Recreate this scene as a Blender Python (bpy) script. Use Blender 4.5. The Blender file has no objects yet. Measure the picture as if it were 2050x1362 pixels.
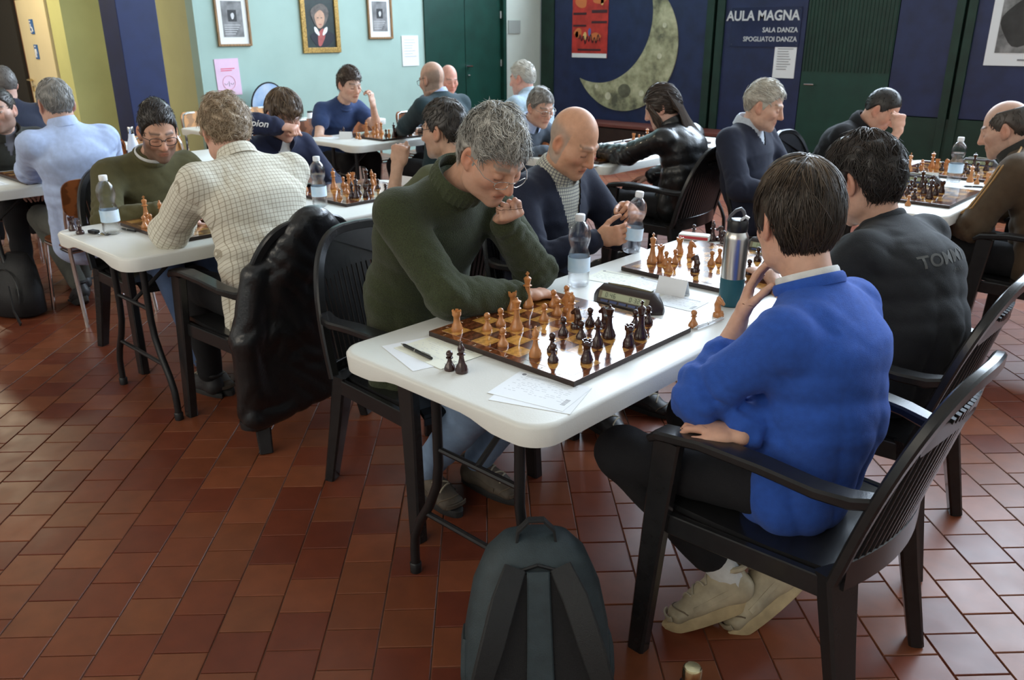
import bpy, bmesh, math, random
import numpy as np
from mathutils import Vector, Matrix
from mathutils.bvhtree import BVHTree
random.seed(7)
rng = np.random.default_rng(7)
scene = bpy.context.scene
COL = scene.collection
A = np.array
pi = math.pi

# ------------------------------------------------------------------ camera
HEAD, PITCH, ROLL = math.radians(43.237), math.radians(20.653), math.radians(-0.2)
cam = bpy.data.cameras.new('camera')
cam.sensor_width = 36.0
cam.lens = 1643.0 / 2050.0 * 36.0
cam.clip_start = 0.05
camo = bpy.data.objects.new('camera', cam)
COL.objects.link(camo)
_fw = A([-math.sin(HEAD), math.cos(HEAD), 0.0])
_rt = A([math.cos(HEAD), math.sin(HEAD), 0.0])
_F = _fw * math.cos(PITCH) + A([0, 0, -math.sin(PITCH)])
_U = np.cross(_rt, _F)
_R = _rt * math.cos(ROLL) + _U * math.sin(ROLL)
_U = -_rt * math.sin(ROLL) + _U * math.cos(ROLL)
_m = Matrix(((_R[0], _U[0], -_F[0], 0), (_R[1], _U[1], -_F[1], 0), (_R[2], _U[2], -_F[2], 1.56), (0, 0, 0, 1)))
camo.matrix_world = _m
cam.dof.use_dof = True
cam.dof.focus_distance = 2.35
cam.dof.aperture_fstop = 6.5
scene.camera = camo

# ------------------------------------------------------------------ world, light, exposure
vs = scene.view_settings
vs.view_transform = 'Standard'
vs.look = 'None'
vs.gamma = 1.0
vs.use_curve_mapping = False
vs.exposure = 0.18
world = bpy.data.worlds.new('world')
scene.world = world
world.use_nodes = True
wbg = world.node_tree.nodes['Background']
wbg.inputs['Color'].default_value = (0.72, 0.82, 1.0, 1)
wbg.inputs['Strength'].default_value = 0.30

def area_light(name, loc, size, target, power, color=(1, 1, 1)):
    d = bpy.data.lights.new(name, 'AREA')
    d.shape = 'RECTANGLE'
    d.size, d.size_y = size
    d.energy = power
    d.color = color
    o = bpy.data.objects.new(name, d)
    COL.objects.link(o)
    o.location = loc
    v = Vector(target)
    o.rotation_euler = v.to_track_quat('-Z', 'Y').to_euler()
    return o

# daylight entering the tall glazing above the painted panels, and the windows of the side behind the camera
WIN_Y = 9.38
for i in range(4):
    area_light('window_daylight', (-6.75 + 2.95 * i, WIN_Y, 4.42), (2.75, 3.4), (0, -1, -0.0), 405, (0.71, 0.845, 1.0))
for i in range(3):
    area_light('window_daylight', (-7.0 + 3.4 * i, -3.9, 3.3), (2.6, 2.4), (0, 1, -0.0), 56, (1.0, 0.89, 0.72))

# ------------------------------------------------------------------ materials
def _n(nt, t, **kw):
    n = nt.nodes.new(t)
    for k, v in kw.items():
        setattr(n, k, v)
    return n

MATS = {}
def mat(name, color=(.8, .8, .8), rough=.5, metal=0.0, vary=0.0, vscale=8.0, bump=0.0, bscale=60.0, coat=0.0,
        trans=0.0, ior=1.45, emit=None, estr=0.0, attr=False, spec=0.5, sheen=0.0, sss=0.0, color2=None, tex='noise', stretch=None, alpha=1.0):
    if name in MATS:
        return MATS[name]
    m = bpy.data.materials.new(name)
    m.use_nodes = True
    nt = m.node_tree
    b = nt.nodes['Principled BSDF']
    c4 = (*color, 1)
    b.inputs['Base Color'].default_value = c4
    b.inputs['Roughness'].default_value = rough
    b.inputs['Metallic'].default_value = metal
    b.inputs['Specular IOR Level'].default_value = spec
    b.inputs['Coat Weight'].default_value = coat
    b.inputs['Coat Roughness'].default_value = 0.08
    b.inputs['Transmission Weight'].default_value = trans
    b.inputs['IOR'].default_value = ior
    b.inputs['Sheen Weight'].default_value = sheen
    b.inputs['Alpha'].default_value = alpha
    if sss:
        b.inputs['Subsurface Weight'].default_value = sss
        b.inputs['Subsurface Radius'].default_value = (1.0, .35, .2)
        b.inputs['Subsurface Scale'].default_value = 0.008
    if emit:
        b.inputs['Emission Color'].default_value = (*emit, 1)
        b.inputs['Emission Strength'].default_value = estr
    L = nt.links.new
    tc = _n(nt, 'ShaderNodeTexCoord')
    vec = tc.outputs['Object']
    if stretch:
        mp = _n(nt, 'ShaderNodeMapping')
        mp.inputs['Scale'].default_value = stretch
        L(vec, mp.inputs['Vector'])
        vec = mp.outputs['Vector']
    base = None
    if attr:
        at = _n(nt, 'ShaderNodeAttribute', attribute_name='Col')
        base = at.outputs['Color']
    if vary > 0 or color2:
        if tex == 'wave':
            nz = _n(nt, 'ShaderNodeTexWave')
            nz.inputs['Distortion'].default_value = 5.0
            nz.inputs['Detail'].default_value = 3.0
            nz.inputs['Scale'].default_value = vscale
            fac = nz.outputs['Fac']
        else:
            nz = _n(nt, 'ShaderNodeTexNoise')
            nz.inputs['Scale'].default_value = vscale
            nz.inputs['Detail'].default_value = 4.0
            fac = nz.outputs['Fac']
        L(vec, nz.inputs['Vector'])
        mx = _n(nt, 'ShaderNodeMix', data_type='RGBA')
        rmp = _n(nt, 'ShaderNodeMapRange')
        rmp.inputs['From Min'].default_value = .3
        rmp.inputs['From Max'].default_value = .7
        L(fac, rmp.inputs['Value'])
        L(rmp.outputs['Result'], mx.inputs['Factor'])
        if base is not None:
            m2 = _n(nt, 'ShaderNodeMix', data_type='RGBA', blend_type='MULTIPLY')
            m2.inputs['Factor'].default_value = 1.0
            mx.inputs['A'].default_value = (1 - vary, 1 - vary, 1 - vary, 1)
            mx.inputs['B'].default_value = (1 + vary * .6, 1 + vary * .6, 1 + vary * .6, 1)
            L(base, m2.inputs['A'])
            L(mx.outputs['Result'], m2.inputs['B'])
            base = m2.outputs['Result']
        else:
            c2 = color2 if color2 else tuple(min(1, c * (1 + vary * .7)) for c in color)
            c1 = color if color2 else tuple(c * (1 - vary) for c in color)
            mx.inputs['A'].default_value = (*c1, 1)
            mx.inputs['B'].default_value = (*c2, 1)
            base = mx.outputs['Result']
    if base is not None:
        L(base, b.inputs['Base Color'])
    if bump > 0:
        nb = _n(nt, 'ShaderNodeTexNoise')
        nb.inputs['Scale'].default_value = bscale
        nb.inputs['Detail'].default_value = 3.0
        L(vec, nb.inputs['Vector'])
        bp = _n(nt, 'ShaderNodeBump')
        bp.inputs['Strength'].default_value = bump
        bp.inputs['Distance'].default_value = 0.004
        L(nb.outputs['Fac'], bp.inputs['Height'])
        L(bp.outputs['Normal'], b.inputs['Normal'])
    MATS[name] = m
    return m

def plaid(name, base, line1, line2, pitch=0.021, width=0.16):
    """woven check: two families of thin lines in the garment's own space"""
    if name in MATS:
        return MATS[name]
    m = mat(name, base, .85, bump=.25, bscale=500)
    nt = m.node_tree
    L = nt.links.new
    b = nt.nodes['Principled BSDF']
    tc = _n(nt, 'ShaderNodeTexCoord')
    sep = _n(nt, 'ShaderNodeSeparateXYZ')
    at = _n(nt, 'ShaderNodeAttribute', attribute_name='wv')
    L(at.outputs['Vector'], sep.inputs['Vector'])
    last = None
    col = None
    for ax, lc in (('X', line1), ('Z', line2)):
        mul = _n(nt, 'ShaderNodeMath', operation='MULTIPLY'); mul.inputs[1].default_value = 1.0 / pitch
        L(sep.outputs[ax], mul.inputs[0])
        fr = _n(nt, 'ShaderNodeMath', operation='FRACT'); L(mul.outputs[0], fr.inputs[0])
        ls = _n(nt, 'ShaderNodeMath', operation='LESS_THAN'); ls.inputs[1].default_value = width
        L(fr.outputs[0], ls.inputs[0])
        sc = _n(nt, 'ShaderNodeMath', operation='MULTIPLY'); sc.inputs[1].default_value = .75
        L(ls.outputs[0], sc.inputs[0])
        mx = _n(nt, 'ShaderNodeMix', data_type='RGBA')
        L(sc.outputs[0], mx.inputs['Factor'])
        if col is None:
            mx.inputs['A'].default_value = (*base, 1)
        else:
            L(col, mx.inputs['A'])
        mx.inputs['B'].default_value = (*lc, 1)
        col = mx.outputs['Result']
    L(col, b.inputs['Base Color'])
    return m

def setattr3(me, name, arr):
    a = me.attributes.new(name, 'FLOAT_VECTOR', 'POINT')
    a.data.foreach_set('vector', np.asarray(arr, np.float32).ravel())

def setcol(me, arr):
    arr = np.asarray(arr, np.float32)
    if arr.shape[1] == 3:
        arr = np.concatenate([arr, np.ones((len(arr), 1), np.float32)], 1)
    a = me.color_attributes.new('Col', 'FLOAT_COLOR', 'POINT')
    a.data.foreach_set('color', arr.ravel())

# ------------------------------------------------------------------ object helpers
def tag(o, label=None, cat=None, group=None, kind=None):
    if label: o['label'] = label
    if cat: o['category'] = cat
    if group: o['group'] = group
    if kind: o['kind'] = kind
    return o

def link(o, parent=None):
    COL.objects.link(o)
    if parent is not None:
        o.parent = parent
    return o

def thing(name, label, cat, loc=(0, 0, 0), rz=0.0, group=None):
    o = bpy.data.objects.new(name, None)
    o.empty_display_size = .05
    link(o)
    o.location = loc
    o.rotation_euler = (0, 0, rz)
    return tag(o, label, cat, group)

def dup(o, parent=None):
    c = o.copy()
    COL.objects.link(c)
    if parent is not None:
        c.parent = parent
        c.matrix_parent_inverse = o.matrix_parent_inverse.copy()
    for ch in o.children:
        dup(ch, c)
    return c

def mesh_np(name, V, F, material=None, parent=None, smooth=True, loc=None):
    """V (n,3), F list/array of quads or tris (one width)"""
    V = np.asarray(V, np.float32)
    F = np.asarray(F, np.int32)
    me = bpy.data.meshes.new(name)
    me.vertices.add(len(V))
    me.vertices.foreach_set('co', V.ravel())
    k = F.shape[1]
    me.loops.add(F.size)
    me.loops.foreach_set('vertex_index', F.ravel())
    me.polygons.add(len(F))
    me.polygons.foreach_set('loop_start', np.arange(0, F.size, k, dtype=np.int32))
    me.polygons.foreach_set('loop_total', np.full(len(F), k, np.int32))
    if smooth:
        me.polygons.foreach_set('use_smooth', np.ones(len(F), bool))
    me.update(calc_edges=True)
    me.validate()
    o = bpy.data.objects.new(name, me)
    if material: me.materials.append(material)
    link(o, parent)
    if loc is not None: o.location = loc
    return o

class MB:
    """collects pieces of ONE part"""
    def __init__(s):
        s.v = []; s.f = []; s.mi = []; s.cur = 0
    def add(s, vs_, fs_):
        n = len(s.v)
        s.v.extend([tuple(float(c) for c in p) for p in vs_])
        s.f.extend([tuple(int(i) + n for i in f) for f in fs_])
        s.mi.extend([s.cur] * len(fs_))
        return s
    def box(s, c, size, rot=None):
        hx, hy, hz = size[0] / 2, size[1] / 2, size[2] / 2
        P = [(-hx, -hy, -hz), (hx, -hy, -hz), (hx, hy, -hz), (-hx, hy, -hz), (-hx, -hy, hz), (hx, -hy, hz), (hx, hy, hz), (-hx, hy, hz)]
        if rot is not None:
            P = [tuple(rot @ Vector(p)) for p in P]
        P = [(p[0] + c[0], p[1] + c[1], p[2] + c[2]) for p in P]
        return s.add(P, [(3, 2, 1, 0), (4, 5, 6, 7), (0, 1, 5, 4), (1, 2, 6, 5), (2, 3, 7, 6), (3, 0, 4, 7)])
    def loft(s, rings, caps=True, closed=True):
        n = len(rings[0])
        P = [p for r in rings for p in r]
        Fc = []
        for i in range(len(rings) - 1):
            for j in range(n if closed else n - 1):
                a = i * n + j; b = i * n + (j + 1) % n
                Fc.append((a, b, b + n, a + n))
        if caps:
            Fc.append(tuple(range(n - 1, -1, -1)))
            k = (len(rings) - 1) * n
            Fc.append(tuple(range(k, k + n)))
        return s.add(P, Fc)
    def tube(s, path, r, n=8, caps=True):
        path = [Vector(p) for p in path]
        rs = r if isinstance(r, (list, tuple)) else [r] * len(path)
        rings = []
        up = None
        for i, p in enumerate(path):
            d = (path[min(i + 1, len(path) - 1)] - path[max(i - 1, 0)]).normalized()
            if up is None:
                up = Vector((0, 0, 1)) if abs(d.z) < .9 else Vector((1, 0, 0))
            a = d.cross(up).normalized(); up = a.cross(d).normalized()
            rings.append([p + (a * math.cos(2 * pi * k / n) + up * math.sin(2 * pi * k / n)) * rs[i] for k in range(n)])
        return s.loft(rings, caps)
    def bar(s, path, w, h, right=None, rnd=.25):
        """rectangular section swept along path; w along 'right', h across; sizes may vary per node"""
        path = [Vector(p) for p in path]
        k = len(path)
        ws = w if isinstance(w, (list, tuple)) else [w] * k
        hs = h if isinstance(h, (list, tuple)) else [h] * k
        rings = []
        for i, p in enumerate(path):
            d = (path[min(i + 1, k - 1)] - path[max(i - 1, 0)]).normalized()
            r0 = Vector(right) if right is not None else Vector((0, 0, 1)).cross(d)
            a = (r0 - d * r0.dot(d)).normalized()
            b = d.cross(a).normalized()
            W, H = ws[i] / 2, hs[i] / 2
            c = min(W, H) * rnd
            ring = [(W, H - c), (W - c, H), (-W + c, H), (-W, H - c), (-W, -H + c), (-W + c, -H), (W - c, -H), (W, -H + c)]
            rings.append([p + a * x + b * y for x, y in ring])
        return s.loft(rings)
    def lathe(s, prof, n=20, c=(0, 0, 0), caps=True):
        rings = [[(c[0] + r * math.cos(2 * pi * k / n), c[1] + r * math.sin(2 * pi * k / n), c[2] + z) for k in range(n)] for r, z in prof]
        return s.loft(rings, caps)
    def poly(s, pts, z0, z1):
        """vertical prism over a 2D outline"""
        n = len(pts)
        return s.loft([[(x, y, z0) for x, y in pts], [(x, y, z1) for x, y in pts]])
    def build(s, name, material=None, parent=None, smooth=False, bevel=0.0, mats=None, auto=None):
        me = bpy.data.meshes.new(name)
        me.from_pydata(s.v, [], s.f)
        if mats:
            for m in mats: me.materials.append(m)
            me.polygons.foreach_set('material_index', s.mi)
        elif material:
            me.materials.append(material)
        if bevel or True:
            bm = bmesh.new(); bm.from_mesh(me)
            if bevel:
                bmesh.ops.bevel(bm, geom=[e for e in bm.edges if len(e.link_faces) == 2 and e.calc_face_angle(0) > .6], offset=bevel, segments=2, affect='EDGES', profile=.6)
            bmesh.ops.recalc_face_normals(bm, faces=bm.faces)
            if smooth:
                for f in bm.faces: f.smooth = True
                ang = auto or .7
                for e in bm.edges:
                    if len(e.link_faces) == 2 and e.calc_face_angle(0) > ang: e.smooth = False
            bm.to_mesh(me); bm.free()
        o = bpy.data.objects.new(name, me)
        return link(o, parent)

def quick(name, material, parent, fn, **kw):
    m = MB(); fn(m)
    return m.build(name, material, parent, **kw)

# ------------------------------------------------------------------ signed-distance modelling (continuous bodies and cloth)
def nrm(v):
    v = np.asarray(v, float)
    return v / (np.linalg.norm(v) + 1e-12)

class Sdf:
    def __init__(s):
        s.p = []
    def cap(s, a, b, r0, r1=None, k=.012, sub=False):
        r1 = r0 if r1 is None else r1
        s.p.append(('e', A(a, float), A(b, float), (r0, r0), (r1, r1), None, k, sub)); return s
    def ecap(s, a, b, r0, r1, right, k=.02, sub=False):
        s.p.append(('e', A(a, float), A(b, float), r0, r1, A(right, float), k, sub)); return s
    def ell(s, c, r, M=None, k=.012, sub=False):
        M = np.eye(3) if M is None else M
        s.p.append(('l', A(c, float), A(r, float), M, k, sub)); return s
    def bounds(s):
        lo = A([1e9] * 3); hi = -lo
        for q in s.p:
            if q[-1]: continue
            if q[0] == 'e':
                m = max(*q[3], *q[4])
                lo = np.minimum(lo, np.minimum(q[1], q[2]) - m); hi = np.maximum(hi, np.maximum(q[1], q[2]) + m)
            else:
                m = max(q[2]); lo = np.minimum(lo, q[1] - m); hi = np.maximum(hi, q[1] + m)
        return lo, hi
    def raster(s, h, lo=None, hi=None):
        l0, h0 = s.bounds()
        lo = l0 - 3 * h if lo is None else np.maximum(A(lo), l0 - 3 * h)
        hi = h0 + 3 * h if hi is None else np.minimum(A(hi), h0 + 3 * h)
        n = np.maximum(2, np.ceil((hi - lo) / h).astype(int) + 1)
        ax = [(lo[i] + h * np.arange(n[i])).astype(np.float32) for i in range(3)]
        D = np.full(n, .5, np.float32)
        for q in s.p:
            k = q[-2]
            if q[0] == 'e':
                m = max(*q[3], *q[4]) + k + 2.5 * h
                blo, bhi = np.minimum(q[1], q[2]) - m, np.maximum(q[1], q[2]) + m
            else:
                m = max(q[2]) + k + 2.5 * h
                blo, bhi = q[1] - m, q[1] + m
            i0 = np.clip(np.floor((blo - lo) / h).astype(int), 0, n); i1 = np.clip(np.ceil((bhi - lo) / h).astype(int) + 1, 0, n)
            if np.any(i1 <= i0): continue
            sl = tuple(slice(a, b) for a, b in zip(i0, i1))
            X = ax[0][sl[0]][:, None, None]; Y = ax[1][sl[1]][None, :, None]; Zz = ax[2][sl[2]][None, None, :]
            if q[0] == 'e':
                a, b = q[1], q[2]
                ab = b - a; Ln = np.linalg.norm(ab) + 1e-9; u = ab / Ln
                px, py, pz = X - np.float32(a[0]), Y - np.float32(a[1]), Zz - np.float32(a[2])
                sd = px * u[0] + py * u[1] + pz * u[2]
                t = np.clip(sd / Ln, 0, 1)
                if q[5] is None:
                    w2 = px * px + py * py + pz * pz
                    rad2 = np.maximum(w2 - sd * sd, 0) + (sd - t * Ln) ** 2
                    d = np.sqrt(rad2) - (q[3][0] + (q[4][0] - q[3][0]) * t)
                else:
                    r = q[5] - u * np.dot(q[5], u); r = nrm(r); v = np.cross(u, r)
                    c1 = px * r[0] + py * r[1] + pz * r[2]; c2 = px * v[0] + py * v[1] + pz * v[2]
                    Aa = q[3][0] + (q[4][0] - q[3][0]) * t; Bb = q[3][1] + (q[4][1] - q[3][1]) * t
                    mn = np.minimum(Aa, Bb)
                    d = (np.sqrt((c1 / Aa) ** 2 + (c2 / Bb) ** 2 + ((sd - t * Ln) / mn) ** 2) - 1) * mn
            else:
                c, r, M = q[1], q[2], q[3]
                px, py, pz = X - np.float32(c[0]), Y - np.float32(c[1]), Zz - np.float32(c[2])
                acc = 0
                for j in range(3):
                    acc = acc + ((px * M[0, j] + py * M[1, j] + pz * M[2, j]) / r[j]) ** 2
                d = (np.sqrt(acc) - 1) * min(r)
            O = D[sl]
            if q[-1]:
                d = -d
                hh = np.clip(.5 - .5 * (O - d) / k, 0, 1)
                D[sl] = O * (1 - hh) + d * hh + k * hh * (1 - hh)
            else:
                hh = np.clip(.5 + .5 * (O - d) / k, 0, 1)
                D[sl] = O * (1 - hh) + d * hh - k * hh * (1 - hh)
        return D, lo, h

def surfnet(D, lo, h):
    S = D < 0
    n = np.array(D.shape)
    c = S[:-1, :-1, :-1].astype(np.int8)
    for dx in (0, 1):
        for dy in (0, 1):
            for dz in (0, 1):
                if dx + dy + dz:
                    c = c + S[dx:n[0] - 1 + dx, dy:n[1] - 1 + dy, dz:n[2] - 1 + dz]
    act = np.argwhere((c > 0) & (c < 8))
    if len(act) == 0:
        return np.zeros((0, 3)), np.zeros((0, 4), int)
    offs = np.array([(x, y, z) for x in (0, 1) for y in (0, 1) for z in (0, 1)])
    val = np.stack([D[act[:, 0] + o[0], act[:, 1] + o[1], act[:, 2] + o[2]] for o in offs], 1)
    acc = np.zeros((len(act), 3)); cnt = np.zeros(len(act))
    for i in range(8):
        for j in range(i + 1, 8):
            if np.abs(offs[i] - offs[j]).sum() != 1: continue
            m = (val[:, i] < 0) != (val[:, j] < 0)
            t = val[:, i] / (val[:, i] - val[:, j] + 1e-12)
            t = np.where(m, t, 0)
            acc += np.where(m[:, None], offs[i] + (offs[j] - offs[i]) * t[:, None], 0); cnt += m
    V = lo + h * (act + acc / cnt[:, None])
    idx = np.full(tuple(n - 1), -1, np.int32)
    idx[act[:, 0], act[:, 1], act[:, 2]] = np.arange(len(act))
    Q = []
    for ax in range(3):
        o = [0, 0, 0]; o[ax] = 1
        s0 = S[:n[0] - o[0], :n[1] - o[1], :n[2] - o[2]]; s1 = S[o[0]:, o[1]:, o[2]:]
        e = np.argwhere(s0 != s1)
        b, c2 = [(1, 2), (2, 0), (0, 1)][ax]
        ok = (e[:, b] > 0) & (e[:, c2] > 0) & (e[:, b] < n[b] - 1) & (e[:, c2] < n[c2] - 1)
        e = e[ok]
        q = []
        for db, dc in ((-1, -1), (0, -1), (0, 0), (-1, 0)):
            p = e.copy(); p[:, b] += db; p[:, c2] += dc
            q.append(idx[p[:, 0], p[:, 1], p[:, 2]])
        q = np.stack(q, 1)
        fl = ~s0[e[:, 0], e[:, 1], e[:, 2]]
        q[fl] = q[fl][:, ::-1]
        Q.append(q)
    return V, np.concatenate(Q)

def folds(P, f, seed, amp):
    """soft-edged drag lines: two families of elongated ridges, each fading in and out"""
    x, y, z = P[:, 0], P[:, 1], P[:, 2]
    out = 0
    for k, (d1, d2) in enumerate((((.75, .25, .62), (.2, .9, -.35)), ((-.35, .72, .60), (.85, .3, .3)))):
        u = x * d1[0] + y * d1[1] + z * d1[2]; v = x * d2[0] + y * d2[1] + z * d2[2]
        ph = f * u + 2.0 * np.sin(.33 * f * v + seed * (1 + k)) + seed * 3 * (k + 1)
        r = 1 - 2 * np.abs(np.sin(ph * .5)) ** .8
        m = np.clip(.15 + .9 * np.sin(.28 * f * v + .21 * f * u + 1.7 * seed + 2 * k), 0, 1)
        out = out + r * m
    return amp * out

def sdf_mesh(S, h, lo=None, hi=None, fold=None, hot=None, extra=None):
    D, l, h = S.raster(h, lo, hi)
    if fold:
        m = np.argwhere(np.abs(D) < 3.0 * h)
        P = l + h * m
        dv = 0
        for f, seed, amp in fold:
            dv = dv + folds(P, f, seed, amp)
        if hot:
            w = np.full(len(P), .16)
            for c, rr, g in hot:
                w = w + g * np.exp(-(((P - c) ** 2).sum(1)) / rr ** 2)
            dv = dv * np.clip(w, 0, 1.7)
        if extra is not None:
            dv = dv + extra(P)
        D[m[:, 0], m[:, 1], m[:, 2]] += dv.astype(np.float32)
    return surfnet(D, l, h)
# ------------------------------------------------------------------ room shell
MINT = mat('mint_plaster', (.37, .515, .46), .75, vary=.05, vscale=3, bump=.05, bscale=120)
PALE = mat('pale_plaster', (.55, .60, .53), .75, vary=.05, vscale=3)
OLIVE = mat('olive_plaster', (.50, .50, .28), .75, vary=.08, vscale=2)
YELLOW = mat('yellow_green_plaster', (.62, .62, .26), .75, vary=.08, vscale=2)
NAVY = mat('navy_paint', (.015, .024, .080), .45, vary=.25, vscale=6, bump=.06, bscale=90)
COLBLUE = mat('blue_paint', (.010, .020, .085), .5, vary=.2, vscale=5, bump=.12, bscale=160)
DKGREEN = mat('dark_green_paint', (.006, .045, .032), .42, vary=.2, vscale=5)
PINEG = mat('pine_green_paint', (.007, .030, .020), .5, vary=.3, vscale=5)
CREAM = mat('cream_paint', (.84, .72, .45), .5, vary=.06, vscale=2)
WHITEWALL = mat('white_plaster', (.62, .60, .55), .8, vary=.05, vscale=2)
DARKIN = mat('opening_shade_paint', (.02, .017, .014), .7)
BENCHT = mat('bench_red_wood', (.16, .045, .035), .4, vary=.2, vscale=4)
DARKWOOD = mat('dark_brown_wood', (.035, .016, .012), .45, vary=.3, vscale=6)
STEELM = mat('brushed_steel', (.62, .60, .57), .28, metal=1.0)
CHROME = mat('chrome', (.78, .78, .77), .12, metal=1.0)
WINFR = mat('window_frame_white', (.7, .7, .7), .4)

def wall(name, lo, hi, m, kind='structure'):
    o = quick(name, m, None, lambda b: b.box([(lo[i] + hi[i]) / 2 for i in range(3)], [hi[i] - lo[i] for i in range(3)]))
    return tag(o, kind=kind)

def struct(o): return tag(o, kind='structure')

MX, MY = -8.3, 9.45
# floor base with recessed joints, then tiles laid diagonally in running bond
GROUT = mat('floor_grout', (.16, .075, .045), .75, vary=.3, vscale=12)
floor = quick('floor', GROUT, None, lambda b: b.box((-4, 2.7, -.054), (18, 14.5, .1)))
struct(floor)
def tile_material(name, use_attr):
    m = bpy.data.materials.new(name); m.use_nodes = True
    nt = m.node_tree; L = nt.links.new; b = nt.nodes['Principled BSDF']
    if use_attr:
        at = _n(nt, 'ShaderNodeAttribute', attribute_name='Col'); sep = _n(nt, 'ShaderNodeSeparateColor'); L(at.outputs['Color'], sep.inputs['Color']); fac = sep.outputs['Red']
    else:
        oi = _n(nt, 'ShaderNodeObjectInfo'); fac = oi.outputs['Random']
    rp = _n(nt, 'ShaderNodeValToRGB')
    el = rp.color_ramp.elements
    el[0].position = 0; el[0].color = (.125, .028, .013, 1)
    el[1].position = 1; el[1].color = (.215, .062, .026, 1)
    e = el.new(.35); e.color = (.160, .038, .016, 1)
    e = el.new(.7); e.color = (.170, .052, .021, 1)
    L(fac, rp.inputs['Fac'])
    ge = _n(nt, 'ShaderNodeNewGeometry')
    nz = _n(nt, 'ShaderNodeTexNoise'); nz.inputs['Scale'].default_value = 14; nz.inputs['Detail'].default_value = 6
    L(ge.outputs['Position'], nz.inputs['Vector'])
    mr = _n(nt, 'ShaderNodeMapRange'); mr.inputs['To Min'].default_value = .72; mr.inputs['To Max'].default_value = 1.28
    L(nz.outputs['Fac'], mr.inputs['Value'])
    mx = _n(nt, 'ShaderNodeMix', data_type='RGBA', blend_type='MULTIPLY'); mx.inputs['Factor'].default_value = 1
    cb = _n(nt, 'ShaderNodeCombineColor')
    for k in ('Red', 'Green', 'Blue'): L(mr.outputs['Result'], cb.inputs[k])
    L(rp.outputs['Color'], mx.inputs['A']); L(cb.outputs['Color'], mx.inputs['B'])
    L(mx.outputs['Result'], b.inputs['Base Color'])
    n2 = _n(nt, 'ShaderNodeTexNoise'); n2.inputs['Scale'].default_value = 9; n2.inputs['Detail'].default_value = 3
    L(ge.outputs['Position'], n2.inputs['Vector'])
    m2 = _n(nt, 'ShaderNodeMapRange'); m2.inputs['To Min'].default_value = .26; m2.inputs['To Max'].default_value = .46
    L(n2.outputs['Fac'], m2.inputs['Value']); L(m2.outputs['Result'], b.inputs['Roughness'])
    bp = _n(nt, 'ShaderNodeBump'); bp.inputs['Strength'].default_value = .10; bp.inputs['Distance'].default_value = .004
    L(nz.outputs['Fac'], bp.inputs['Height']); L(bp.outputs['Normal'], b.inputs['Normal'])
    b.inputs['Specular IOR Level'].default_value = .36
    return m
TILE_O = tile_material('terracotta_tile', False)
TILE_S = tile_material('terracotta_tiles', True)
TW, TL, GAP = .150, .155, .0035
ta = A([-1, 1]) / math.sqrt(2); tb = A([1, 1]) / math.sqrt(2)
def tile_rings(cx, cy, dz=0.0):
    out = []
    for ins, z in ((0, -.006), (0, -.0016), (.0022, 0.0)):
        w, l = TW / 2 - GAP / 2 - ins, TL / 2 - GAP / 2 - ins
        out.append([(cx + tb[0] * x + ta[0] * y, cy + tb[1] * x + ta[1] * y, z + dz) for x, y in ((-w, -l), (w, -l), (w, l), (-w, l))])
    return out
cells = []
for i in range(-70, 70):
    for j in range(-75, 75):
        u = i * TW + .02; v = (j + (.5 if i % 2 else 0)) * TL + .03
        c = A([-3.5, 2.5]) + tb * u + ta * v
        if -9.4 < c[0] < 2.5 and .0 < c[1] < 9.4:
            P = A([c[0], c[1], -1.56]); d = P @ _F
            if d < .2: continue
            x = 1025 + 1643 * (P @ _R) / d; y = 681 - 1643 * (P @ _U) / d
            cells.append((d, c[0], c[1], -20 < x < 2070 and y < 1400))
cells.sort()
proto_tile = None
tmb = MB(); tcol = []
ntile = 0
for d, cx, cy, vis in cells:
    if vis and ntile < 300:
        ntile += 1
        if proto_tile is None:
            m = MB(); m.loft(tile_rings(0, 0), caps=False); m.f.append((8, 9, 10, 11)); m.mi.append(0)
            proto_tile = m.build('tile', TILE_O, floor); o = proto_tile
        else:
            o = proto_tile.copy(); COL.objects.link(o); o.parent = floor
        o.location = (cx, cy, random.uniform(-.0006, .0004))
    else:
        n0 = len(tmb.v)
        rg = tile_rings(cx, cy, random.uniform(-.0006, .0004))[1:]
        tmb.loft(rg, caps=False); tmb.f.append((n0 + 4, n0 + 5, n0 + 6, n0 + 7)); tmb.mi.append(0)
        tcol += [random.random()] * 8
to = tmb.build('tile_field', TILE_S, floor)
setcol(to.data, np.stack([A(tcol)] * 3, 1))
tag(to, kind='stuff')

wall('ceiling', (-12, -4.3, 6.45), (4.2, 9.7, 6.6), WHITEWALL)
wall('wall_right', (4.0, -4.3, -.05), (4.2, 9.7, 6.45), WHITEWALL)
wall('wall_front', (-12, -4.4, -.05), (4.2, -4.2, 6.45), WHITEWALL)
wall('wall_left', (MX - .15, 4.23, -.05), (MX, 7.24, 6.45), MINT)
wall('wall_left_end', (MX - .15, 8.72, -.05), (MX, MY, 6.45), PALE)
wall('wall_left_over_door', (MX - .15, 7.24, 2.25), (MX, 8.72, 6.45), MINT)
wall('wall_return', (-9.5, 4.23, -.05), (MX - .15, 4.38, 6.45), OLIVE)
wall('wall_yellow', (-9.66, 3.42, -.05), (-9.5, 4.38, 6.45), YELLOW)
wall('wall_door_side', (-9.86, 3.425, -.05), (-9.66, 3.57, 6.45), YELLOW)
wall('wall_over_cream_door', (-10.95, 3.42, 1.93), (-9.86, 3.57, 6.45), YELLOW)
wall('wall_corridor', (-12, 3.42, -.05), (-10.95, 3.57, 6.45), DARKIN)  # solid slab; the dim corridor's darkness is put into its near-black colour
wall('wall_far_left', (-12.15, -4.3, -.05), (-12.0, 3.57, 6.45), WHITEWALL)
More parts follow.
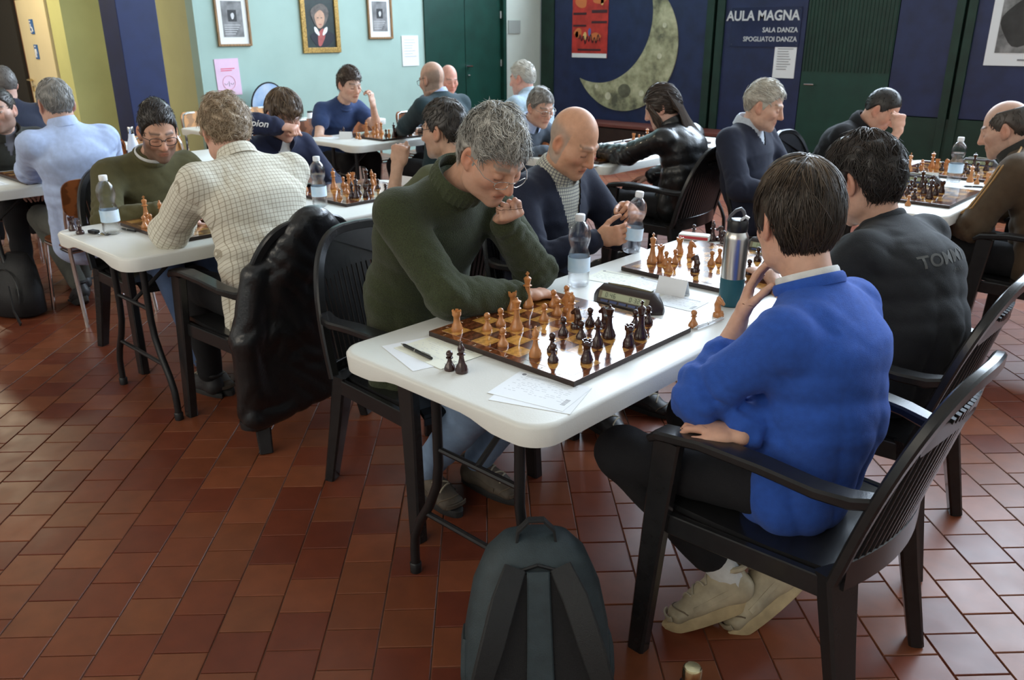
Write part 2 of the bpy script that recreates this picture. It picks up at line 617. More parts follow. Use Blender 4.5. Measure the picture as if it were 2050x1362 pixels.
# blue painted column
colm = struct(quick('trim_1', COLBLUE, None, lambda b: b.box((-8.18, 3.535, 3.2), (.36, .37, 6.5)), bevel=.006))
# cream door, slightly ajar, with pictograms and lever
door = struct(bpy.data.objects.new('door_1', None)); COL.objects.link(door)
door.location = (-9.88, 3.44, 0); door.rotation_euler = (0, 0, math.radians(-3))
quick('leaf', CREAM, door, lambda b: b.box((-.52, -.02, .95), (1.03, .04, 1.9)), bevel=.004)
quick('edge_trim', mat('brown_edge', (.16, .05, .02), .5), door, lambda b: b.box((-1.045, -.02, .95), (.02, .045, 1.9)))
hd = quick('handle', mat('brass', (.65, .5, .25), .25, metal=1.0), door, lambda b: (b.tube([(-.95, -.045, 1.05), (-.95, -.09, 1.05), (-.82, -.09, 1.05)], .011, 8), b.lathe([(.028, 0), (.028, .01), (0.001, .012)], 12, (-.95, -.05, 1.04))), smooth=True)
quick('key_plate', MATS['brass'], door, lambda b: b.box((-.95, -.045, .95), (.035, .012, .06)))
SIGNB = mat('sign_blue', (.02, .13, .42), .4); SIGNW = mat('sign_white', (.85, .87, .9), .5)
for zc, kind in ((1.62, 0), (1.36, 1)):
    s_ = quick('pictogram_sign', SIGNB, door, lambda b: b.box((-.55, -.045, zc), (.12, .008, .15)))
    def pic(b):
        if kind == 0:
            b.tube([(-.56 + .03 * math.cos(a), -.051, zc - .03 + .03 * math.sin(a)) for a in np.linspace(-2.6, 1.0, 12)], .005, 6)
            b.tube([(-.57, -.051, zc + .03), (-.565, -.051, zc - .01), (-.53, -.051, zc - .015), (-.515, -.051, zc - .05)], .006, 6)
            b.lathe([(.001, -.011), (.011, 0), (.001, .011)], 8, (-.57, -.05, zc + .05))
        else:
            b.tube([(-.55, -.051, zc + .03), (-.55, -.051, zc - .06)], .012, 6)
            b.lathe([(.001, -.012), (.012, 0), (.001, .012)], 8, (-.55, -.05, zc + .052))
            for sx in (-1, 1): b.tube([(-.55 + sx * .012, -.051, zc + .025), (-.55 + sx * .028, -.051, zc - .02)], .005, 6)
    quick('pictogram', SIGNW, s_, pic)
# dark-green double door in the mint wall
dd = struct(bpy.data.objects.new('door_2', None)); COL.objects.link(dd); dd.location = (MX, 7.24, 0)
quick('door_frame', DKGREEN, dd, lambda b: (b.box((-.03, .03, 1.12), (.1, .06, 2.25)), b.box((-.03, 1.45, 1.12), (.1, .06, 2.25)), b.box((-.03, .74, 2.21), (.1, 1.36, .08))))
for k in range(2):
    lf = quick('leaf', DKGREEN, dd, lambda b: b.box((-.055, .06 + .34 + k * .685, 1.08), (.04, .675, 2.16)), bevel=.004)
    quick('hinge', CHROME, lf, lambda b: [b.lathe([(.011, 0), (.011, .09)], 8, (-.025, .075 if k == 0 else 1.41, z)) for z in (.45, 1.1, 1.72)])
quick('handle', CHROME, dd, lambda b: (b.tube([(-.03, .80, 1.12), (.03, .80, 1.12), (.03, .69, 1.12)], .011, 8), b.lathe([(.024, 0), (.024, .012)], 12, (-.03, .80, 1.00))), smooth=True)
pl = tag(quick('wall_plate', mat('grey_plate', (.33, .36, .33), .6), None, lambda b: b.box((MX + .006, 8.89, 1.61), (.012, .24, .17))), 'small grey plate on the pale strip beside the green double door', 'plate')

# painted panel wall with posts, corrugated door and bench
def panel(name, x0, x1, z0, z1, m, y=MY, t=.05):
    return struct(quick(name, m, None, lambda b: b.box(((x0 + x1) / 2, y + t / 2, (z0 + z1) / 2), (x1 - x0, t, z1 - z0)), bevel=.003))
back = struct(quick('wall_back', PINEG, None, lambda b: (b.box((-2.15, MY + .12, 1.3), (12.4, .1, 2.65)), b.box((-2.15, MY + .12, 6.3), (12.4, .1, .3)))))
def bpart(name, x0, x1, z0, z1, m, y=MY, t=.05, **kw):
    return quick(name, m, back, lambda b: b.box(((x0 + x1) / 2, y + t / 2, (z0 + z1) / 2), (x1 - x0, t, z1 - z0)), bevel=.003)
bpart('panel', -8.04, -5.60, .36, 2.55, NAVY)
bpart('corner_post', -8.28, -8.04, 0, 2.6, PINEG, y=MY - .02)
bpart('panel', -5.36, -4.34, .0, 2.55, NAVY)
for x0, x1 in ((-5.60, -5.50), (-5.46, -5.36)): bpart('post', x0, x1, .0, 2.6, PINEG, y=MY - .03)
bpart('panel', -3.34, -2.79, .70, 2.55, NAVY)
bpart('panel', -2.60, -.9, .70, 2.55, NAVY)
bpart('panel', -.75, 1.4, .70, 2.55, NAVY)
bpart('panel', 1.5, 4.0, .70, 2.55, NAVY)
bpart('plinth_panel', -3.34, 4.0, 0, .69, PINEG, y=MY - .01)
for x0, x1 in ((-2.79, -2.71), (-2.68, -2.60), (-.9, -.75), (1.4, 1.5)): bpart('post', x0, x1, 0, 2.6, PINEG, y=MY - .03)
gd = struct(bpy.data.objects.new('door_3', None)); COL.objects.link(gd); gd.location = (-4.34, MY - .01, 0)
quick('leaf', DKGREEN, gd, lambda b: b.box((.5, .03, 1.27), (.98, .04, 2.54)))
for k in range(24):
    quick('rib', PINEG, gd, lambda b: b.box((.03 + .0409 * k, .006, 1.82), (.02, .012, 1.4)))
quick('handle', CHROME, gd, lambda b: b.tube([(.08, 0, .98), (.08, -.04, .98), (.19, -.04, .98)], .009, 8), smooth=True)
# tall glazing above the panels: frames and panes
for i in range(4):
    x0 = -6.75 + 2.95 * i
    w_ = struct(bpy.data.objects.new('window_%d' % (i + 1), None)); COL.objects.link(w_); w_.location = (x0, MY, 0)
    def fr(b):
        for zz in (2.66, 6.16): b.box((0, -.08, zz), (2.95, .1, .08))
        for xx in (-1.44, 1.44): b.box((xx, -.08, 4.41), (.07, .1, 3.5))
        for zz in (3.85, 5.0): b.box((0, -.11, zz), (2.9, .04, .05))
        for xx in (-.48, .48): b.box((xx, -.11, 4.41), (.05, .04, 3.5))
    quick('window_frame', WINFR, w_, fr)
    quick('pane', mat('window_glass', (.9, .95, 1), .02, trans=1.0, ior=1.45), w_, lambda b: b.box((0, .02, 4.41), (2.85, .008, 3.45)))
for i in range(3):
    w_ = struct(bpy.data.objects.new('window_%d' % (i + 5), None)); COL.objects.link(w_); w_.location = (-7.0 + 3.4 * i, -4.2, 0)
    def fr2(b):
        for zz in (2.06, 4.54): b.box((0, .35, zz), (2.75, .08, .08))
        for xx in (-1.34, 0, 1.34): b.box((xx, .35, 3.3), (.07, .08, 2.5))
    quick('window_frame', WINFR, w_, fr2)
# corridor ceiling lamp near the cream door
lmp = thing('ceiling_lamp', 'round opal corridor lamp above the cream door corner', 'lamp', (-9.9, 2.1, 3.0))
quick('shade', mat('opal_glass', (.9, .88, .8), .4, emit=(1, .86, .62), estr=4.0), lmp, lambda b: b.lathe([(.001, -.09), (.09, -.075), (.14, -.03), (.15, 0), (.14, .02)], 24), smooth=True)
quick('rod', STEELM, lmp, lambda b: b.tube([(0, 0, .02), (0, 0, 3.44)], .012, 8))
area_light('corridor_lamp', (-9.9, 2.1, 2.88), (.28, .28), (.15, .35, -1), 36, (1.0, .86, .60))
# bench along the wall
bn = thing('bench', 'long dark red wooden bench under the moon mural', 'bench', (-5.95, 9.2, 0))
quick('seat', BENCHT, bn, lambda b: b.box((0, -.02, .385), (2.5, .42, .04)), bevel=.006)
for x in (-1.15, 0, 1.15): quick('leg', DARKWOOD, bn, lambda b: b.box((x, 0, .18), (.06, .36, .36)))
quick('front_board', DARKWOOD, bn, lambda b: b.box((0, -.19, .2), (2.4, .03, .3)))

# ------------------------------------------------------------------ things on the walls
def circle_fit(P):
    P = A(P, float); M_ = np.c_[2 * P, np.ones(len(P))]; s_ = np.linalg.lstsq(M_, (P ** 2).sum(1), rcond=None)[0]
    return s_[:2], math.sqrt(s_[2] + s_[:2] @ s_[:2])
oc, orad = circle_fit([(-7.524, .927), (-7.384, .718), (-6.986, .552), (-6.454, .601), (-6.096, 1.023), (-5.997, 1.475), (-6.163, 1.914)])
ic, irad = circle_fit([(-7.524, .927), (-7.13, .894), (-6.647, 1.133), (-6.40, 1.564), (-6.402, 1.92)])
def crescent(n=60):
    # intersections of both circles
    d = ic - oc; L = np.linalg.norm(d); a = (orad ** 2 - irad ** 2 + L * L) / (2 * L); h = math.sqrt(max(0, orad ** 2 - a * a))
    m = oc + d / L * a; q = A([-d[1], d[0]]) / L
    p1, p2 = m + q * h, m - q * h
    def arc(c, r, s, e, mid):
        a0 = math.atan2(*(s - c)[::-1]); a1 = math.atan2(*(e - c)[::-1]); am = math.atan2(*(mid - c)[::-1])
        best = None
        for k in (-1, 0, 1):
            e1 = a1 + 2 * pi * k
            for km in (-1, 0, 1):
                mm = am + 2 * pi * km
                if min(a0, e1) < mm < max(a0, e1) and abs(e1 - a0) < 2 * pi: best = e1
        return [c + r * A([math.cos(t), math.sin(t)]) for t in np.linspace(a0, best, n)]
    lowmid = oc - d / L * orad
    out = arc(oc, orad, p1, p2, lowmid)
    inn = arc(ic, irad, p2, p1, ic - d / L * irad)
    return out, inn
co, ci = crescent()
MOON = bpy.data.materials.new('moon_print'); MOON.use_nodes = True
nt = MOON.node_tree; L_ = nt.links.new; bs = nt.nodes['Principled BSDF']; bs.inputs['Roughness'].default_value = .6
tc = _n(nt, 'ShaderNodeTexCoord')
nz = _n(nt, 'ShaderNodeTexNoise'); nz.inputs['Scale'].default_value = 4.5; nz.inputs['Detail'].default_value = 8; nz.inputs['Roughness'].default_value = .62
L_(tc.outputs['Object'], nz.inputs['Vector'])
rp = _n(nt, 'ShaderNodeValToRGB'); el = rp.color_ramp.elements
el[0].position = .36; el[0].color = (.10, .10, .065, 1); el[1].position = .66; el[1].color = (.56, .55, .36, 1)
e_ = el.new(.5); e_.color = (.34, .335, .20, 1)
L_(nz.outputs['Fac'], rp.inputs['Fac']); L_(rp.outputs['Color'], bs.inputs['Base Color'])
def moonmesh(b):
    inn = ci[::-1]
    n = len(co)
    for i in range(n - 1):
        q = [co[i], co[i + 1], inn[i + 1], inn[i]]
        y0 = MY - .018
        b.add([(p[0], y0, p[1]) for p in q] + [(p[0], MY - .001, p[1]) for p in q], [(0, 1, 2, 3), (7, 6, 5, 4), (0, 4, 5, 1), (2, 6, 7, 3)])
moon = thing('moon_cutout', 'large grey-green crescent moon cutout on the navy wall', 'wall decoration', (-6.5, MY, 1.3))
def childof(o, root):
    o.parent = root; o.matrix_parent_inverse = Matrix.Translation(-Vector(root.location)); return o
childof(quick('moon_panel', MOON, None, moonmesh), moon)
MARE = mat('moon_mare', (.15, .15, .10), .7, vary=.5, vscale=9); BRT = mat('moon_bright', (.62, .61, .45), .7, vary=.2, vscale=12)
def disc(b, x, z, r, y, sy=1.0):
    b.add([(x + r * math.cos(a), y, z + r * sy * math.sin(a)) for a in np.linspace(0, 2 * pi, 19)[:-1]], [tuple(range(18))])
childof(quick('crater', MARE, None, lambda b: disc(b, -6.78, .80, .105, MY - .0195, .85)), moon)
for x, z, r in ((-7.05, .72, .05), (-6.25, 1.25, .035), (-6.2, 1.62, .03), (-6.5, .78, .04), (-7.25, .84, .03)):
    childof(quick('crater', BRT, None, lambda b: disc(b, x, z, r, MY - .0193)), moon)

PAPERW = mat('white_paper', (.80, .82, .84), .7); INK = mat('ink_grey', (.22, .22, .24), .7)
def flat_on_back(name, label, cat, x0, x1, z0, z1, m, d=.006):
    o = thing(name, label, cat, ((x0 + x1) / 2, MY - .003, (z0 + z1) / 2))
    quick('sheet', m, o, lambda b: b.box((0, -d / 2, 0), (x1 - x0, d, z1 - z0)))
    return o
def rectp(o, nm, x0, x1, z0, z1, m, y=-.0075):
    return quick(nm, m, o, lambda b: b.box(((x0 + x1) / 2, y, (z0 + z1) / 2), (abs(x1 - x0), .002, abs(z1 - z0))))
RED = mat('poster_red', (.50, .035, .025), .6, vary=.35, vscale=7); YEL = mat('poster_yellow', (.75, .50, .18), .6); BLK = mat('poster_black', (.05, .015, .02), .6)
rpst = flat_on_back('poster', 'red printed poster with dark eyebrows and a pale lower margin', 'poster', -7.71, -7.10, 1.21, 2.05, RED)
rectp(rpst, 'margin', -.30, .30, -.42, -.365, PAPERW)
for (x0, x1, z0, z1, m) in ((-.29, -.06, .13, .16, BLK), (.03, .29, .15, .19, BLK), (-.29, -.06, -.02, .005, BLK), (.03, .29, .02, .05, BLK), (-.2, .2, -.33, -.305, BLK)):
    rectp(rpst, 'printed_mark', x0, x1, z0, z1, m)
def text(body, size, m, parent, loc, rot=(pi / 2, 0, 0), align='RIGHT', bold=.0, extrude=.0015, name='lettering', sx=1.0):
    cu = bpy.data.curves.new(name, 'FONT')
    cu.body = body; cu.size = size; cu.align_x = align; cu.extrude = extrude; cu.offset = bold
    cu.resolution_u = 3
    ob = bpy.data.objects.new(name, cu); COL.objects.link(ob)
    dg = bpy.context.evaluated_depsgraph_get(); dg.update()
    me = bpy.data.meshes.new_from_object(ob.evaluated_get(dg))
    bpy.data.objects.remove(ob); bpy.data.curves.remove(cu)
    me.name = name
    me.materials.clear(); me.materials.append(m)
    o = bpy.data.objects.new(name, me); link(o, parent)
    o.location = loc; o.rotation_euler = rot; o.scale = (sx, 1, 1)
    return o
SIGNP = mat('sign_plexi', (.022, .030, .075), .18, vary=.3, vscale=3)
LET = mat('sign_letters', (.62, .64, .66), .5)
sg = flat_on_back('wall_sign', 'dark plastic sign lettered AULA MAGNA in pale letters', 'sign', -5.27, -4.40, 1.375, 1.805, SIGNP, .008)
text('AULA MAGNA', .152, LET, sg, (.415, -.0095, .075), bold=.0035, sx=.93)
text('SALA DANZA', .075, LET, sg, (.41, -.0095, -.055), bold=.001, sx=.95)
text('SPOGLIATOI DANZA', .075, LET, sg, (.41, -.0095, -.155), bold=.001, sx=.95)
for x in (-.41, .41):
    for z in (-.19, .19): quick('screw', STEELM, sg, lambda b: b.lathe([(.008, 0), (.001, .003)], 8, (x, -.009, z)))
def notice(o, w, h, rows=9):
    for k in range(rows):
        rectp(o, 'text_line', -w * .36, w * random.uniform(.1, .38), h * (.36 - .075 * k) - .004, h * (.36 - .075 * k) + .003, INK)
npb = flat_on_back('notice', 'white typed notice pinned below the AULA MAGNA sign', 'paper', -4.68, -4.415, 1.035, 1.41, PAPERW)
notice(npb, .26, .37)
BWD = mat('photo_dark', (.03, .03, .03), .5, vary=.6, vscale=5); BWM = mat('photo_mid', (.22, .22, .22), .5, vary=.6, vscale=9); BWL = mat('photo_light', (.6, .6, .6), .5)
ph = flat_on_back('photo_poster', 'black and white photo poster with white border', 'poster', -2.46, -1.72, 1.225, 2.3, PAPERW)
rectp(ph, 'photograph', -.29, .30, -.42, .44, BWM, -.0075)
def blobp(o, nm, cx, cz, rx, rz, m, y, rot=0.0):
    def f(b):
        pts = []
        for a in np.linspace(0, 2 * pi, 21)[:-1]:
            x = rx * math.cos(a) * (1 + .12 * math.sin(3 * a + cx * 9)); z = rz * math.sin(a) * (1 + .1 * math.sin(2 * a + cz * 7))
            pts.append((cx + x * math.cos(rot) - z * math.sin(rot), y, cz + x * math.sin(rot) + z * math.cos(rot)))
        b.add(pts, [tuple(range(20))])
    return quick(nm, m, o, f)
blobp(ph, 'print_shape', -.1, -.15, .17, .2, BWD, -.0093); blobp(ph, 'print_shape', .12, -.3, .16, .1, BWD, -.0094); blobp(ph, 'print_shape', .1, -.05, .05, .16, BWL, -.0096, .3); blobp(ph, 'print_shape', -.12, .12, .09, .05, BWD, -.0097, .6)
rectp(ph, 'caption', -.08, .1, -.49, -.475, INK)

ORG = mat('poster_orange', (.62, .17, .05), .6); PBL = mat('poster_blue', (.12, .13, .35), .6)
for cx, cz, rx, rz_, m_ in ((.15, .33, .12, .07, ORG), (.08, .36, .03, .05, YEL), (.2, .3, .025, .06, YEL), (-.15, .3, .1, .09, ORG), (-.2, -.10, .07, .06, ORG), (-.22, -.12, .03, .04, YEL), (.0, -.09, .025, .05, PBL), (.1, -.15, .09, .05, ORG), (-.08, -.14, .03, .05, YEL)):
    blobp(rpst, 'printed_patch', cx, cz, rx, rz_, m_, -.0086)
quick('printed_script', BLK, rpst, lambda b: b.tube([(-.18 + .36 * q / 40, -.0088, -.18 + .045 * math.sin(q * .9) + .02 * math.sin(q * .37)) for q in range(41)], .007, 5))
# mint wall: frames, painting, notices (built in wall space: local x along +Y, normal +X)
def on_mint(name, label, cat, y0, y1, z0, z1):
    o = thing(name, label, cat, (MX + .002, (y0 + y1) / 2, (z0 + z1) / 2), pi / 2)
    return o, (y1 - y0), (z1 - z0)
def picture(label, y0, y1, z0, z1, framem, fw, mount, picm, name='framed_picture'):
    o, w, h = on_mint(name, label, 'picture', y0, y1, z0, z1)
    def fr(b):
        for sx in (-1, 1): b.box((sx * (w / 2 - fw / 2), -.012, 0), (fw, .024, h))
        for sz in (-1, 1): b.box((0, -.012, sz * (h / 2 - fw / 2)), (w - 2 * fw + .001, .024, fw))
    quick('frame', framem, o, fr, bevel=.003)
    quick('mount', mount, o, lambda b: b.box((0, -.004, 0), (w - 2 * fw, .006, h - 2 * fw)))
    return o, w, h
WOODF = mat('frame_wood', (.30, .17, .07), .45, vary=.2, vscale=9, tex='wave'); GILT = mat('gilt_frame', (.42, .26, .07), .38, metal=.4, vary=.5, vscale=70, bump=.6, bscale=90)
MOUNT = mat('picture_mount', (.78, .80, .78), .5)
for lab, y0, y1, z0, z1 in (('small framed monochrome print on the mint wall near the olive corner', 4.45, 4.83, 1.42, 1.95), ('small framed monochrome print on the mint wall near the green doors', 6.37, 6.73, 1.475, 1.98)):
    o, w, h = picture(lab, y0, y1, z0, z1, WOODF, .022, MOUNT, None)
    rectp(o, 'print', -w * .3, w * .3, -h * .33, h * .32, BWM, -.009)
    rectp(o, 'print_figure', -w * .13, w * .12, -h * .05, h * .16, BWD, -.0105)
    blobp(o, 'print_figure', 0, h * .05, w * .05, h * .06, BWL, -.0125)
    for k in range(5): rectp(o, 'print_text', -w * .26, w * (.05 + .04 * k), h * (-.28 + .04 * k), h * (-.268 + .04 * k), BWL, -.0106)
o, w, h = picture('large portrait painting in a gilt frame on the mint wall', 5.455, 5.955, 1.335, 2.02, GILT, .055, mat('canvas_dark', (.022, .035, .032), .4, vary=.5, vscale=5), None, 'portrait_painting')
FACEP = mat('paint_flesh', (.55, .33, .22), .5, vary=.2, vscale=14); HAIRP = mat('paint_hair', (.12, .10, .085), .5, vary=.4, vscale=20); COATP = mat('paint_coat', (.012, .014, .022), .5); SCARFP = mat('paint_scarf', (.42, .10, .09), .5, vary=.2, vscale=12)
blobp(o, 'painted_coat', .02, -.19, .16, .085, COATP, -.0095)
blobp(o, 'painted_scarf', .0, -.18, .045, .09, SCARFP, -.0105, -.3)
for sx in (-1, 1): blobp(o, 'painted_collar', sx * .055, -.115, .022, .05, MOUNT, -.0112, sx * -.6)
blobp(o, 'painted_hair', .0, .05, .115, .125, HAIRP, -.0108)
blobp(o, 'painted_face', -.005, .01, .065, .095, FACEP, -.0118)
for sx in (-1, 1): blobp(o, 'painted_eye', sx * .024 - .005, .025, .013, .005, HAIRP, -.0124)
blobp(o, 'painted_mouth', -.005, -.045, .02, .005, SCARFP, -.0124)
def mint_sheet(label, y0, y1, z0, z1, m, tilt=0.0, name='notice'):
    o, w, h = on_mint(name, label, 'paper', y0, y1, z0, z1)
    o.rotation_euler = (0, tilt, pi / 2)
    quick('sheet', m, o, lambda b: b.box((0, -.003, 0), (w, .004, h)))
    return o, w, h
o, w, h = mint_sheet('white typed notice on the mint wall beside the green doors', 6.87, 7.135, 1.155, 1.51, PAPERW)
for k in range(7): rectp(o, 'text_line', -w * .36, w * random.uniform(.1, .38), h * (.36 - .09 * k) - .003, h * (.36 - .09 * k) + .003, mat('ink_light', (.5, .52, .56), .7), -.0058)
PINK = mat('pink_paper', (.80, .55, .72), .6, vary=.08, vscale=6); PINKD = mat('pink_print', (.72, .33, .42), .6); REDP = mat('red_print', (.7, .06, .12), .6)
o, w, h = mint_sheet('pink poster with a smiling face drawing on the mint wall', 4.385, 4.655, .935, 1.30, PINK, -.02, 'pink_poster')
for k in range(2): rectp(o, 'title', -w * .28, w * (.3 - .12 * k), h * (.22 - .05 * k), h * (.24 - .05 * k), REDP, -.0058)
def ringp(o, nm, cx, cz, r, m, y, t=.006, a0=0, a1=2 * pi):
    return quick(nm, m, o, lambda b: b.tube([(cx + r * math.cos(a), y, cz + r * math.sin(a)) for a in np.linspace(a0, a1, 24)], t / 2, 5))
ringp(o, 'drawn_face', 0, -h * .15, .07, PINKD, -.0055)
for sx in (-1, 1): ringp(o, 'drawn_eye', sx * .035, -h * .16, .016, INK, -.0055, .005, pi, 2 * pi)
rectp(o, 'drawn_nose', -.003, .003, -h * .25, -h * .12, INK, -.0058)
# ------------------------------------------------------------------ furniture
TABW = mat('table_plastic', (.74, .74, .70), .36, vary=.03, vscale=5, bump=.08, bscale=240)
BLKM = mat('black_metal', (.012, .012, .013), .38)
PLAST = mat('dark_resin', (.016, .016, .017), .24, vary=.15, vscale=30, bump=.04, bscale=200)
PLYW = mat('chair_plywood', (.24, .075, .022), .32, vary=.35, vscale=3.0, tex='wave', stretch=(1, 6, 6))
PLYL = mat('chair_plywood_light', (.48, .22, .06), .35, vary=.3, vscale=3.0, tex='wave', stretch=(1, 6, 6))

def rounded_rect(w, l, r, n=8):
    pts = []
    for cx, cy, a0 in ((w / 2 - r, l / 2 - r, 0), (-w / 2 + r, l / 2 - r, pi / 2), (-w / 2 + r, -l / 2 + r, pi), (w / 2 - r, -l / 2 + r, 1.5 * pi)):
        for k in range(n + 1):
            a = a0 + (pi / 2) * k / n
            pts.append((cx + r * math.cos(a), cy + r * math.sin(a)))
    return pts

def table_outline(w, l, r):
    base = rounded_rect(w, l, r)
    out = []
    for i, p in enumerate(base):
        q = base[(i + 1) % len(base)]
        L = math.hypot(q[0] - p[0], q[1] - p[1])
        m = max(1, int(L / .035))
        for k in range(m): out.append((p[0] + (q[0] - p[0]) * k / m, p[1] + (q[1] - p[1]) * k / m))
    return out

def make_table(label, x0, x1, y0, y1, z=.74):
    w, l = x1 - x0, y1 - y0
    t = thing('folding_table', label, 'table', ((x0 + x1) / 2, (y0 + y1) / 2, 0), 0, 'folding trestle tables in the hall')
    out = table_outline(w, l, .075)
    def depth(x, y):
        if abs(y) > l / 2 - .05:
            e = min(1.0, max(0.0, (w / 2 - abs(x) - .13) / .12))
            e = e * e * (3 - 2 * e)
            return .056 - .022 * e
        return .056
    def ins(s_): return [(x * (1 - 2 * s_ / w), y * (1 - 2 * s_ / l)) for x, y in out]
    b = MB()
    rings = [[(x, y, z) for x, y in ins(.012)], [(x, y, z - .0025) for x, y in ins(.004)], [(x, y, z - .010) for x, y in ins(0)]]
    rings.append([(x, y, z - depth(x, y)) for x, y in ins(.003)])
    rings.append([(x, y, z - depth(x, y) + .004) for x, y in ins(.016)])
    rings.append([(x, y, z - .024) for x, y in ins(.02)])
    b.loft(rings[::-1])
    b.build('tabletop', TABW, t, smooth=True, auto=.9)
    for sy in (-1, 1):
        y = sy * (l / 2 - .135)
        for sx in (-1, 1):
            path = [(sx * .155, y, z - .03), (sx * .155, y, .42), (sx * .165, y, .35), (sx * .20, y, .27), (sx * .25, y, .19), (sx * .275, y, .13), (sx * .28, y, .08), (sx * .28, y, 0.012)]
            lg = quick('leg', BLKM, t, lambda b: b.tube([(p[0] + .04, p[1], p[2]) for p in path], .0145, 10), smooth=True)
            quick('foot_cap', BLKM, lg, lambda b: b.lathe([(.018, 0), (.019, .03), (.016, .034)], 10, (sx * .28 + .04, y, 0)), smooth=True)
        quick('crossbar', BLKM, t, lambda b: b.tube([(-.19, y, .235), (.27, y, .235)], .009, 8), smooth=True)
        quick('crossbar', BLKM, t, lambda b: b.tube([(-.115, y, .47), (.195, y, .47)], .009, 8), smooth=True)
        quick('brace', BLKM, t, lambda b: b.tube([(.04, y, .47), (.04, y - sy * .32, z - .03)], .009, 8), smooth=True)
        quick('bolt', STEELM, t, lambda b: [b.lathe([(.008, -.018), (.008, .018)], 8, (sx * .155 + .04, y, .47)) for sx in (-1, 1)])
    return t

T1 = make_table('white folding table with the wooden chessboard beside the green-sweater man', -1.805, -1.055, 1.205, 3.05)
T2 = make_table('white folding table between the olive-sweatshirt man and the checked-shirt man', -3.92, -3.17, 1.205, 3.05)
T3 = make_table('white folding table in front of the man in the pale blue shirt', -5.93, -5.18, 1.22, 3.06)
T4 = make_table('white folding table where the youth in the blue T-shirt sits', -5.98, -5.23, 3.83, 5.67)
T5 = make_table('empty white folding table by the mint wall set with pale pieces', -7.48, -6.73, 3.52, 5.36)
T6 = make_table('white folding table in front of the girl in the leather jacket', -3.95, -3.20, 4.28, 6.12)
T7 = make_table('white folding table with two boards before the pine-green wall', -1.86, -1.11, 4.12, 5.96)
T8 = make_table('white folding table near the blue column and cream door', -7.5, -6.75, .95, 2.79)

def arm_chair_mesh():
    """meshes of the resin armchair, faces +y"""
    P = {}
    def g(fn, **kw):
        m = MB(); fn(m); o = m.build('tmp', PLAST, None, **kw); me = o.data; bpy.data.objects.remove(o); return me
    P['leg'] = []
    for sx in (-1, 1):
        P['leg'].append(g(lambda b: b.bar([(sx * .285, .255, 0), (sx * .275, .235, .35), (sx * .268, .215, .635)], [.050, .062, .075], [.040, .036, .034], right=(0, 1, 0), rnd=.3), smooth=True))
        P['leg'].append(g(lambda b: b.bar([(sx * .245, -.285, 0), (sx * .225, -.235, .25), (sx * .212, -.20, .44)], [.052, .072, .09], [.038, .045, .05], right=(1, .5 * sx, 0), rnd=.3), smooth=True))
    P['armrest'] = []
    for sx in (-1, 1):
        P['armrest'].append(g(lambda b: b.bar([(sx * .268, .262, .630), (sx * .268, .235, .648), (sx * .272, .12, .664), (sx * .275, -.03, .662), (sx * .268, -.15, .648), (sx * .248, -.215, .640), (sx * .225, -.262, .642)], [.05, .062, .066, .062, .058, .052, .04], [.018, .026, .024, .024, .026, .030, .03], right=(1, 0, 0), rnd=.45), smooth=True))
    def seat(b):
        rings = []
        for y, w, z in ((.245, .46, .405), (.25, .47, .43), (.235, .475, .447), (.10, .47, .440), (-.05, .45, .432), (-.19, .42, .43), (-.215, .41, .425)):
            r = []
            for k in range(9):
                x = (k / 8 - .5) * w
                r.append((x, y, z - .012 * (1 - (2 * k / 8 - 1) ** 2)))
            rings.append(r + [(p[0], p[1] - .0, p[2] - .016) for p in r[::-1]])
        b.loft(rings)
    P['seat'] = [g(seat, smooth=True)]
    P['seat_rail'] = [g(lambda b: b.bar([(sx * .262, .235, .405), (sx * .235, -.20, .40)], .055, .022, right=(0, 0, 1)), smooth=True) for sx in (-1, 1)]
    def yb(x, z): return -.205 - (z - .42) * .25 - .045 * (1 - (x / .25) ** 2)
    def arch(t, ins=0.0):          # t 0..1 from left foot of the back to the right one
        a = pi * (1 - t)
        ca, sa = math.cos(a), math.sin(a)
        x = (.248 - ins) * math.copysign(abs(ca) ** .62, ca); z = .43 + (.475 - ins) * abs(sa) ** .75
        return x, z
    ts = np.linspace(0, 1, 33)
    P['back_frame'] = [g(lambda b: b.bar([(arch(t)[0], yb(*arch(t)), arch(t)[1]) for t in ts], .026, .034, right=(0, 1, 0), rnd=.4), smooth=True)]
    def top(b):
        o_, i_ = [], []
        for t in np.linspace(.24, .76, 21):
            x, z = arch(t, .01); o_.append((x, yb(x, z), z))
            z2 = z - .105 * math.sin(pi * (t - .24) / .52) ** .5 - .012; i_.append((x * .97, yb(x, z2), z2))
        b.loft([[(p[0], p[1] + .007, p[2]) for p in o_] + [(p[0], p[1] + .007, p[2]) for p in i_[::-1]], [(p[0], p[1] - .008, p[2]) for p in o_] + [(p[0], p[1] - .008, p[2]) for p in i_[::-1]]])
    P['top_panel'] = [g(top, smooth=True)]
    P['slat'] = []
    for k in range(19):
        x = -.198 + .022 * k
        # height under the arch
        zt = max(z for xx, z in [arch(t, .012) for t in np.linspace(0, 1, 200)] if abs(xx - x) < .012) if True else 0
        zt = zt - (.075 if abs(x) < .17 else .02)
        zs = np.linspace(.455, zt, 6)
        P['slat'].append(g(lambda b: b.bar([(x * (1 + .0 * z), yb(x, z) + .003, z) for z in zs], .0165, .010, right=(1, 0, 0), rnd=.3), smooth=True))
    P['lower_band'] = [g(lambda b: b.bar([(x, yb(x, .45) - .004, .445) for x in np.linspace(-.235, .235, 13)], .075, .016, right=(0, 0, 1), rnd=.3), smooth=True)]
    return P
ARMP = arm_chair_mesh()
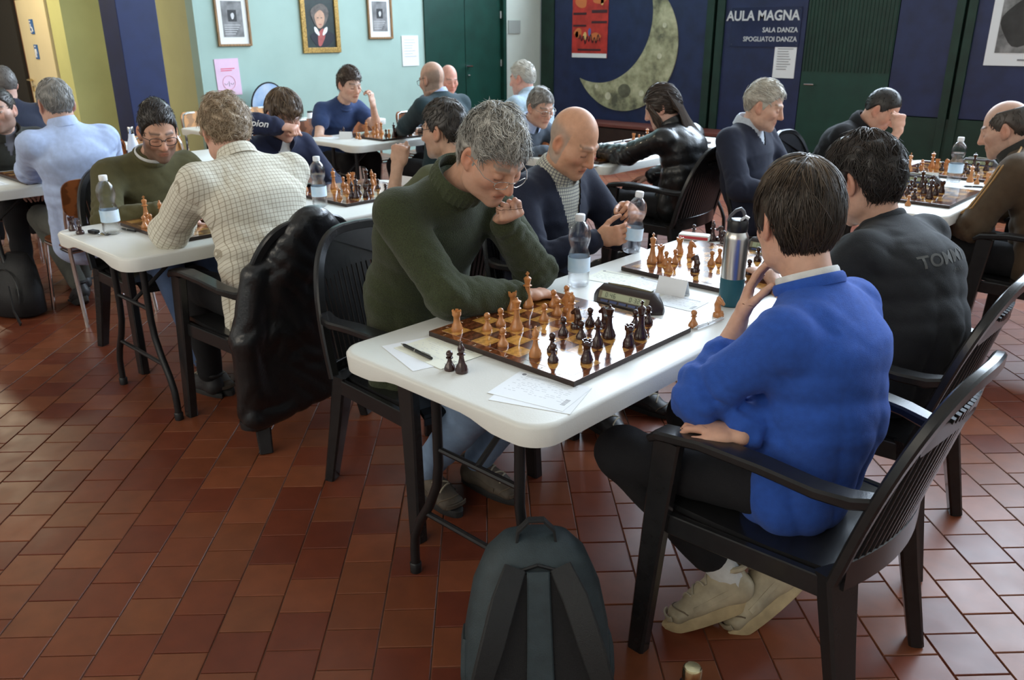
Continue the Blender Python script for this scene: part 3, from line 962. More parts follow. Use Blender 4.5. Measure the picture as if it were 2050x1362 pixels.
def arm_chair(label, x, y, rz, tilt=0.0, group='dark resin armchairs around the tables'):
    t = thing('resin_armchair', label, 'chair', (x, y, 0), math.radians(rz), group)
    for nm, ms in ARMP.items():
        for me in ms:
            link(bpy.data.objects.new(nm, me), t)
    return t
def school_mesh(ply):
    P = {}
    def g(fn, m, **kw):
        b = MB(); fn(b); o = b.build('tmp', m, None, **kw); me = o.data; bpy.data.objects.remove(o); return me
    P['frame'] = [g(lambda b: b.tube([(sx * .2, -.25, 0), (sx * .195, -.19, .42), (sx * .19, -.20, .60), (sx * .185, -.235, .74), (sx * .165, -.255, .80), (sx * .12, -.262, .815), (sx * .04, -.27, .815)], .0115, 8), CHROME, smooth=True) for sx in (-1, 1)]
    P['leg'] = [g(lambda b: b.tube([(sx * .205, .225, 0), (sx * .19, .175, .425)], .0115, 8), CHROME, smooth=True) for sx in (-1, 1)]
    P['seat_rail'] = [g(lambda b: b.tube([(-.19, .175, .422), (.19, .175, .422), (.195, -.19, .422), (-.195, -.19, .422), (-.19, .175, .422)], .010, 8), CHROME, smooth=True)]
    def seat(b):
        rr = rounded_rect(.40, .40, .06, 5)
        b.loft([[(x, y, .434 + .01 * (y / .2) ** 2) for x, y in rr], [(x, y, .446 + .01 * (y / .2) ** 2) for x, y in rr]])
    P['seat'] = [g(seat, ply, smooth=True)]
    def back(b):
        rr = rounded_rect(.40, .21, .06, 5)
        f = lambda x, z: -.235 - .055 * (1 - (x / .2) ** 2) - (z - .7) * .18
        b.loft([[(x, f(x, .72 + z) + .0, .72 + z) for x, z in rr], [(x, f(x, .72 + z) + .012, .72 + z) for x, z in rr]])
    P['backrest'] = [g(back, ply, smooth=True)]
    return P
SCH_D, SCH_L = school_mesh(PLYW), school_mesh(PLYL)
def school_chair(label, x, y, rz, P=None):
    t = thing('school_chair', label, 'chair', (x, y, 0), math.radians(rz), 'plywood and chrome chairs')
    for nm, ms in (P or SCH_D).items():
        for me in ms: link(bpy.data.objects.new(nm, me), t)
    return t

# facing +X is rz -90, facing -X is rz 90
C1 = arm_chair('dark resin armchair under the man in the green sweater', -2.045, 1.74, -90)
C2 = arm_chair('dark resin armchair under the bald man in the navy cardigan', -2.13, 2.64, -90)
C3 = arm_chair('dark resin armchair under the boy in the bright blue sweatshirt', -.72, 1.815, 90)
C4 = arm_chair('dark resin armchair under the youth in the charcoal T-shirt', -.83, 2.56, 93)
C5 = arm_chair('dark resin armchair under the bearded man in the olive sweatshirt', -4.11, 1.74, -88)
C6 = arm_chair('dark resin armchair with a leather jacket hung over its back', -2.97, 1.68, 90)
C7 = arm_chair('dark resin armchair under the boy in the navy zip hoodie', -4.38, 2.62, -90)
C8 = arm_chair('dark resin armchair under the man raising his bare fist', -2.89, 2.64, 90)
C17 = arm_chair('dark resin armchair under the girl in the leather jacket', -2.88, 4.50, 92)
C16 = arm_chair('dark resin armchair under the grey-haired man facing the girl', -4.29, 4.62, -90)
C18 = arm_chair('dark resin armchair under the white-haired man in the navy pullover', -2.11, 4.64, -90)
C19 = arm_chair('dark resin armchair under the youth in the black hooded jacket', -2.22, 5.48, -92)
C20 = arm_chair('dark resin armchair under the balding man in the brown tracksuit', -.75, 4.55, 90)
S9 = school_chair('brown plywood and chrome chair under the man in the pale blue shirt', -4.985, 1.735, 91)
S10 = school_chair('plywood chair under the bearded man in the dark fleece', -6.19, 1.68, -90)
S11 = school_chair('brown plywood chair under the man in the navy and black jumper by the door', -6.76, 1.92, 90)
S12 = school_chair('plywood chair under the youth in the blue T-shirt', -6.28, 4.32, -88)
S13 = school_chair('brown plywood chair under the man in the teal sweater', -4.99, 4.48, 90)
S13b = school_chair('empty brown plywood chair beside the teal-sweater man', -6.28, 4.87, -86)
S14 = school_chair('plywood chair under the pink-headed man past the teal sweater', -6.2, 5.42, -90)
S15 = school_chair('plywood chair under the white-haired man in the light blue shirt', -4.7, 5.32, 90)
S5a = school_chair('light plywood chair between the mint wall and the empty table', -7.75, 4.62, -90, SCH_L)
S5b = school_chair('light plywood chair at the wall end of the empty table', -7.75, 4.0, -90, SCH_L)
S5c = school_chair('empty brown plywood chair turned from the empty table', -6.62, 3.84, 90)
S8a = school_chair('light plywood chair at the end of the table by the blue column', -6.14, 2.82, -90, SCH_L)
S8b = school_chair('empty brown plywood chair at the table by the blue column', -6.62, 2.38, 90)
# ------------------------------------------------------------------ chess boards and pieces
BW_BORDER = mat('board_border_wood', (.16, .045, .014), .12, vary=.3, vscale=5, tex='wave', coat=1.0, stretch=(2, 14, 2))
BW_DARK = mat('board_dark_square', (.115, .030, .010), .12, vary=.35, vscale=6, tex='wave', coat=1.0, stretch=(2, 14, 2))
BW_LIGHT = mat('board_light_square', (.52, .25, .055), .12, vary=.18, vscale=6, tex='wave', coat=1.0, stretch=(2, 14, 2))
BW_EDGE = mat('board_edge', (.03, .016, .012), .4)
PW = mat('boxwood', (.50, .205, .065), .28, vary=.22, vscale=40, coat=.4)
PB = mat('dark_rosewood', (.040, .012, .009), .24, vary=.35, vscale=40, coat=.5)
PWL = mat('pale_boxwood', (.62, .42, .20), .35, vary=.1, vscale=30)
COORD = mat('board_coordinates', (.55, .45, .33), .5)
SQ = .0602
def board_meshes():
    g = {}
    m = MB(); m.box((0, 0, .0075), (.535, .535, .015)); o = m.build('board_base', BW_BORDER, None, bevel=.0015); g['base'] = o.data; bpy.data.objects.remove(o)
    g['base'].materials.append(BW_EDGE)
    for p in g['base'].polygons:
        if abs(p.normal.z) < .5: p.material_index = 1
    for nm, mm in (('dark', BW_DARK), ('light', BW_LIGHT)):
        m = MB(); m.box((0, 0, .0002), (SQ - .0004, SQ - .0004, .0008)); o = m.build('square', mm, None); g[nm] = o.data; bpy.data.objects.remove(o)
    return g
BM = board_meshes()
def make_board(label, cx, cy, rz=0.0, z=.7415, squares=True, digits=False):
    t = thing('chessboard', label, 'chessboard', (cx, cy, z), math.radians(rz), 'wooden chessboards')
    link(bpy.data.objects.new('board_base', BM['base']), t)
    for i in range(8):
        for j in range(8):
            o = link(bpy.data.objects.new('square', BM['light' if (i + j) % 2 == 0 else 'dark']), t)
            o.location = ((i - 3.5) * SQ, (j - 3.5) * SQ, .0151)
    if digits:
        for k in range(8):
            text(str(k + 1), .014, COORD, t, ((k - 3.5) * SQ, -.262, .0152), rot=(0, 0, 0), align='CENTER', extrude=.0002, name='coordinate_digit')
            text('hgfedcba'[k], .014, COORD, t, (-.255, (k - 3.5) * SQ, .0152), rot=(0, 0, -pi / 2), align='CENTER', extrude=.0002, name='coordinate_letter')
    return t
ZB = .7415 + .0153
PROF = {
 'P': [(.0145, 0), (.0150, .003), (.0150, .007), (.0130, .010), (.0125, .013), (.0085, .018), (.0055, .026), (.0050, .031), (.0095, .033), (.0095, .0345), (.0055, .036), (.0080, .040), (.0092, .0445), (.0080, .049), (.0045, .0525), (.0005, .0535)],
 'R': [(.0165, 0), (.0170, .003), (.0170, .009), (.0150, .012), (.0148, .016), (.0115, .022), (.0095, .032), (.0095, .042), (.0125, .046), (.0135, .049), (.0135, .058), (.0105, .058), (.0100, .054), (.0005, .0535)],
 'B': [(.0165, 0), (.0170, .003), (.0170, .009), (.0148, .013), (.0145, .017), (.0095, .025), (.0065, .038), (.0060, .046), (.0115, .049), (.0115, .0505), (.0065, .053), (.0090, .059), (.0098, .064), (.0080, .071), (.0040, .077), (.0030, .0785), (.0042, .081), (.0030, .084), (.0005, .085)],
 'Q': [(.0185, 0), (.0192, .003), (.0192, .010), (.0165, .014), (.0160, .019), (.0110, .028), (.0078, .045), (.0072, .060), (.0130, .063), (.0130, .065), (.0080, .067), (.0090, .072), (.0125, .083), (.0132, .086), (.0095, .0875), (.0085, .088), (.0035, .091), (.0045, .0935), (.0025, .0965), (.0005, .097)],
 'K': [(.0190, 0), (.0198, .003), (.0198, .010), (.0170, .014), (.0165, .020), (.0115, .030), (.0082, .048), (.0076, .064), (.0135, .067), (.0135, .069), (.0082, .071), (.0090, .076), (.0120, .089), (.0122, .091), (.0080, .095), (.0030, .097), (.0005, .0975)],
}
def piece_mesh(k, m):
    b = MB()
    if k in PROF:
        b.lathe(PROF[k], 18)
        if k == 'K':
            b.box((0, 0, .104), (.0045, .004, .015)); b.box((0, 0, .1055), (.012, .004, .0042))
        if k == 'R':
            for i in range(5):
                a = 2 * pi * i / 5
                b.box((.0117 * math.cos(a), .0117 * math.sin(a), .0595), (.0032, .009, .004), Matrix.Rotation(a, 3, 'Z'))
        o = b.build('piece', m, None, smooth=True, auto=.8)
        me = o.data; bpy.data.objects.remove(o); return me
    # knight: horse head as one smooth volume on a turned base
    S = Sdf()
    c = lambda p, q, r0, r1, k_=.004: S.cap(p, q, r0, r1, k_)
    S.ecap((0, -.003, .014), (0, -.006, .034), (.0085, .0125), (.0072, .0105), (1, 0, 0), .004)
    S.ecap((0, -.006, .034), (0, .001, .052), (.0070, .0105), (.0062, .0085), (1, 0, 0), .006)
    S.ecap((0, .002, .054), (0, .017, .043), (.0062, .0078), (.0048, .0055), (1, 0, 0), .005)
    c((.0035, -.002, .058), (.004, -.004, .066), .0028, .0012); c((-.0035, -.002, .058), (-.004, -.004, .066), .0028, .0012)
    c((0, -.008, .058), (0, -.0155, .030), .0032, .003, .003)
    S.ell((0, .012, .030), (.012, .007, .006), None, .004, True)
    V, F = sdf_mesh(S, .0017)
    b.lathe([(.0168, 0), (.0172, .003), (.0172, .009), (.0150, .012), (.0145, .016), (.006, .018)], 18)
    n = len(b.v); b.add(V, F)
    o = b.build('piece', m, None, smooth=True, auto=.9); me = o.data; bpy.data.objects.remove(o); return me
PM = {(k, c): piece_mesh(k, m) for k in 'PRBQKN' for c, m in (('w', PW), ('b', PB), ('y', PWL))}
FULL = {'P': 'pawn', 'R': 'rook', 'B': 'bishop', 'Q': 'queen', 'K': 'king', 'N': 'knight'}
TONE = {'w': 'honey-coloured wooden', 'b': 'dark brown wooden', 'y': 'pale yellow wooden'}
SHORT = {'w': 'honey', 'b': 'dark', 'y': 'pale'}
def pieces(lst, where, grp, z=ZB, face=None):
    cnt = {}
    for k, c, x, y in lst: cnt[k, c] = cnt.get((k, c), 0) + 1
    lab = {}
    uniq = [p for p in lst if cnt[p[0], p[1]] == 1]
    for kc in cnt:
        if cnt[kc] < 2: continue
        left = [i for i, p in enumerate(lst) if (p[0], p[1]) == kc]
        full = list(left)
        refs = [(min((math.hypot(lst[i][2] - u[2], lst[i][3] - u[3]), i) for i in full), u) for u in uniq]
        for (d, i), u in sorted(refs, key=lambda q: q[0][0]):
            if i in lab: continue
            lab[i] = '%s %s nearest the %s %s, %s' % (SHORT[kc[1]], FULL[kc[0]], SHORT[u[1]], FULL[u[0]], where)
    for i, (k, c, x, y) in enumerate(lst):
        o = link(bpy.data.objects.new(FULL[k], PM[k, c]))
        o.location = (x, y, z)
        rz = random.uniform(-.3, .3) + (-pi / 2 if c == 'w' else pi / 2)
        o.rotation_euler = (0, 0, face if face else rz)
        tag(o, lab.get(i, '%s %s %s' % (TONE[c], FULL[k], where)), 'chess piece', grp)
make_board('glossy wooden chessboard before the green-sweater man, with dark border', -1.418, 1.712, 0, digits=True)
make_board('glossy wooden chessboard before the bald man in the navy cardigan', -1.42, 2.643)
make_board('wooden chessboard before the bearded man in the olive sweatshirt', -3.545, 1.72)
make_board('wooden chessboard before the boy in the navy zip hoodie', -3.645, 2.66)
make_board('wooden chessboard before the bearded man in the dark fleece', -5.52, 1.80)
make_board('wooden chessboard before the youth in the blue T-shirt', -5.57, 4.42)
make_board('wooden chessboard at the far end of the table behind the teal sweater', -5.6, 5.3)
make_board('wooden chessboard between the girl and the grey-haired man', -3.56, 4.6)
make_board('wooden chessboard with few pieces at the far end of the girl\'s table', -3.56, 5.48)
make_board('wooden chessboard before the white-haired man in the navy pullover', -1.43, 4.62)
make_board('wooden chessboard before the youth in the black hooded jacket', -1.48, 5.54)
make_board('wooden chessboard on the empty table by the mint wall', -7.1, 4.15)

g1 = 'pieces on the board before the green-sweater man'
pieces([('R','w',-1.628,1.502),('P','w',-1.567,1.563),('P','w',-1.567,1.619),('Q','w',-1.508,1.624),('K','w',-1.628,1.802),('R','w',-1.637,1.743),('P','w',-1.447,1.503),('B','w',-1.331,1.505),('P','w',-1.502,1.737),('P','w',-1.571,1.860),('P','w',-1.507,1.803),('P','w',-1.570,1.922),('N','w',-1.504,1.852),('B','w',-1.450,1.801),('N','b',-1.390,1.749),('P','b',-1.383,1.682),('P','b',-1.321,1.562),('P','b',-1.271,1.507),('P','b',-1.326,1.691),('P','b',-1.378,1.798),('B','b',-1.258,1.677),('Q','b',-1.273,1.749),('K','b',-1.205,1.803),('N','b',-1.337,1.808),('R','b',-1.207,1.566),('R','b',-1.196,1.735),('P','b',-1.271,1.871),('P','b',-1.263,1.925)], 'on the board before the green-sweater man', g1)
g2 = 'captured pieces standing beside the boards'
pieces([('P','b',-1.458,1.316),('B','b',-1.424,1.326)], 'standing by the ballpoint pen off the board', g2, .7405)
pieces([('P','w',-1.171,2.025),('N','w',-1.166,2.161)], 'standing off the board near the steel flask', g2, .7405)
pieces([('K','w',-1.634,2.494),('R','w',-1.624,2.533),('P','w',-1.577,2.499),('P','w',-1.522,2.436),('P','w',-1.568,2.544),('R','w',-1.635,2.680),('N','w',-1.572,2.662),('N','b',-1.451,2.493),('P','w',-1.457,2.615),('P','w',-1.454,2.665),('P','b',-1.30,2.60),('P','b',-1.30,2.72),('K','b',-1.22,2.78),('R','b',-1.22,2.60),('P','b',-1.36,2.78)], 'on the board before the bald cardigan man', 'pieces on the board before the bald man')
pieces([('P','b',-1.772,3.008),('B','b',-1.679,3.003),('N','b',-1.656,3.024),('P','b',-1.62,2.99),('R','b',-1.60,3.03)], 'standing off the board by the red spectacle case', g2, .7405)
pieces([('K','w',-3.745,1.555),('P','w',-3.659,1.520),('P','w',-3.617,1.517),('B','w',-3.729,1.616),('P','w',-3.690,1.603),('P','w',-3.599,1.480),('Q','w',-3.755,1.80),('R','w',-3.755,1.92),('P','w',-3.69,1.86),('P','w',-3.69,1.74),('P','b',-3.46,1.80),('N','b',-3.52,1.86),('K','b',-3.34,1.80),('R','b',-3.34,1.92)], 'on the board before the olive-sweatshirt man', 'pieces on the board before the olive-sweatshirt man')
pieces([('R','b',-3.853,1.270),('N','b',-3.759,1.266)], 'standing at the table corner by the keys', g2, .7405)
pieces([('K','w',-3.773,2.601),('P','w',-3.798,2.682),('R','w',-3.837,2.776),('R','w',-3.84,2.46),('P','w',-3.515,2.452),('B','b',-3.489,2.511),('K','b',-3.461,2.519),('R','b',-3.458,2.577),('P','b',-3.595,2.763),('N','b',-3.573,2.682),('B','w',-3.719,2.818),('P','b',-3.528,2.588),('Q','b',-3.716,2.778),('P','w',-3.758,2.869),('P','b',-3.45,2.70),('Q','w',-3.66,2.62),('P','w',-3.60,2.56)], 'on the board before the hoodie boy', 'pieces on the board before the hoodie boy')
pieces([('P','w',-5.55,1.60),('Q','b',-5.42,1.70),('P','b',-5.37,1.66),('K','b',-5.31,1.78),('P','w',-5.67,1.72),('K','w',-5.73,1.84),('R','w',-5.73,1.66)], 'on the board before the dark-fleece man', 'pieces on the board before the dark-fleece man')
pieces([('K','w',-5.702,4.298),('R','w',-5.658,4.337),('B','w',-5.723,4.424),('Q','w',-5.608,4.381),('P','b',-5.469,4.318),('P','w',-5.451,4.334),('N','b',-5.426,4.376),('K','b',-5.381,4.330),('P','b',-5.416,4.431),('P','b',-5.357,4.392),('R','b',-5.38,4.50)], 'on the board before the blue T-shirt youth', 'pieces on the board before the blue T-shirt youth')
pieces([('P','w',-5.548,4.11),('P','w',-5.605,4.125)], 'standing off the board by the name card of the blue T-shirt youth', g2, .7405)
pieces([('P','b',-5.808,4.11),('B','b',-5.775,4.12)], 'standing beside the score sheet of the blue T-shirt youth', g2, .7405)
pieces([('P','b',-1.418,4.518),('P','b',-1.352,4.412),('Q','b',-1.431,4.761),('B','b',-1.361,4.588),('K','b',-1.295,4.464),('R','b',-1.304,4.584),('R','b',-1.303,4.678),('N','b',-1.399,4.830),('P','b',-1.453,4.659),('P','b',-1.474,4.781),('K','w',-1.63,4.60),('P','w',-1.57,4.72),('P','w',-1.57,4.50)], 'on the board before the navy-pullover man', 'pieces on the board before the navy-pullover man')
pieces([('P','w',-1.339,4.296)], 'standing off the board near the white pen', g2, .7405)
pieces([('K','w',-1.676,5.289),('P','b',-1.631,5.30),('P','w',-1.625,5.365),('P','w',-1.660,5.466),('Q','w',-1.620,5.524),('R','w',-1.581,5.490),('P','b',-1.541,5.458),('N','w',-1.534,5.520),('P','b',-1.416,5.424),('P','b',-1.431,5.535),('P','b',-1.376,5.410),('Q','b',-1.418,5.650),('P','b',-1.378,5.583),('R','b',-1.342,5.635)], 'on the board before the hooded youth', 'pieces on the board before the hooded youth')
pieces([('Q','w',-1.318,5.235),('P','w',-1.270,5.19),('R','w',-1.225,5.22)], 'standing off the board behind the water bottle', g2, .7405)
pieces([('R','w',-3.751,5.368),('P','w',-3.720,5.396),('P','w',-3.662,5.366),('Q','w',-3.691,5.462)], 'on the far board of the girl\'s table', 'pieces on the far board of the girl\'s table')
pieces([('P','b',-3.687,4.80),('P','w',-3.733,4.74),('P','w',-3.665,4.68),('P','b',-3.63,4.80),('K','w',-3.76,4.6),('Q','b',-3.40,4.74)], 'on the board between the girl and the grey-haired man', 'pieces on the girl\'s board')
pieces([('P','y',-7.301,4.00),('P','y',-7.24,4.06),('Q','y',-7.30,4.18),('P','y',-7.30,4.26),('P','y',-7.24,4.24),('K','y',-7.30,4.12),('P','y',-7.24,4.12),('R','y',-7.30,3.94)], 'lined up on the empty table by the mint wall', 'pale pieces on the empty table')

# ------------------------------------------------------------------ small things
PET = mat('clear_pet', (.95, .97, 1.0), .06, trans=1.0, ior=1.22, alpha=.45)
WATER = mat('water', (.97, .98, 1.0), .0, trans=1.0, ior=1.10, alpha=.35)
CAPW = mat('bottle_cap_white', (.82, .83, .85), .4)
LABELB = mat('bottle_label', (.46, .66, .85), .4, color2=(.80, .88, .95), vscale=14)
def bottle_meshes(half=True):
    prof = [(.026, .0), (.033, .006), (.0345, .02), (.033, .035), (.0345, .05), (.0345, .095), (.0325, .106), (.0270, .120), (.0265, .125), (.0315, .137), (.0350, .155), (.0345, .172), (.029, .190), (.0185, .203), (.0135, .208), (.0125, .214)]
    P = {}
    def g(fn, m):
        b = MB(); fn(b); o = b.build('t', m, None, smooth=True, auto=1.2); me = o.data; bpy.data.objects.remove(o); return me
    inner = [(max(.001, r - .0012), z + .0012) for r, z in prof]
    P['bottle_body'] = g(lambda b: b.loft([[(r * math.cos(2 * pi * k / 28) * (1 + (.05 * math.cos(5 * 2 * pi * k / 28) if z < .012 else 0)), r * math.sin(2 * pi * k / 28) * (1 + (.05 * math.cos(5 * 2 * pi * k / 28) if z < .012 else 0)), z) for k in range(28)] for r, z in [(.001, .004)] + prof + [(r, z) for r, z in inner[::-1]] + [(.001, .006)]], caps=False), PET)
    P['cap'] = g(lambda b: b.lathe([(.0150, .209), (.0158, .212), (.0158, .227), (.0140, .2295), (.0005, .230)], 24), CAPW)
    P['label_band'] = g(lambda b: b.lathe([(.0349, .050), (.0352, .052), (.0352, .094), (.0349, .096)], 28, caps=False), LABELB)
    P['water'] = g(lambda b: b.lathe([(.0005, .007), (.030, .009), (.0325, .02), (.0328, .05), (.0328, .095), (.0305, .106), (.0250, .122), (.029, .136), (.0320, .150), (.0005, .1502)], 24), WATER)
    return P
BOT = bottle_meshes()
def bottle(label, x, y, z=.7405, rz=0.0, rot=None, s=1.0, water=True):
    t = thing('water_bottle', label, 'bottle', (x, y, z), rz, 'small clear water bottles')
    for nm, me in BOT.items():
        if nm == 'water' and not water: continue
        o = link(bpy.data.objects.new(nm, me), t)
    t.scale = (s, s, s)
    if rot: t.rotation_euler = rot
    return t
bottle('clear water bottle with blue label beside the digital clock', -1.685, 2.126, s=1.08)
bottle('clear water bottle with blue label at the corner by the keys', -3.663, 1.365, s=1.1)
bottle('clear water bottle with blue label by the hoodie boy\'s board', -3.488, 2.314, s=1.08)
bottle('clear water bottle with blue label between the two far boards', -1.386, 5.166, s=1.1)
wb = thing('steel_flask', 'white slim flask with a steel cap behind the olive sweatshirt', 'flask', (-5.247, 2.167, .7405))
quick('flask_body', mat('white_enamel', (.78, .83, .90), .3), wb, lambda b: b.lathe([(.033, 0), (.035, .006), (.035, .15), (.030, .18), (.019, .215), (.0165, .235)], 24), smooth=True)
quick('cap', CHROME, wb, lambda b: b.lathe([(.0175, .235), (.018, .238), (.018, .272), (.0165, .276), (.0005, .277)], 20), smooth=True)

th = thing('thermos_flask', 'steel insulated bottle with teal base sleeve and black handle lid', 'flask', (-1.198, 2.291, .7405), math.radians(25))
TEAL = mat('teal_silicone', (.012, .085, .115), .45); BLKP = mat('black_plastic', (.014, .014, .015), .35)
quick('steel_body', STEELM, th, lambda b: b.lathe([(.0375, .088), (.0375, .215), (.0365, .224), (.031, .236), (.0285, .240)], 32), smooth=True)
quick('base_sleeve', TEAL, th, lambda b: b.lathe([(.0345, 0), (.0378, .003), (.0382, .09), (.0376, .0905)], 32), smooth=True)
lid = quick('lid', BLKP, th, lambda b: b.lathe([(.0305, .238), (.0315, .240), (.0315, .268), (.028, .275), (.012, .278), (.0005, .278)], 28), smooth=True)
quick('carry_handle', mat('grey_plastic', (.10, .10, .11), .3), lid, lambda b: b.bar([(-.029, 0, .268), (-.024, 0, .283), (-.008, 0, .302), (.006, 0, .308), (.014, 0, .300), (.020, 0, .284), (.026, 0, .272)], .020, .010, right=(0, 1, 0), rnd=.5), smooth=True)
quick('spout', mat('pale_grey_plastic', (.55, .57, .58), .3), lid, lambda b: b.bar([(.010, -.012, .276), (.022, -.014, .288), (.032, -.014, .282)], .016, .008, right=(0, 1, 0)), smooth=True)

CLKB = mat('clock_body', (.030, .020, .018), .35); CLKF = mat('clock_face_olive', (.20, .19, .12), .4); LCD = mat('lcd', (.36, .42, .27), .25); LCDD = mat('lcd_digits', (.06, .08, .05), .4); CLKBTN = mat('clock_buttons_blue', (.04, .07, .20), .4)
SEG = {'0': 'abcdef', '1': 'bc', '2': 'abged', '3': 'abgcd', '4': 'fgbc', '5': 'afgcd', '6': 'afgedc', '7': 'abc', '8': 'abcdefg', '9': 'abcdfg'}
def clock(label, x, y, rz, times=('0:46', '0:32'), z=.7415, digits=True, s=1.0):
    """wedge-shaped digital chess clock, front towards -y, pointed ends"""
    t = thing('chess_clock', label, 'clock', (x, y, z), math.radians(rz), 'digital chess clocks')
    t.scale = (s, s, s)
    w = .083
    sec = [(-.042, 0), (-.045, .008), (-.030, .040), (-.020, .050), (-.008, .054), (.012, .050), (.040, .012), (.042, 0)]
    def body(b):
        rings = []
        for xx, k, dy in ((-w - .030, .10, -.010), (-w - .022, .45, -.006), (-w, 1, 0), (w, 1, 0), (w + .022, .45, -.006), (w + .030, .10, -.010)):
            rings.append([(xx, yy * (k if k < 1 else 1) + dy, zz * (.25 + .75 * k)) for yy, zz in sec])
        b.loft(rings)
    quick('clock_body', CLKB, t, body, smooth=True, auto=.5)
    nx = nrm((0, -.032, -.0)); ang = math.atan2(.032, .015)
    R_ = Matrix.Rotation(math.radians(65), 3, 'X')
    def onface(v): return Vector((0, -.0378, .025)) + R_ @ Vector(v)
    def slab(nm, m, x0, x1, v0, v1, h, p):
        def f(b):
            P = [onface((xx, vv, hh)) for hh in (-.002, h) for xx, vv in ((x0, v0), (x1, v0), (x1, v1), (x0, v1))]
            b.add(P, [(3, 2, 1, 0), (4, 5, 6, 7), (0, 1, 5, 4), (1, 2, 6, 5), (2, 3, 7, 6), (3, 0, 4, 7)])
        return quick(nm, m, p, f)
    fp = slab('face_plate', CLKF, -.081, .081, -.006, .016, .0012, t)
    lc = slab('screen', LCD, -.070, .070, -.004, .014, .0020, t)
    for k in range(5): slab('button', CLKBTN, -.070 + .030 * k, -.046 + .030 * k, -.0155, -.009, .0016, t)
    if digits:
        W_, H_, th_, y0 = .0068, .0125, .0014, -.001
        q = {'a': (0, H_ - th_, W_, H_), 'd': (0, 0, W_, th_), 'g': (0, H_ / 2 - th_ / 2, W_, H_ / 2 + th_ / 2), 'f': (0, H_ / 2, th_, H_), 'e': (0, 0, th_, H_ / 2), 'b': (W_ - th_, H_ / 2, W_, H_), 'c': (W_ - th_, 0, W_, H_ / 2)}
        def segs(cx, lst):
            def dg(b):
                for x0, v0, x1, v1 in lst:
                    b.add([onface((cx + xx, y0 + vv, .0025)) for xx, vv in ((x0, v0), (x1, v0), (x1, v1), (x0, v1))], [(0, 1, 2, 3)])
            quick('digit', LCDD, lc, dg)
        for ti, tx in enumerate(times):
            cx = -.058 + ti * .078
            for chh in tx:
                if chh == ':':
                    segs(cx, [(0, .003, .0015, .0045), (0, .0075, .0015, .009)]); cx += .005
                else:
                    segs(cx, [q[c_] for c_ in SEG[chh]]); cx += .0105
    quick('rocker', CLKF, t, lambda b: b.bar([(-.07, .0, .054), (0, .0, .057), (.07, .0, .054)], .014, .006, right=(0, 1, 0)), smooth=True)
    return t
clock('black wedge digital chess clock reading 0:46 and 0:32 beside the green-sweater game', -1.425, 2.062, 4, s=1.12)
clock('black digital chess clock behind the steel insulated bottle', -1.40, 2.985, 4, ('1:07', '0:51'))
clock('black digital chess clock before the navy-pullover man', -1.50, 4.97, 3, ('0:38', '0:44'))
clock('black digital chess clock beside the girl\'s sleeve', -3.52, 4.96, 3, ('0:21', '0:35'))
clock('black digital chess clock by the far table edge behind the water bottle', -1.44, 5.86, 3, ('0:55', '0:29'))
clock('dark digital chess clock on the table by the blue column', -6.95, 2.62, 3, ('0:12', '0:40'))
clock('dark digital chess clock near the wall on the empty table', -7.05, 5.15, 20, ('0:10', '0:10'))

SHEETY = mat('score_sheet_cream', (.80, .80, .68), .7); SHEETW = mat('score_sheet_white', (.80, .82, .84), .7); PENCIL = mat('pencil_writing', (.60, .62, .66), .8)
def paper(label, cx, cy, w, h, rz, m, z=.7408, lines=True, seed=0, name='score_sheet', logo=True):
    t = thing(name, label, 'paper', (cx, cy, z), math.radians(rz), 'score sheets on the tables')
    quick('sheet', m, t, lambda b: b.box((0, 0, .0003), (w, h, .0005)))
    if lines:
        r = random.Random(seed)
        def ln(b):
            for k in range(9):
                y = h * (.30 - .065 * k)
                x = -w * .40
                while x < w * .36:
                    dx = r.uniform(.004, .014)
                    if r.random() < .6: b.box((x + dx / 2, y + r.uniform(-.001, .001), .0007), (dx, .0012, .0002))
                    x += dx + r.uniform(.002, .008)
        quick('handwriting', PENCIL, t, ln)
        def hdr(b):
            b.box((0, h * .40, .0007), (w * .7, .0012, .0002)); b.box((0, h * .36, .0007), (w * .7, .0012, .0002))
            if logo: b.lathe([(.006, .0006), (.006, .0009)], 12, (-w * .40, h * .42, 0))
            for k in range(6): b.box((w * .42, -h * .30 + .006 * k, .0007), (.012, .0022, .0002))
        quick('printed_header', INK, t, hdr)
    return t
paper('white folded sheet under the cream score sheet at the table corner', -1.60, 1.345, .21, .15, -16, SHEETW, .7406, False, 1, 'paper_sheet')
paper('cream score sheet with handwriting under the black pen', -1.575, 1.385, .21, .155, -4, SHEETY, .7413, True, 2)
paper('white score sheet with handwriting near the rounded front corner', -1.20, 1.375, .205, .155, 12, SHEETW, .7413, True, 3)
paper('plain white sheet beneath the front score sheet', -1.185, 1.360, .205, .155, 20, SHEETW, .7406, False, 4, 'paper_sheet')
paper('cream score sheet between the water bottle and the second board', -1.66, 2.28, .15, .14, 8, SHEETY, .7406, True, 5)
paper('white score sheet behind the digital clock', -1.52, 2.285, .15, .14, -5, SHEETW, .7413, True, 6)
paper('white score sheet under the folded name card', -1.33, 2.20, .15, .12, 3, SHEETW, .7406, True, 7)
paper('score sheet at the right of the second board, near the pen', -1.24, 5.03, .15, .2, 5, SHEETW, .7406, True, 8)
paper('white score sheet before the blue T-shirt youth', -5.83, 4.02, .21, .15, 5, SHEETW, .7406, True, 9)
paper('white score sheet under the girl\'s outstretched sleeve', -3.36, 4.32, .2, .15, -10, SHEETW, .7406, True, 10)
paper('white sheets behind the girl\'s back on her table', -3.33, 5.75, .3, .4, 0, SHEETW, .7406, False, 11, 'paper_sheet')
paper('score sheet near the bearded man\'s hands', -5.45, 1.40, .2, .15, 0, SHEETW, .7406, True, 12)

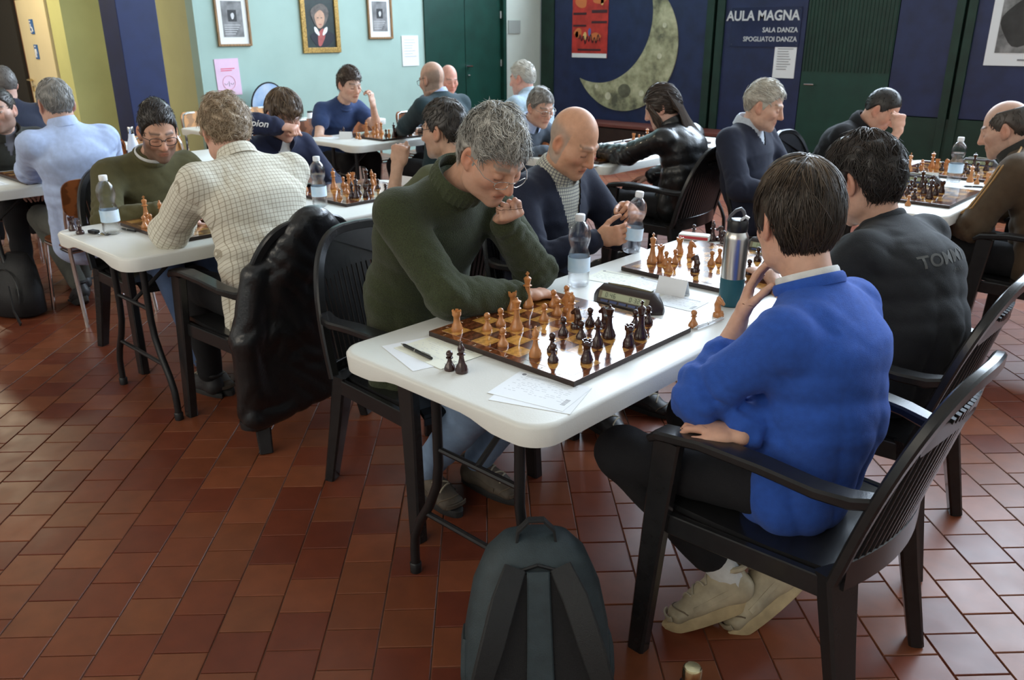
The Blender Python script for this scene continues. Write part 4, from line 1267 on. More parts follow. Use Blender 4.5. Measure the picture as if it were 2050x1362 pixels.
def name_card(label, x, y, rz, w=.105, h=.055):
    t = thing('name_card', label, 'name card', (x, y, .7405), math.radians(rz), 'folded white name cards')
    quick('card', PAPERW, t, lambda b: b.loft([[(-w / 2, -.022, 0), (-w / 2, 0, h), (-w / 2, .022, 0), (-w / 2, .021, 0), (-w / 2, 0, h - .002), (-w / 2, -.021, 0)], [(w / 2, -.022, 0), (w / 2, 0, h), (w / 2, .022, 0), (w / 2, .021, 0), (w / 2, 0, h - .002), (w / 2, -.021, 0)]]))
    return t
name_card('blank folded name card behind the digital clock near the flask', -1.395, 2.262, 6)
name_card('folded name card with print before the blue T-shirt youth', -5.68, 4.07, 35)
name_card('folded name card between the two far boards', -1.50, 5.08, 8)
name_card('folded name card at the hoodie boy\'s board', -3.62, 2.985, 5)

def pen(label, a, b_, m, tip=STEELM, z=.747, r=.0048):
    a, b_ = A(a, float), A(b_, float); d = b_ - a; L = np.linalg.norm(d)
    t = thing('pen', label, 'pen', (*(a + d / 2), z), math.atan2(d[1], d[0]), 'pens on the tables')
    quick('barrel', m, t, lambda q: q.tube([(-L / 2 + .012, 0, 0), (-L / 2 + .02, 0, 0), (L / 2 - .012, 0, 0), (L / 2 - .004, 0, 0)], [r * .7, r, r, r * .8], 10), smooth=True)
    quick('tip', tip, t, lambda q: q.tube([(-L / 2, 0, 0), (-L / 2 + .012, 0, 0)], [.001, r * .7], 8), smooth=True)
    quick('clip', tip, t, lambda q: q.bar([(L / 2 - .05, 0, r + .001), (L / 2 - .01, 0, r + .002)], .003, .0012))
    quick('ring', tip, t, lambda q: q.tube([(-.006, 0, 0), (-.003, 0, 0)], r * 1.06, 10), smooth=True)
    return t
pen('black ballpoint pen with steel rings lying on the cream score sheet', (-1.685, 1.342), (-1.535, 1.325), BLKP)
pen('clear pen with a black grip beside the board edge near the pawn', (-1.155, 2.000), (-1.135, 2.14), mat('clear_plastic', (.8, .82, .85), .1, trans=.7))
pen('white pen near the front edge of the far right table', (-1.20, 4.60), (-1.17, 4.72), CAPW)
pen('dark pen on the score sheet by the far water bottle', (-1.30, 5.02), (-1.20, 5.07), BLKP)
pen('thin pen lying behind the water bottle by the keys', (-3.72, 1.42), (-3.60, 1.44), BLKP)
ky = thing('key_bunch', 'small bunch of keys with a black fob by the water bottle', 'keys', (-3.70, 1.315, .7405))
quick('fob', BLKP, ky, lambda b: b.bar([(-.05, -.01, .008), (0, 0, .009)], .026, .014), bevel=.003)
quick('ring', STEELM, ky, lambda b: b.tube([(.018 + .014 * math.cos(a), .012 + .014 * math.sin(a), .004) for a in np.linspace(0, 2 * pi, 16)], .0015, 6))
for k in range(3):
    a = -.9 + .7 * k
    quick('key', mat('key_brass', (.5, .38, .15), .35, metal=1.0) if k == 1 else STEELM, ky, lambda b: (b.bar([(.02, .012, .004 + .002 * k), (.02 + .035 * math.cos(a), .012 + .035 * math.sin(a), .004 + .002 * k)], .007, .002), b.lathe([(.009, .003 + .002 * k), (.009, .005 + .002 * k)], 10, (.02 + .01 * math.cos(a), .012 + .01 * math.sin(a), 0))))
quick('cord', BLKP, ky, lambda b: b.tube([(.03 + .02 * math.cos(a) + .004 * a, .02 + .012 * math.sin(a), .006 + .002 * math.sin(2 * a)) for a in np.linspace(0, 9, 30)], .002, 6), smooth=True)
gc = thing('spectacle_case', 'red-edged pale spectacle case at the far table end', 'case', (-1.74, 2.965, .7405), .3)
quick('case_body', mat('pale_case', (.75, .74, .70), .4), gc, lambda b: b.box((0, 0, .014), (.13, .055, .026)), bevel=.01)
quick('case_edge', mat('red_edge', (.55, .04, .05), .4), gc, lambda b: b.box((0, -.026, .014), (.12, .006, .012)), bevel=.002)
for lab, x, y in (('small white labelled jar on the empty table by the mint wall', -7.2, 4.75),):
    j = thing('jar', lab, 'jar', (x, y, .7405)); quick('jar_body', CAPW, j, lambda b: b.lathe([(.028, 0), (.03, .004), (.03, .06), (.024, .068)], 18), smooth=True); quick('lid', BLKP, j, lambda b: b.lathe([(.025, .068), (.026, .07), (.026, .084), (.0005, .085)], 18), smooth=True)

# backpack on the floor beside the table, straps towards the camera
def backpack():
    NB = mat('backpack_nylon', (.030, .045, .052), .6, vary=.25, vscale=20, bump=.3, bscale=260); NB2 = mat('backpack_mesh_back', (.012, .012, .013), .85, bump=.6, bscale=380); NB3 = mat('backpack_strap', (.016, .017, .018), .7, bump=.4, bscale=300)
    t = thing('backpack', 'dark grey-green backpack leaning on the floor by the front table leg', 'backpack', (-1.020, 1.175, 0), math.radians(46))
    t.scale = (.97, .97, .94)
    # local: +x right, +y away from camera, back panel faces -y
    lean = .30
    def body(b):
        rings = []
        for z, w, d in ((0, .11, .06), (.01, .165, .085), (.10, .185, .10), (.22, .180, .10), (.32, .160, .088), (.40, .125, .065), (.44, .085, .040), (.452, .05, .022)):
            ring = []
            for k in range(28):
                a = 2 * pi * k / 28; ca, sa = math.cos(a), math.sin(a)
                ring.append((w * math.copysign(abs(ca) ** .7, ca), d * math.copysign(abs(sa) ** .75, sa) + .02 + lean * z, z))
            rings.append(ring)
        b.loft(rings)
    quick('bag_body', NB, t, body, smooth=True, auto=1.5)
    def yb(z): return .02 + lean * z - .10 * (1 - max(0, z - .2) ** 2 * 6) - .004
    quick('back_panel', NB2, t, lambda b: b.bar([(0, yb(z) + .002, z) for z in (.02, .12, .22, .32, .39)], [.26, .28, .27, .22, .15], .016, right=(1, 0, 0), rnd=.6), smooth=True)
    quick('center_panel', NB, t, lambda b: b.bar([(.0, yb(z) - .010, z) for z in (.02, .12, .22, .32, .40)], [.075, .068, .062, .058, .055], .012, right=(1, 0, 0), rnd=.6), smooth=True)
    for sx in (-1, 1):
        st = quick('shoulder_strap', NB3, t, lambda b: b.bar([(sx * .055, yb(.40) - .0, .405), (sx * .085, yb(.34) - .035, .36), (sx * .115, yb(.26) - .050, .27), (sx * .145, yb(.16) - .045, .17), (sx * .165, yb(.08) - .02, .08), (sx * .17, yb(.03) + .0, .02)], [.055, .062, .062, .055, .030, .022], .013, right=(1, -.3 * sx, 0), rnd=.5), smooth=True)
        quick('strap_end', NB3, t, lambda b: b.bar([(sx * .155, yb(.13) - .03, .13), (sx * .20, yb(.10) - .02, .11), (sx * .245, yb(.10) + .0, .085 if sx < 0 else .05)], .026, .004, right=(0, 0, 1)), smooth=True)
        quick('buckle', BLKP, t, lambda b: b.box((sx * .165, yb(.12) - .03, .12), (.034, .012, .03)), bevel=.003)
    quick('carry_loop', NB3, t, lambda b: b.bar([(-.050, lean * .42, .425), (-.044, lean * .42, .470), (-.018, lean * .42, .500), (.018, lean * .42, .500), (.044, lean * .42, .470), (.050, lean * .42, .425)], .022, .007, right=(0, 1, 0)), smooth=True)
    for sx in (-1, 1):
        quick('piping', BLKP, t, lambda b: b.tube([(sx * w_, yb(z) + .006, z) for w_, z in ((.135, .02), (.146, .12), (.141, .22), (.118, .32), (.08, .385), (.0, .405))], .005, 6), smooth=True)
        quick('side_pocket', NB, t, lambda b: b.bar([(sx * .178, .05 + lean * z, z) for z in (.03, .09, .15, .18)], [.10, .12, .115, .10], [.02, .032, .028, .016], right=(0, 1, 0), rnd=.7), smooth=True)
    quick('zip', BLKP, t, lambda b: b.tube([(.155 * math.cos(a) * .9, .04 + lean * .3 + .012, .30 + .145 * math.sin(a)) for a in np.linspace(0, pi, 20)], .004, 6), smooth=True)
    return t
backpack()
bp2 = thing('backpack', 'black backpack slumped on the floor under the far left table', 'backpack', (-5.30, 1.36, 0), .4)
def bp2f(b):
    b.loft([[(w * math.cos(2 * pi * k / 20), d * math.sin(2 * pi * k / 20) + y0, z) for k in range(20)] for z, w, d, y0 in ((0, .15, .09, 0), (.02, .19, .12, 0), (.15, .17, .11, .02), (.28, .13, .08, .05), (.35, .07, .04, .07))])
quick('bag_body', mat('black_nylon', (.010, .010, .011), .6, bump=.3, bscale=200), bp2, bp2f, smooth=True, auto=1.5)
quick('strap', MATS['black_nylon'], bp2, lambda b: b.bar([(.1, -.1, .2), (.16, -.15, .08), (.22, -.17, .01)], .035, .006, right=(0, 0, 1)), smooth=True)
quick('zip', BLKP, bp2, lambda b: b.tube([(.14 * math.cos(a), -.09 + .05 * math.sin(a), .1 + .18 * math.sin(a)) for a in np.linspace(0, pi, 14)], .004, 6))
# turned metal knob that tops a flask standing on the floor in front
kb = thing('steel_flask', 'flask with a ridged gold steel cap on the floor at the front', 'flask', (-.70, 1.325, 0))
quick('flask_body', mat('black_enamel', (.015, .015, .017), .3), kb, lambda b: b.lathe([(.033, 0), (.035, .005), (.035, .165), (.028, .19), (.018, .205)], 24), smooth=True)
GOLDC = mat('gold_steel', (.62, .52, .30), .22, metal=1.0)
quick('cap', GOLDC, kb, lambda b: b.loft([[(r * (1 + (.035 if k % 2 else -.02) * (.207 < z < .236)) * math.cos(2 * pi * k / 40), r * (1 + (.035 if k % 2 else -.02) * (.207 < z < .236)) * math.sin(2 * pi * k / 40), z) for k in range(40)] for r, z in ((.020, .205), (.021, .208), (.021, .234), (.0195, .238), (.017, .2395), (.0005, .240))]), smooth=True, auto=.5)
# ------------------------------------------------------------------ people
SKIN = mat('skin', (.7, .5, .4), .48, attr=True, sss=.12, bump=.12, bscale=350, vary=.10, vscale=45, spec=.4)
HAIR = mat('hair_strands', (.3, .2, .1), .42, attr=True, spec=.6)
LENS = mat('spectacle_lens', (1, 1, 1), .02, trans=1.0, ior=1.02, alpha=.25)
FRAME_DK = mat('spectacle_frame_dark', (.03, .025, .025), .3)
FRAME_ST = mat('spectacle_frame_steel', (.55, .53, .5), .25, metal=1.0)

def frame_from(fwd, up=(0, 0, 1), roll=0.0):
    f = nrm(fwd); r = nrm(np.cross(f, up)); u = np.cross(r, f)
    c, s_ = math.cos(roll), math.sin(roll)
    r2 = r * c + u * s_; u2 = -r * s_ + u * c
    return np.stack([r2, f, u2], 1)          # columns right, forward, up

def look(yaw, pitch, roll=0.0):
    y, p = math.radians(yaw), math.radians(pitch)
    return frame_from((math.cos(y) * math.cos(p), math.sin(y) * math.cos(p), -math.sin(p)), roll=math.radians(roll))

def add_head(S, c, M, sc=1.0, fat=1.0, nose=1.0):
    W = lambda p: c + M @ (A(p, float) * sc)
    e = lambda p, r, k=.02, sub=False, MM=None: S.ell(W(p), A(r) * sc, M if MM is None else MM, k, sub)
    e((0, -.012, .028), (.075, .097, .098), .02)
    e((0, .02, -.035), (.063 * fat, .071, .080), .03)
    e((0, .045, -.088), (.042 * fat, .045, .032), .025)
    e((0, .078, -.104), (.020, .014, .016), .018)
    for sx in (-1, 1):
        e((sx * .045 * fat, .048, -.022), (.026, .032, .024), .025)
        e((sx * .050 * fat, .010, -.070), (.022 * fat, .034, .028), .03)
        e((sx * .031, .098, .004), (.019, .017, .0135), .012, True)
        e((sx * .031, .0765, .003), (.0150, .0135, .0125), .004)
        S.cap(W((sx * .014, .088, .027)), W((sx * .045, .075, .027)), .008 * sc, .007 * sc, .014)
        S.cap(W((sx * .010, .098, -.036)), W((sx * .013, .092, -.037)), .0075 * sc, .007 * sc, .006)
        # ear
        a = math.radians(18) * sx
        Me = M @ A([[math.cos(a), -math.sin(a), 0], [math.sin(a), math.cos(a), 0], [0, 0, 1.]])
        e((sx * .079, -.012, -.004), (.0095, .020, .034), .005, MM=Me)
        e((sx * .087, -.006, .002), (.008, .0115, .020), .004, True, MM=Me)
        e((sx * .077, .0, -.030), (.007, .010, .011), .006)
    S.cap(W((0, .088, .020)), W((0, .107 + .004 * nose, -.030)), .0085 * sc, .0125 * sc * nose, .012)
    S.cap(W((-.016, .083, -.060)), W((.016, .083, -.060)), .0095 * sc, .0095 * sc, .010)
    S.cap(W((-.013, .082, -.073)), W((.013, .082, -.073)), .0095 * sc, .0095 * sc, .008)

def head_colors(P, skin, opt):
    """P in head space"""
    x, y, z = np.abs(P[:, 0]), P[:, 1], P[:, 2]
    sk = A(skin, float)
    C = np.tile(sk, (len(P), 1))
    def blend(w, col):
        nonlocal C
        w = np.clip(w, 0, 1)[:, None]
        C = C * (1 - w) + A(col) * w
    def blob(c, r, s_=1.0):
        q = ((x - c[0]) / r[0]) ** 2 + ((y - c[1]) / r[1]) ** 2 + ((z - c[2]) / r[2]) ** 2
        return s_ * np.exp(-q)
    red = sk * A([1.02, .70, .62])
    blend(blob((.045, .07, -.03), (.03, .05, .028), .55), red)
    blend(blob((0, .115, -.032), (.018, .02, .018), .7), red)
    blend(blob((.082, -.01, -.005), (.016, .03, .04), .8), red)
    blend(blob((0, .095, -.066), (.024, .025, .0095), 1.2), sk * A([.82, .48, .44]))
    blend(np.where((y > .06) & (x < .024) & (np.abs(z + .0665) < .0018), .8, 0), sk * .3)
    br = opt.get('brow', (.12, .08, .06))
    zb = .0335 - .12 * np.maximum(x - .034, 0)
    blend(np.where((y > .05) & (x > .012) & (x < .052), np.exp(-((z - zb) / .0052) ** 2) * .85, 0), br)
    # eyes: lids lowered
    blend(blob((.031, .09, .0), (.021, .02, .014), .35), sk * A([.70, .55, .52]))
    op = opt.get('eye', 0.0)
    if op:
        eye = (y > .07) & (((x - .031) / .014) ** 2 + ((z - .002) / (.006 * op)) ** 2 < 1)
        blend(np.where(eye, .9, 0), (.75, .72, .68))
        blend(np.where(eye & (((P[:, 0] - np.sign(P[:, 0]) * .031 - opt.get('gaze', 0)) / .006) ** 2 + ((z - .001) / .006) ** 2 < 1), .95, 0), (.06, .04, .03))
    blend(np.where((y > .068) & (x > .017) & (x < .046), np.exp(-((z + .005 - .004 * op * 3) / .0024) ** 2) * .85, 0), (.07, .045, .04))
    bd = opt.get('beard', 0.0)
    if bd:
        w = 1 / (1 + np.exp((z + .036 + .28 * np.maximum(0, .05 - y) - .03 * (x > .05)) / .006))
        w = w * (y > -.015) * (1 - np.clip(blob((0, .095, -.066), (.020, .03, .008), 1.3), 0, 1)) * (z > -.135)
        w2 = blob((0, .098, -.050), (.022, .02, .006), 1.0)
        blend(np.clip(np.maximum(w, w2), 0, 1) * bd, opt.get('beardcol', (.10, .07, .055)))
    sh = opt.get('sides')
    if sh is not None:
        w = 1 / (1 + np.exp(-(.055 - z - .35 * np.maximum(0, y + .02)) / .006)) * (y < .022) * (z > -.075) * (x > .02) * (1 - np.clip(blob((.084, -.01, -.005), (.014, .022, .032), 1.6), 0, 1))
        blend(w * .75, sh)
    return C

def add_hand(S, W, f, n, right=True, curl=(.5, .6, .4), thumb=(.6, .5, .3), spread=.02, sc=1.0, curls=None, tcurl=.4):
    """wrist W, finger direction f, palm normal n; curl angles per joint (radians) towards n"""
    f = nrm(f); n = nrm(A(n, float) - f * np.dot(n, f)); s_ = np.cross(f, n) * (1 if right else -1)      # thumb side
    W = A(W, float)
    k0 = .008
    S.ecap(W - f * .01, W + f * .035 * sc + s_ * .002, (.027 * sc, .020 * sc), (.036 * sc, .016 * sc), s_, .012)
    S.ecap(W + f * .03 * sc, W + f * .082 * sc, (.037 * sc, .0155 * sc), (.040 * sc, .0135 * sc), s_, k0)
    S.ell(W + f * .035 * sc + s_ * .022 * sc + n * .008, A([.016, .028, .014]) * sc, np.stack([s_, f, n], 1), .012)
    base = [.030, .010, -.0105, -.0295]; ln = [.073, .082, .076, .060]
    for i in range(4):
        cu = curls[i] if curls else curl
        p = W + f * (.085 - .004 * abs(i - 1)) * sc + s_ * base[i] * sc
        ang = 0.0
        sp = (1.5 - i) * spread
        r = (.0088 - .0006 * (i == 3)) * sc
        for j, fr in enumerate((.45, .31, .24)):
            ang += cu[j]
            d = nrm((f + s_ * sp) * math.cos(ang) + n * math.sin(ang))
            q = p + d * ln[i] * fr * sc
            S.cap(p, q, r * (1.04 - .08 * j), r * (.98 - .09 * j), .0035 if j else .006)
            p = q
    t = W + f * .022 * sc + s_ * .028 * sc + n * .006
    d = nrm(f * thumb[0] + s_ * thumb[1] + n * thumb[2])
    q = t + d * .042 * sc; S.cap(t, q, .0135 * sc, .0108 * sc, .010)
    d2 = nrm(d + (f * .5 + n * .35 - s_ * .55) * tcurl); q2 = q + d2 * .030 * sc
    S.cap(q, q2, .0106 * sc, .0098 * sc, .003)
    d3 = nrm(d2 + (f * .4 + n * .3 - s_ * .5) * tcurl); S.cap(q2, q2 + d3 * .024 * sc, .0098 * sc, .0078 * sc, .003)

def elbow_ik(S0, W, hint, l1, l2):
    S0, W, hint = A(S0, float), A(W, float), A(hint, float)
    d = W - S0; L = np.linalg.norm(d)
    if L > (l1 + l2) * .985:
        k = L / ((l1 + l2) * .985); l1 *= k; l2 *= k
    if L < abs(l1 - l2) + .02:
        L = abs(l1 - l2) + .02
    u = d / np.linalg.norm(d)
    x = (l1 * l1 - l2 * l2 + L * L) / (2 * L); hgt = math.sqrt(max(0, l1 * l1 - x * x))
    o = hint - S0; o = o - u * np.dot(o, u); o = nrm(o)
    return S0 + u * x + o * hgt

def lock_mesh(N, src, srcn, flow, length, width, seed, cen, rad, lift=.15, nseg=4, wav=0.0, jitter=.35, ears=False, zmin=-1):
    """tapered three-sided hair locks that follow the skull ellipsoid; local space"""
    r = np.random.default_rng(seed)
    ii = r.integers(0, len(src), N)
    p = src[ii].copy(); nn = srcn[ii]
    L = length * r.uniform(.6, 1.25, N)
    wd = width * r.uniform(.6, 1.3, N)
    jit = r.normal(0, jitter, (N, 3))
    ph = r.uniform(0, 6.28, N)
    lf = lift * r.uniform(.2, 1.6, N)
    rings = []
    d = None
    for s_ in range(nseg + 1):
        q = (p - cen) / rad
        un = q / np.linalg.norm(q, axis=1)[:, None]
        norm = nrm_rows(un / rad)
        fl = flow(p) + jit
        if wav:
            sid = np.cross(norm, fl)
            fl = fl + sid * (wav * np.sin(ph + s_ * 1.9))[:, None]
        fl = fl - norm * np.sum(fl * norm, 1)[:, None]
        fl = nrm_rows(fl)
        d = nrm_rows(fl + norm * (lf * (s_ / nseg))[:, None])
        side = nrm_rows(np.cross(d, norm))
        w = wd * (1.0 if s_ == 0 else (1 - (s_ / nseg) ** 2 * .92)) * .5
        up = np.cross(side, d)
        rings.append([p + side * w[:, None], p + up * (w * .9)[:, None], p - side * w[:, None]])
        p = p + d * (L / nseg)[:, None]
    V = np.stack([np.stack(x, 1) for x in rings], 1).reshape(N, -1, 3)          # N, (nseg+1)*3, 3
    per = (nseg + 1) * 3
    if not ears:
        bad = np.any((np.abs(V[:, :, 0]) > .058) & (V[:, :, 1] > -.036) & (V[:, :, 1] < .02) & (V[:, :, 2] < .028), axis=1) | np.any((V[:, :, 1] > .055) & (V[:, :, 2] < zmin), axis=1)
        V = V[~bad]; N = len(V)
        if N == 0: return np.zeros((0, 3)), np.zeros((0, 4), int), np.zeros(0)
    F = []
    for s_ in range(nseg):
        for j in range(3):
            a = s_ * 3 + j; b = s_ * 3 + (j + 1) % 3
            F.append((a, b, b + 3, a + 3))
    F = A(F)
    Fa = (F[None] + (np.arange(N) * per)[:, None, None]).reshape(-1, 4)
    return V.reshape(-1, 3), Fa, np.repeat(r.uniform(0, 1, N), per)

def nrm_rows(v):
    return v / (np.linalg.norm(v, axis=1)[:, None] + 1e-9)

def make_hair(o, parent, loc, c, M, sc, seed):
    """o: dict tt(top) ts(side) nape line temple cols N len wid wav flow lift noise"""
    g = o.get('h', .0062)
    tt, ts = o.get('tt', .018), o.get('ts', .010)
    cen = A([0, -.012, .028]); rad = A([.075 + ts, .097 + (ts + tt) / 2, .098 + tt])
    lo, hi = A([-.13, -.16, -.16]), A([.13, .14, .18])
    n = np.ceil((hi - lo) / g).astype(int)
    X, Y, Z_ = np.meshgrid(*[lo[i] + g * np.arange(n[i]) for i in range(3)], indexing='ij')
    q = np.sqrt(((X - cen[0]) / rad[0]) ** 2 + ((Y - cen[1]) / rad[1]) ** 2 + ((Z_ - cen[2]) / rad[2]) ** 2)
    D = (q - 1) * rad.min()
    na = o.get('noise', .004)
    D += na * np.sin(48 * X + 3 * np.sin(31 * Z_ + seed)) * np.sin(43 * Y + 2 * np.sin(37 * X)) * 1.0 + na * .5 * np.sin(95 * X + 2 * np.sin(70 * Z_)) * np.sin(90 * Y - 60 * Z_)
    nape, line = o.get('nape', -.075), o.get('line', .072)
    fr = o.get('fringe', 0)
    ya = [-.16, -.060, -.040, -.018, .012, .030, .046, .075, .14]
    za = [nape, nape * .95, nape * .15, .028, o.get('burn', -.008), .012, .045, line - .006, line]
    if o.get('cover'):
        za = [nape, nape, nape * .8, -.03, -.03, -.01, .02, line - .006, line]
    zc = np.interp(Y, ya, za)
    if fr:
        zc = zc + 0.25 * np.abs(X) * (Y > .05)
    cut = (zc - Z_) * .75
    hh = np.clip(.5 - .5 * (D - cut) / .014, 0, 1)
    D2 = D * (1 - hh) + cut * hh + .014 * hh * (1 - hh)
    if o.get('bald'):
        b = o['bald']       # open crown
        top = (Z_ - b) * .8 + np.maximum(0, Y - .01) * .6
        D2 = np.maximum(D2, top)
    V, F = surfnet(D2.astype(np.float32), lo, g)
    if len(V) == 0: return None
    # normals for lock roots
    un = nrm_rows((V - cen) / rad / rad)
    outer = np.abs(np.linalg.norm((V - cen) / rad, axis=1) - 1) < .12
    crown = A(o.get('crown', (0, -.055, .12)))
    fk = o.get('flow', 'crown')
    def flow(p):
        if fk == 'crown':
            d = p - crown; d = d + A([0, 0, -.02]); return nrm_rows(d)
        if fk == 'side':
            d = np.tile(A([.8, .35, -.25]), (len(p), 1)); return nrm_rows(d + (p - crown) * 4)
        if fk == 'back':
            return nrm_rows(np.tile(A([0., -.8, -.35]), (len(p), 1)) + (p - cen) * A([3, 0, 2]))
        if fk == 'up':
            return nrm_rows(np.tile(A([.1, .5, .7]), (len(p), 1)))
        if fk == 'fwd':
            d = np.tile(A([.25, .9, -.1]), (len(p), 1)) + A([0, 0, -6.]) * np.clip(.05 - p[:, 2:3], 0, .2); return nrm_rows(d)
    c0, c1 = A(o['cols'][0]), A(o['cols'][1])
    ct = A(o['cols'][2]) if len(o['cols']) > 2 else c1
    def tone(P, rv):
        w = rv[:, None]
        t = np.clip((P[:, 2:3] - .06) / .07, 0, 1)  # lighter crown: the hair's top sheen is painted into the strand colour
        return (c0 * (1 - w) + c1 * w) * (1 - t * .7) + (c0 * (1 - w) + ct * w) * t * .7
    nz = .5 + .5 * np.sin(70 * V[:, 0] + 5 * np.sin(40 * V[:, 2])) * np.sin(60 * V[:, 1])
    Cc = tone(V, nz * .7)
    Vs, Fs, Cs = [V], [F], [Cc]
    off = len(V)
    N = o.get('N', 900)
    N = int(N * (.72 if N > 2000 else .62))
    
    if N:
        lv, lf, rv = lock_mesh(N, V[outer], un[outer], flow, o.get('len', .05), o.get('wid', .0055), seed, cen, rad * .99, o.get('lift', .15), o.get('seg', 4), o.get('wav', 0.), o.get('jit', .3), o.get('cover', False), o.get('zmin', o.get('line', .072) - .03))
        Vs.append(lv); Fs.append(lf + off); Cs.append(tone(lv, rv)); off += len(lv)
    V = np.concatenate(Vs); F = np.concatenate(Fs); Cc = np.concatenate(Cs)
    ob = mesh_np('hair', (c + (V * sc) @ M.T) - loc, F, HAIR, parent)
    setcol(ob.data, Cc)
    return ob

def make_glasses(o, parent, loc, c, M, sc):
    T = lambda p: tuple(c + M @ (A(p, float) * sc) - loc)
    y, z = o.get('y', .106), o.get('z', .002)
    rx, rz = o.get('rx', .025), o.get('rz', .018)
    r = o.get('r', .0016)
    m = FRAME_DK if o.get('dark', True) else FRAME_ST
    b = MB()
    for sx in (-1, 1):
        pts = []
        for k in range(21):
            a = 2 * pi * k / 20
            ex = math.copysign(abs(math.cos(a)) ** .75, math.cos(a)); ez = math.copysign(abs(math.sin(a)) ** .75, math.sin(a))
            pts.append(T((sx * .033 + rx * ex, y - .006 * abs(ex + sx * .5), z + rz * ez)))
        if o.get('half'):
            pts = [T((sx * .033 + rx * math.cos(a), y - .004, z + rz * .75 + .001)) for a in np.linspace(0, pi, 8)]
        b.tube(pts, r * sc, 6)
        b.tube([T((sx * (.033 + rx), y - .006, z + rz * .6)), T((sx * .079, y - .035, z + rz * .6)), T((sx * .0855, .0, z + .016)), T((sx * .084, -.022, z + .004))], r * .9 * sc, 6)
    b.tube([T((-.009, y - .001, z + .006)), T((0, y + .002, z + .009)), T((.009, y - .001, z + .006))], r * sc, 6)
    g = b.build('glasses', m, parent, smooth=True)
    lb = MB()
    for sx in (-1, 1):
        cc = [T((sx * .033 + rx * .97 * math.cos(a), y - .003, z + rz * .97 * math.sin(a))) for a in np.linspace(0, 2 * pi, 17)[:-1]]
        lb.loft([cc, [tuple(A(p) - M[:, 1] * .0012) for p in cc]])
    l = lb.build('lens', LENS, g, smooth=True)
    return g

LACEM = mat('lace_cotton', (.40, .35, .26), .8)
SEAMM = mat('shoe_seam', (.16, .12, .08), .8)
def make_shoe(parent, loc, ankle, toe, col, sole, name='shoe', up=(0, 0, 1), res=.007, length=.285):
    f = nrm(toe); u = nrm(A(up, float) - f * np.dot(up, f)); r = np.cross(f, u)
    an = A(ankle, float)
    heel = an - f * .045 - u * .055
    S = Sdf()
    k = length / .285
    S.ecap(heel + f * .03 * k + u * .012, heel + f * .215 * k + u * .0, (.035, .032), (.044, .026), r, .02)
    S.ecap(heel + f * .03 * k + u * .02, an + u * .0, (.036, .042), (.036, .045), r, .025)
    S.ecap(an + u * .0 + f * .02, heel + f * .15 * k + u * .025, (.034, .034), (.04, .03), r, .03)
    V, F = sdf_mesh(S, res)
    # flat bottom
    hgt = (V - heel) @ u
    V = V - np.outer(np.minimum(hgt + .022, 0), u)
    sh = mesh_np(name, V - loc, F, col, parent)
    b = MB()
    ring = []
    for a in np.linspace(0, 2 * pi, 25)[:-1]:
        x = math.cos(a); y_ = math.sin(a)
        ring.append(heel + f * (.122 * k + .142 * k * x) + r * (.037 + .011 * x) * y_)
    def off(d, s_): return [tuple(heel + f * .122 * k + (p - heel - f * .122 * k) * s_ + u * d - loc) for p in ring]
    b.loft([off(-.044, .95), off(-.040, 1.0), off(-.013, 1.01), off(-.009, .97)])
    b.build('sole', sole, sh, smooth=True)
    tb_ = MB()
    for sgn in (-1, 1):
        pts = [heel + f * (.05 + .04 * j) * k + r * sgn * (.0385 + .0028 * j) + u * (.030 - .006 * j) for j in range(4)]
        tb_.bar([tuple(q - loc) for q in pts], .016, .004, right=u)
    tb_.bar([tuple(heel + f * (.235 + .012 * math.cos(a)) * k + r * .040 * math.sin(a) + u * .006 - loc) for a in np.linspace(-1.5, 1.5, 9)], .014, .006, right=u)
    tb_.build('side_panel', col, sh, smooth=True)
    # laces over the instep, padded collar round the ankle
    tree = BVHTree.FromPolygons([tuple(v) for v in V], [tuple(int(i) for i in q) for q in F])
    for i in range(5):
        base = an + f * (.040 + .022 * i) * k
        pts = []
        for x in np.linspace(-1, 1, 7):
            hit = tree.ray_cast(Vector(base + r * x * .026 + f * .008 * x * (-1) ** i + u * .15), Vector(-u))
            if hit[0]: pts.append(tuple(A(hit[0]) + u * .0015 - loc))
        if len(pts) > 2:
            quick('lace', sole if i < 0 else LACEM, sh, lambda m_: m_.tube(pts, .0034, 6), smooth=True)
    quick('ankle_collar', col, sh, lambda m_: m_.tube([tuple(an + u * (.030 + .010 * math.cos(a_)) + f * (.046 * math.cos(a_) - .002) + r * .040 * math.sin(a_) - loc) for a_ in np.linspace(0, 2 * pi, 21)], .009, 7), smooth=True)
    pts = []
    for x in np.linspace(-1.25, 1.25, 13):
        q = heel + f * (.175 + .045 * math.cos(x)) * k + r * .045 * math.sin(x)
        hit = tree.ray_cast(Vector(q + u * .15), Vector(-u))
        if hit[0]: pts.append(tuple(A(hit[0]) + u * .0008 - loc))
    if len(pts) > 3: quick('toe_seam', SEAMM, sh, lambda m_: m_.tube(pts, .0022, 6), smooth=True)
    return sh

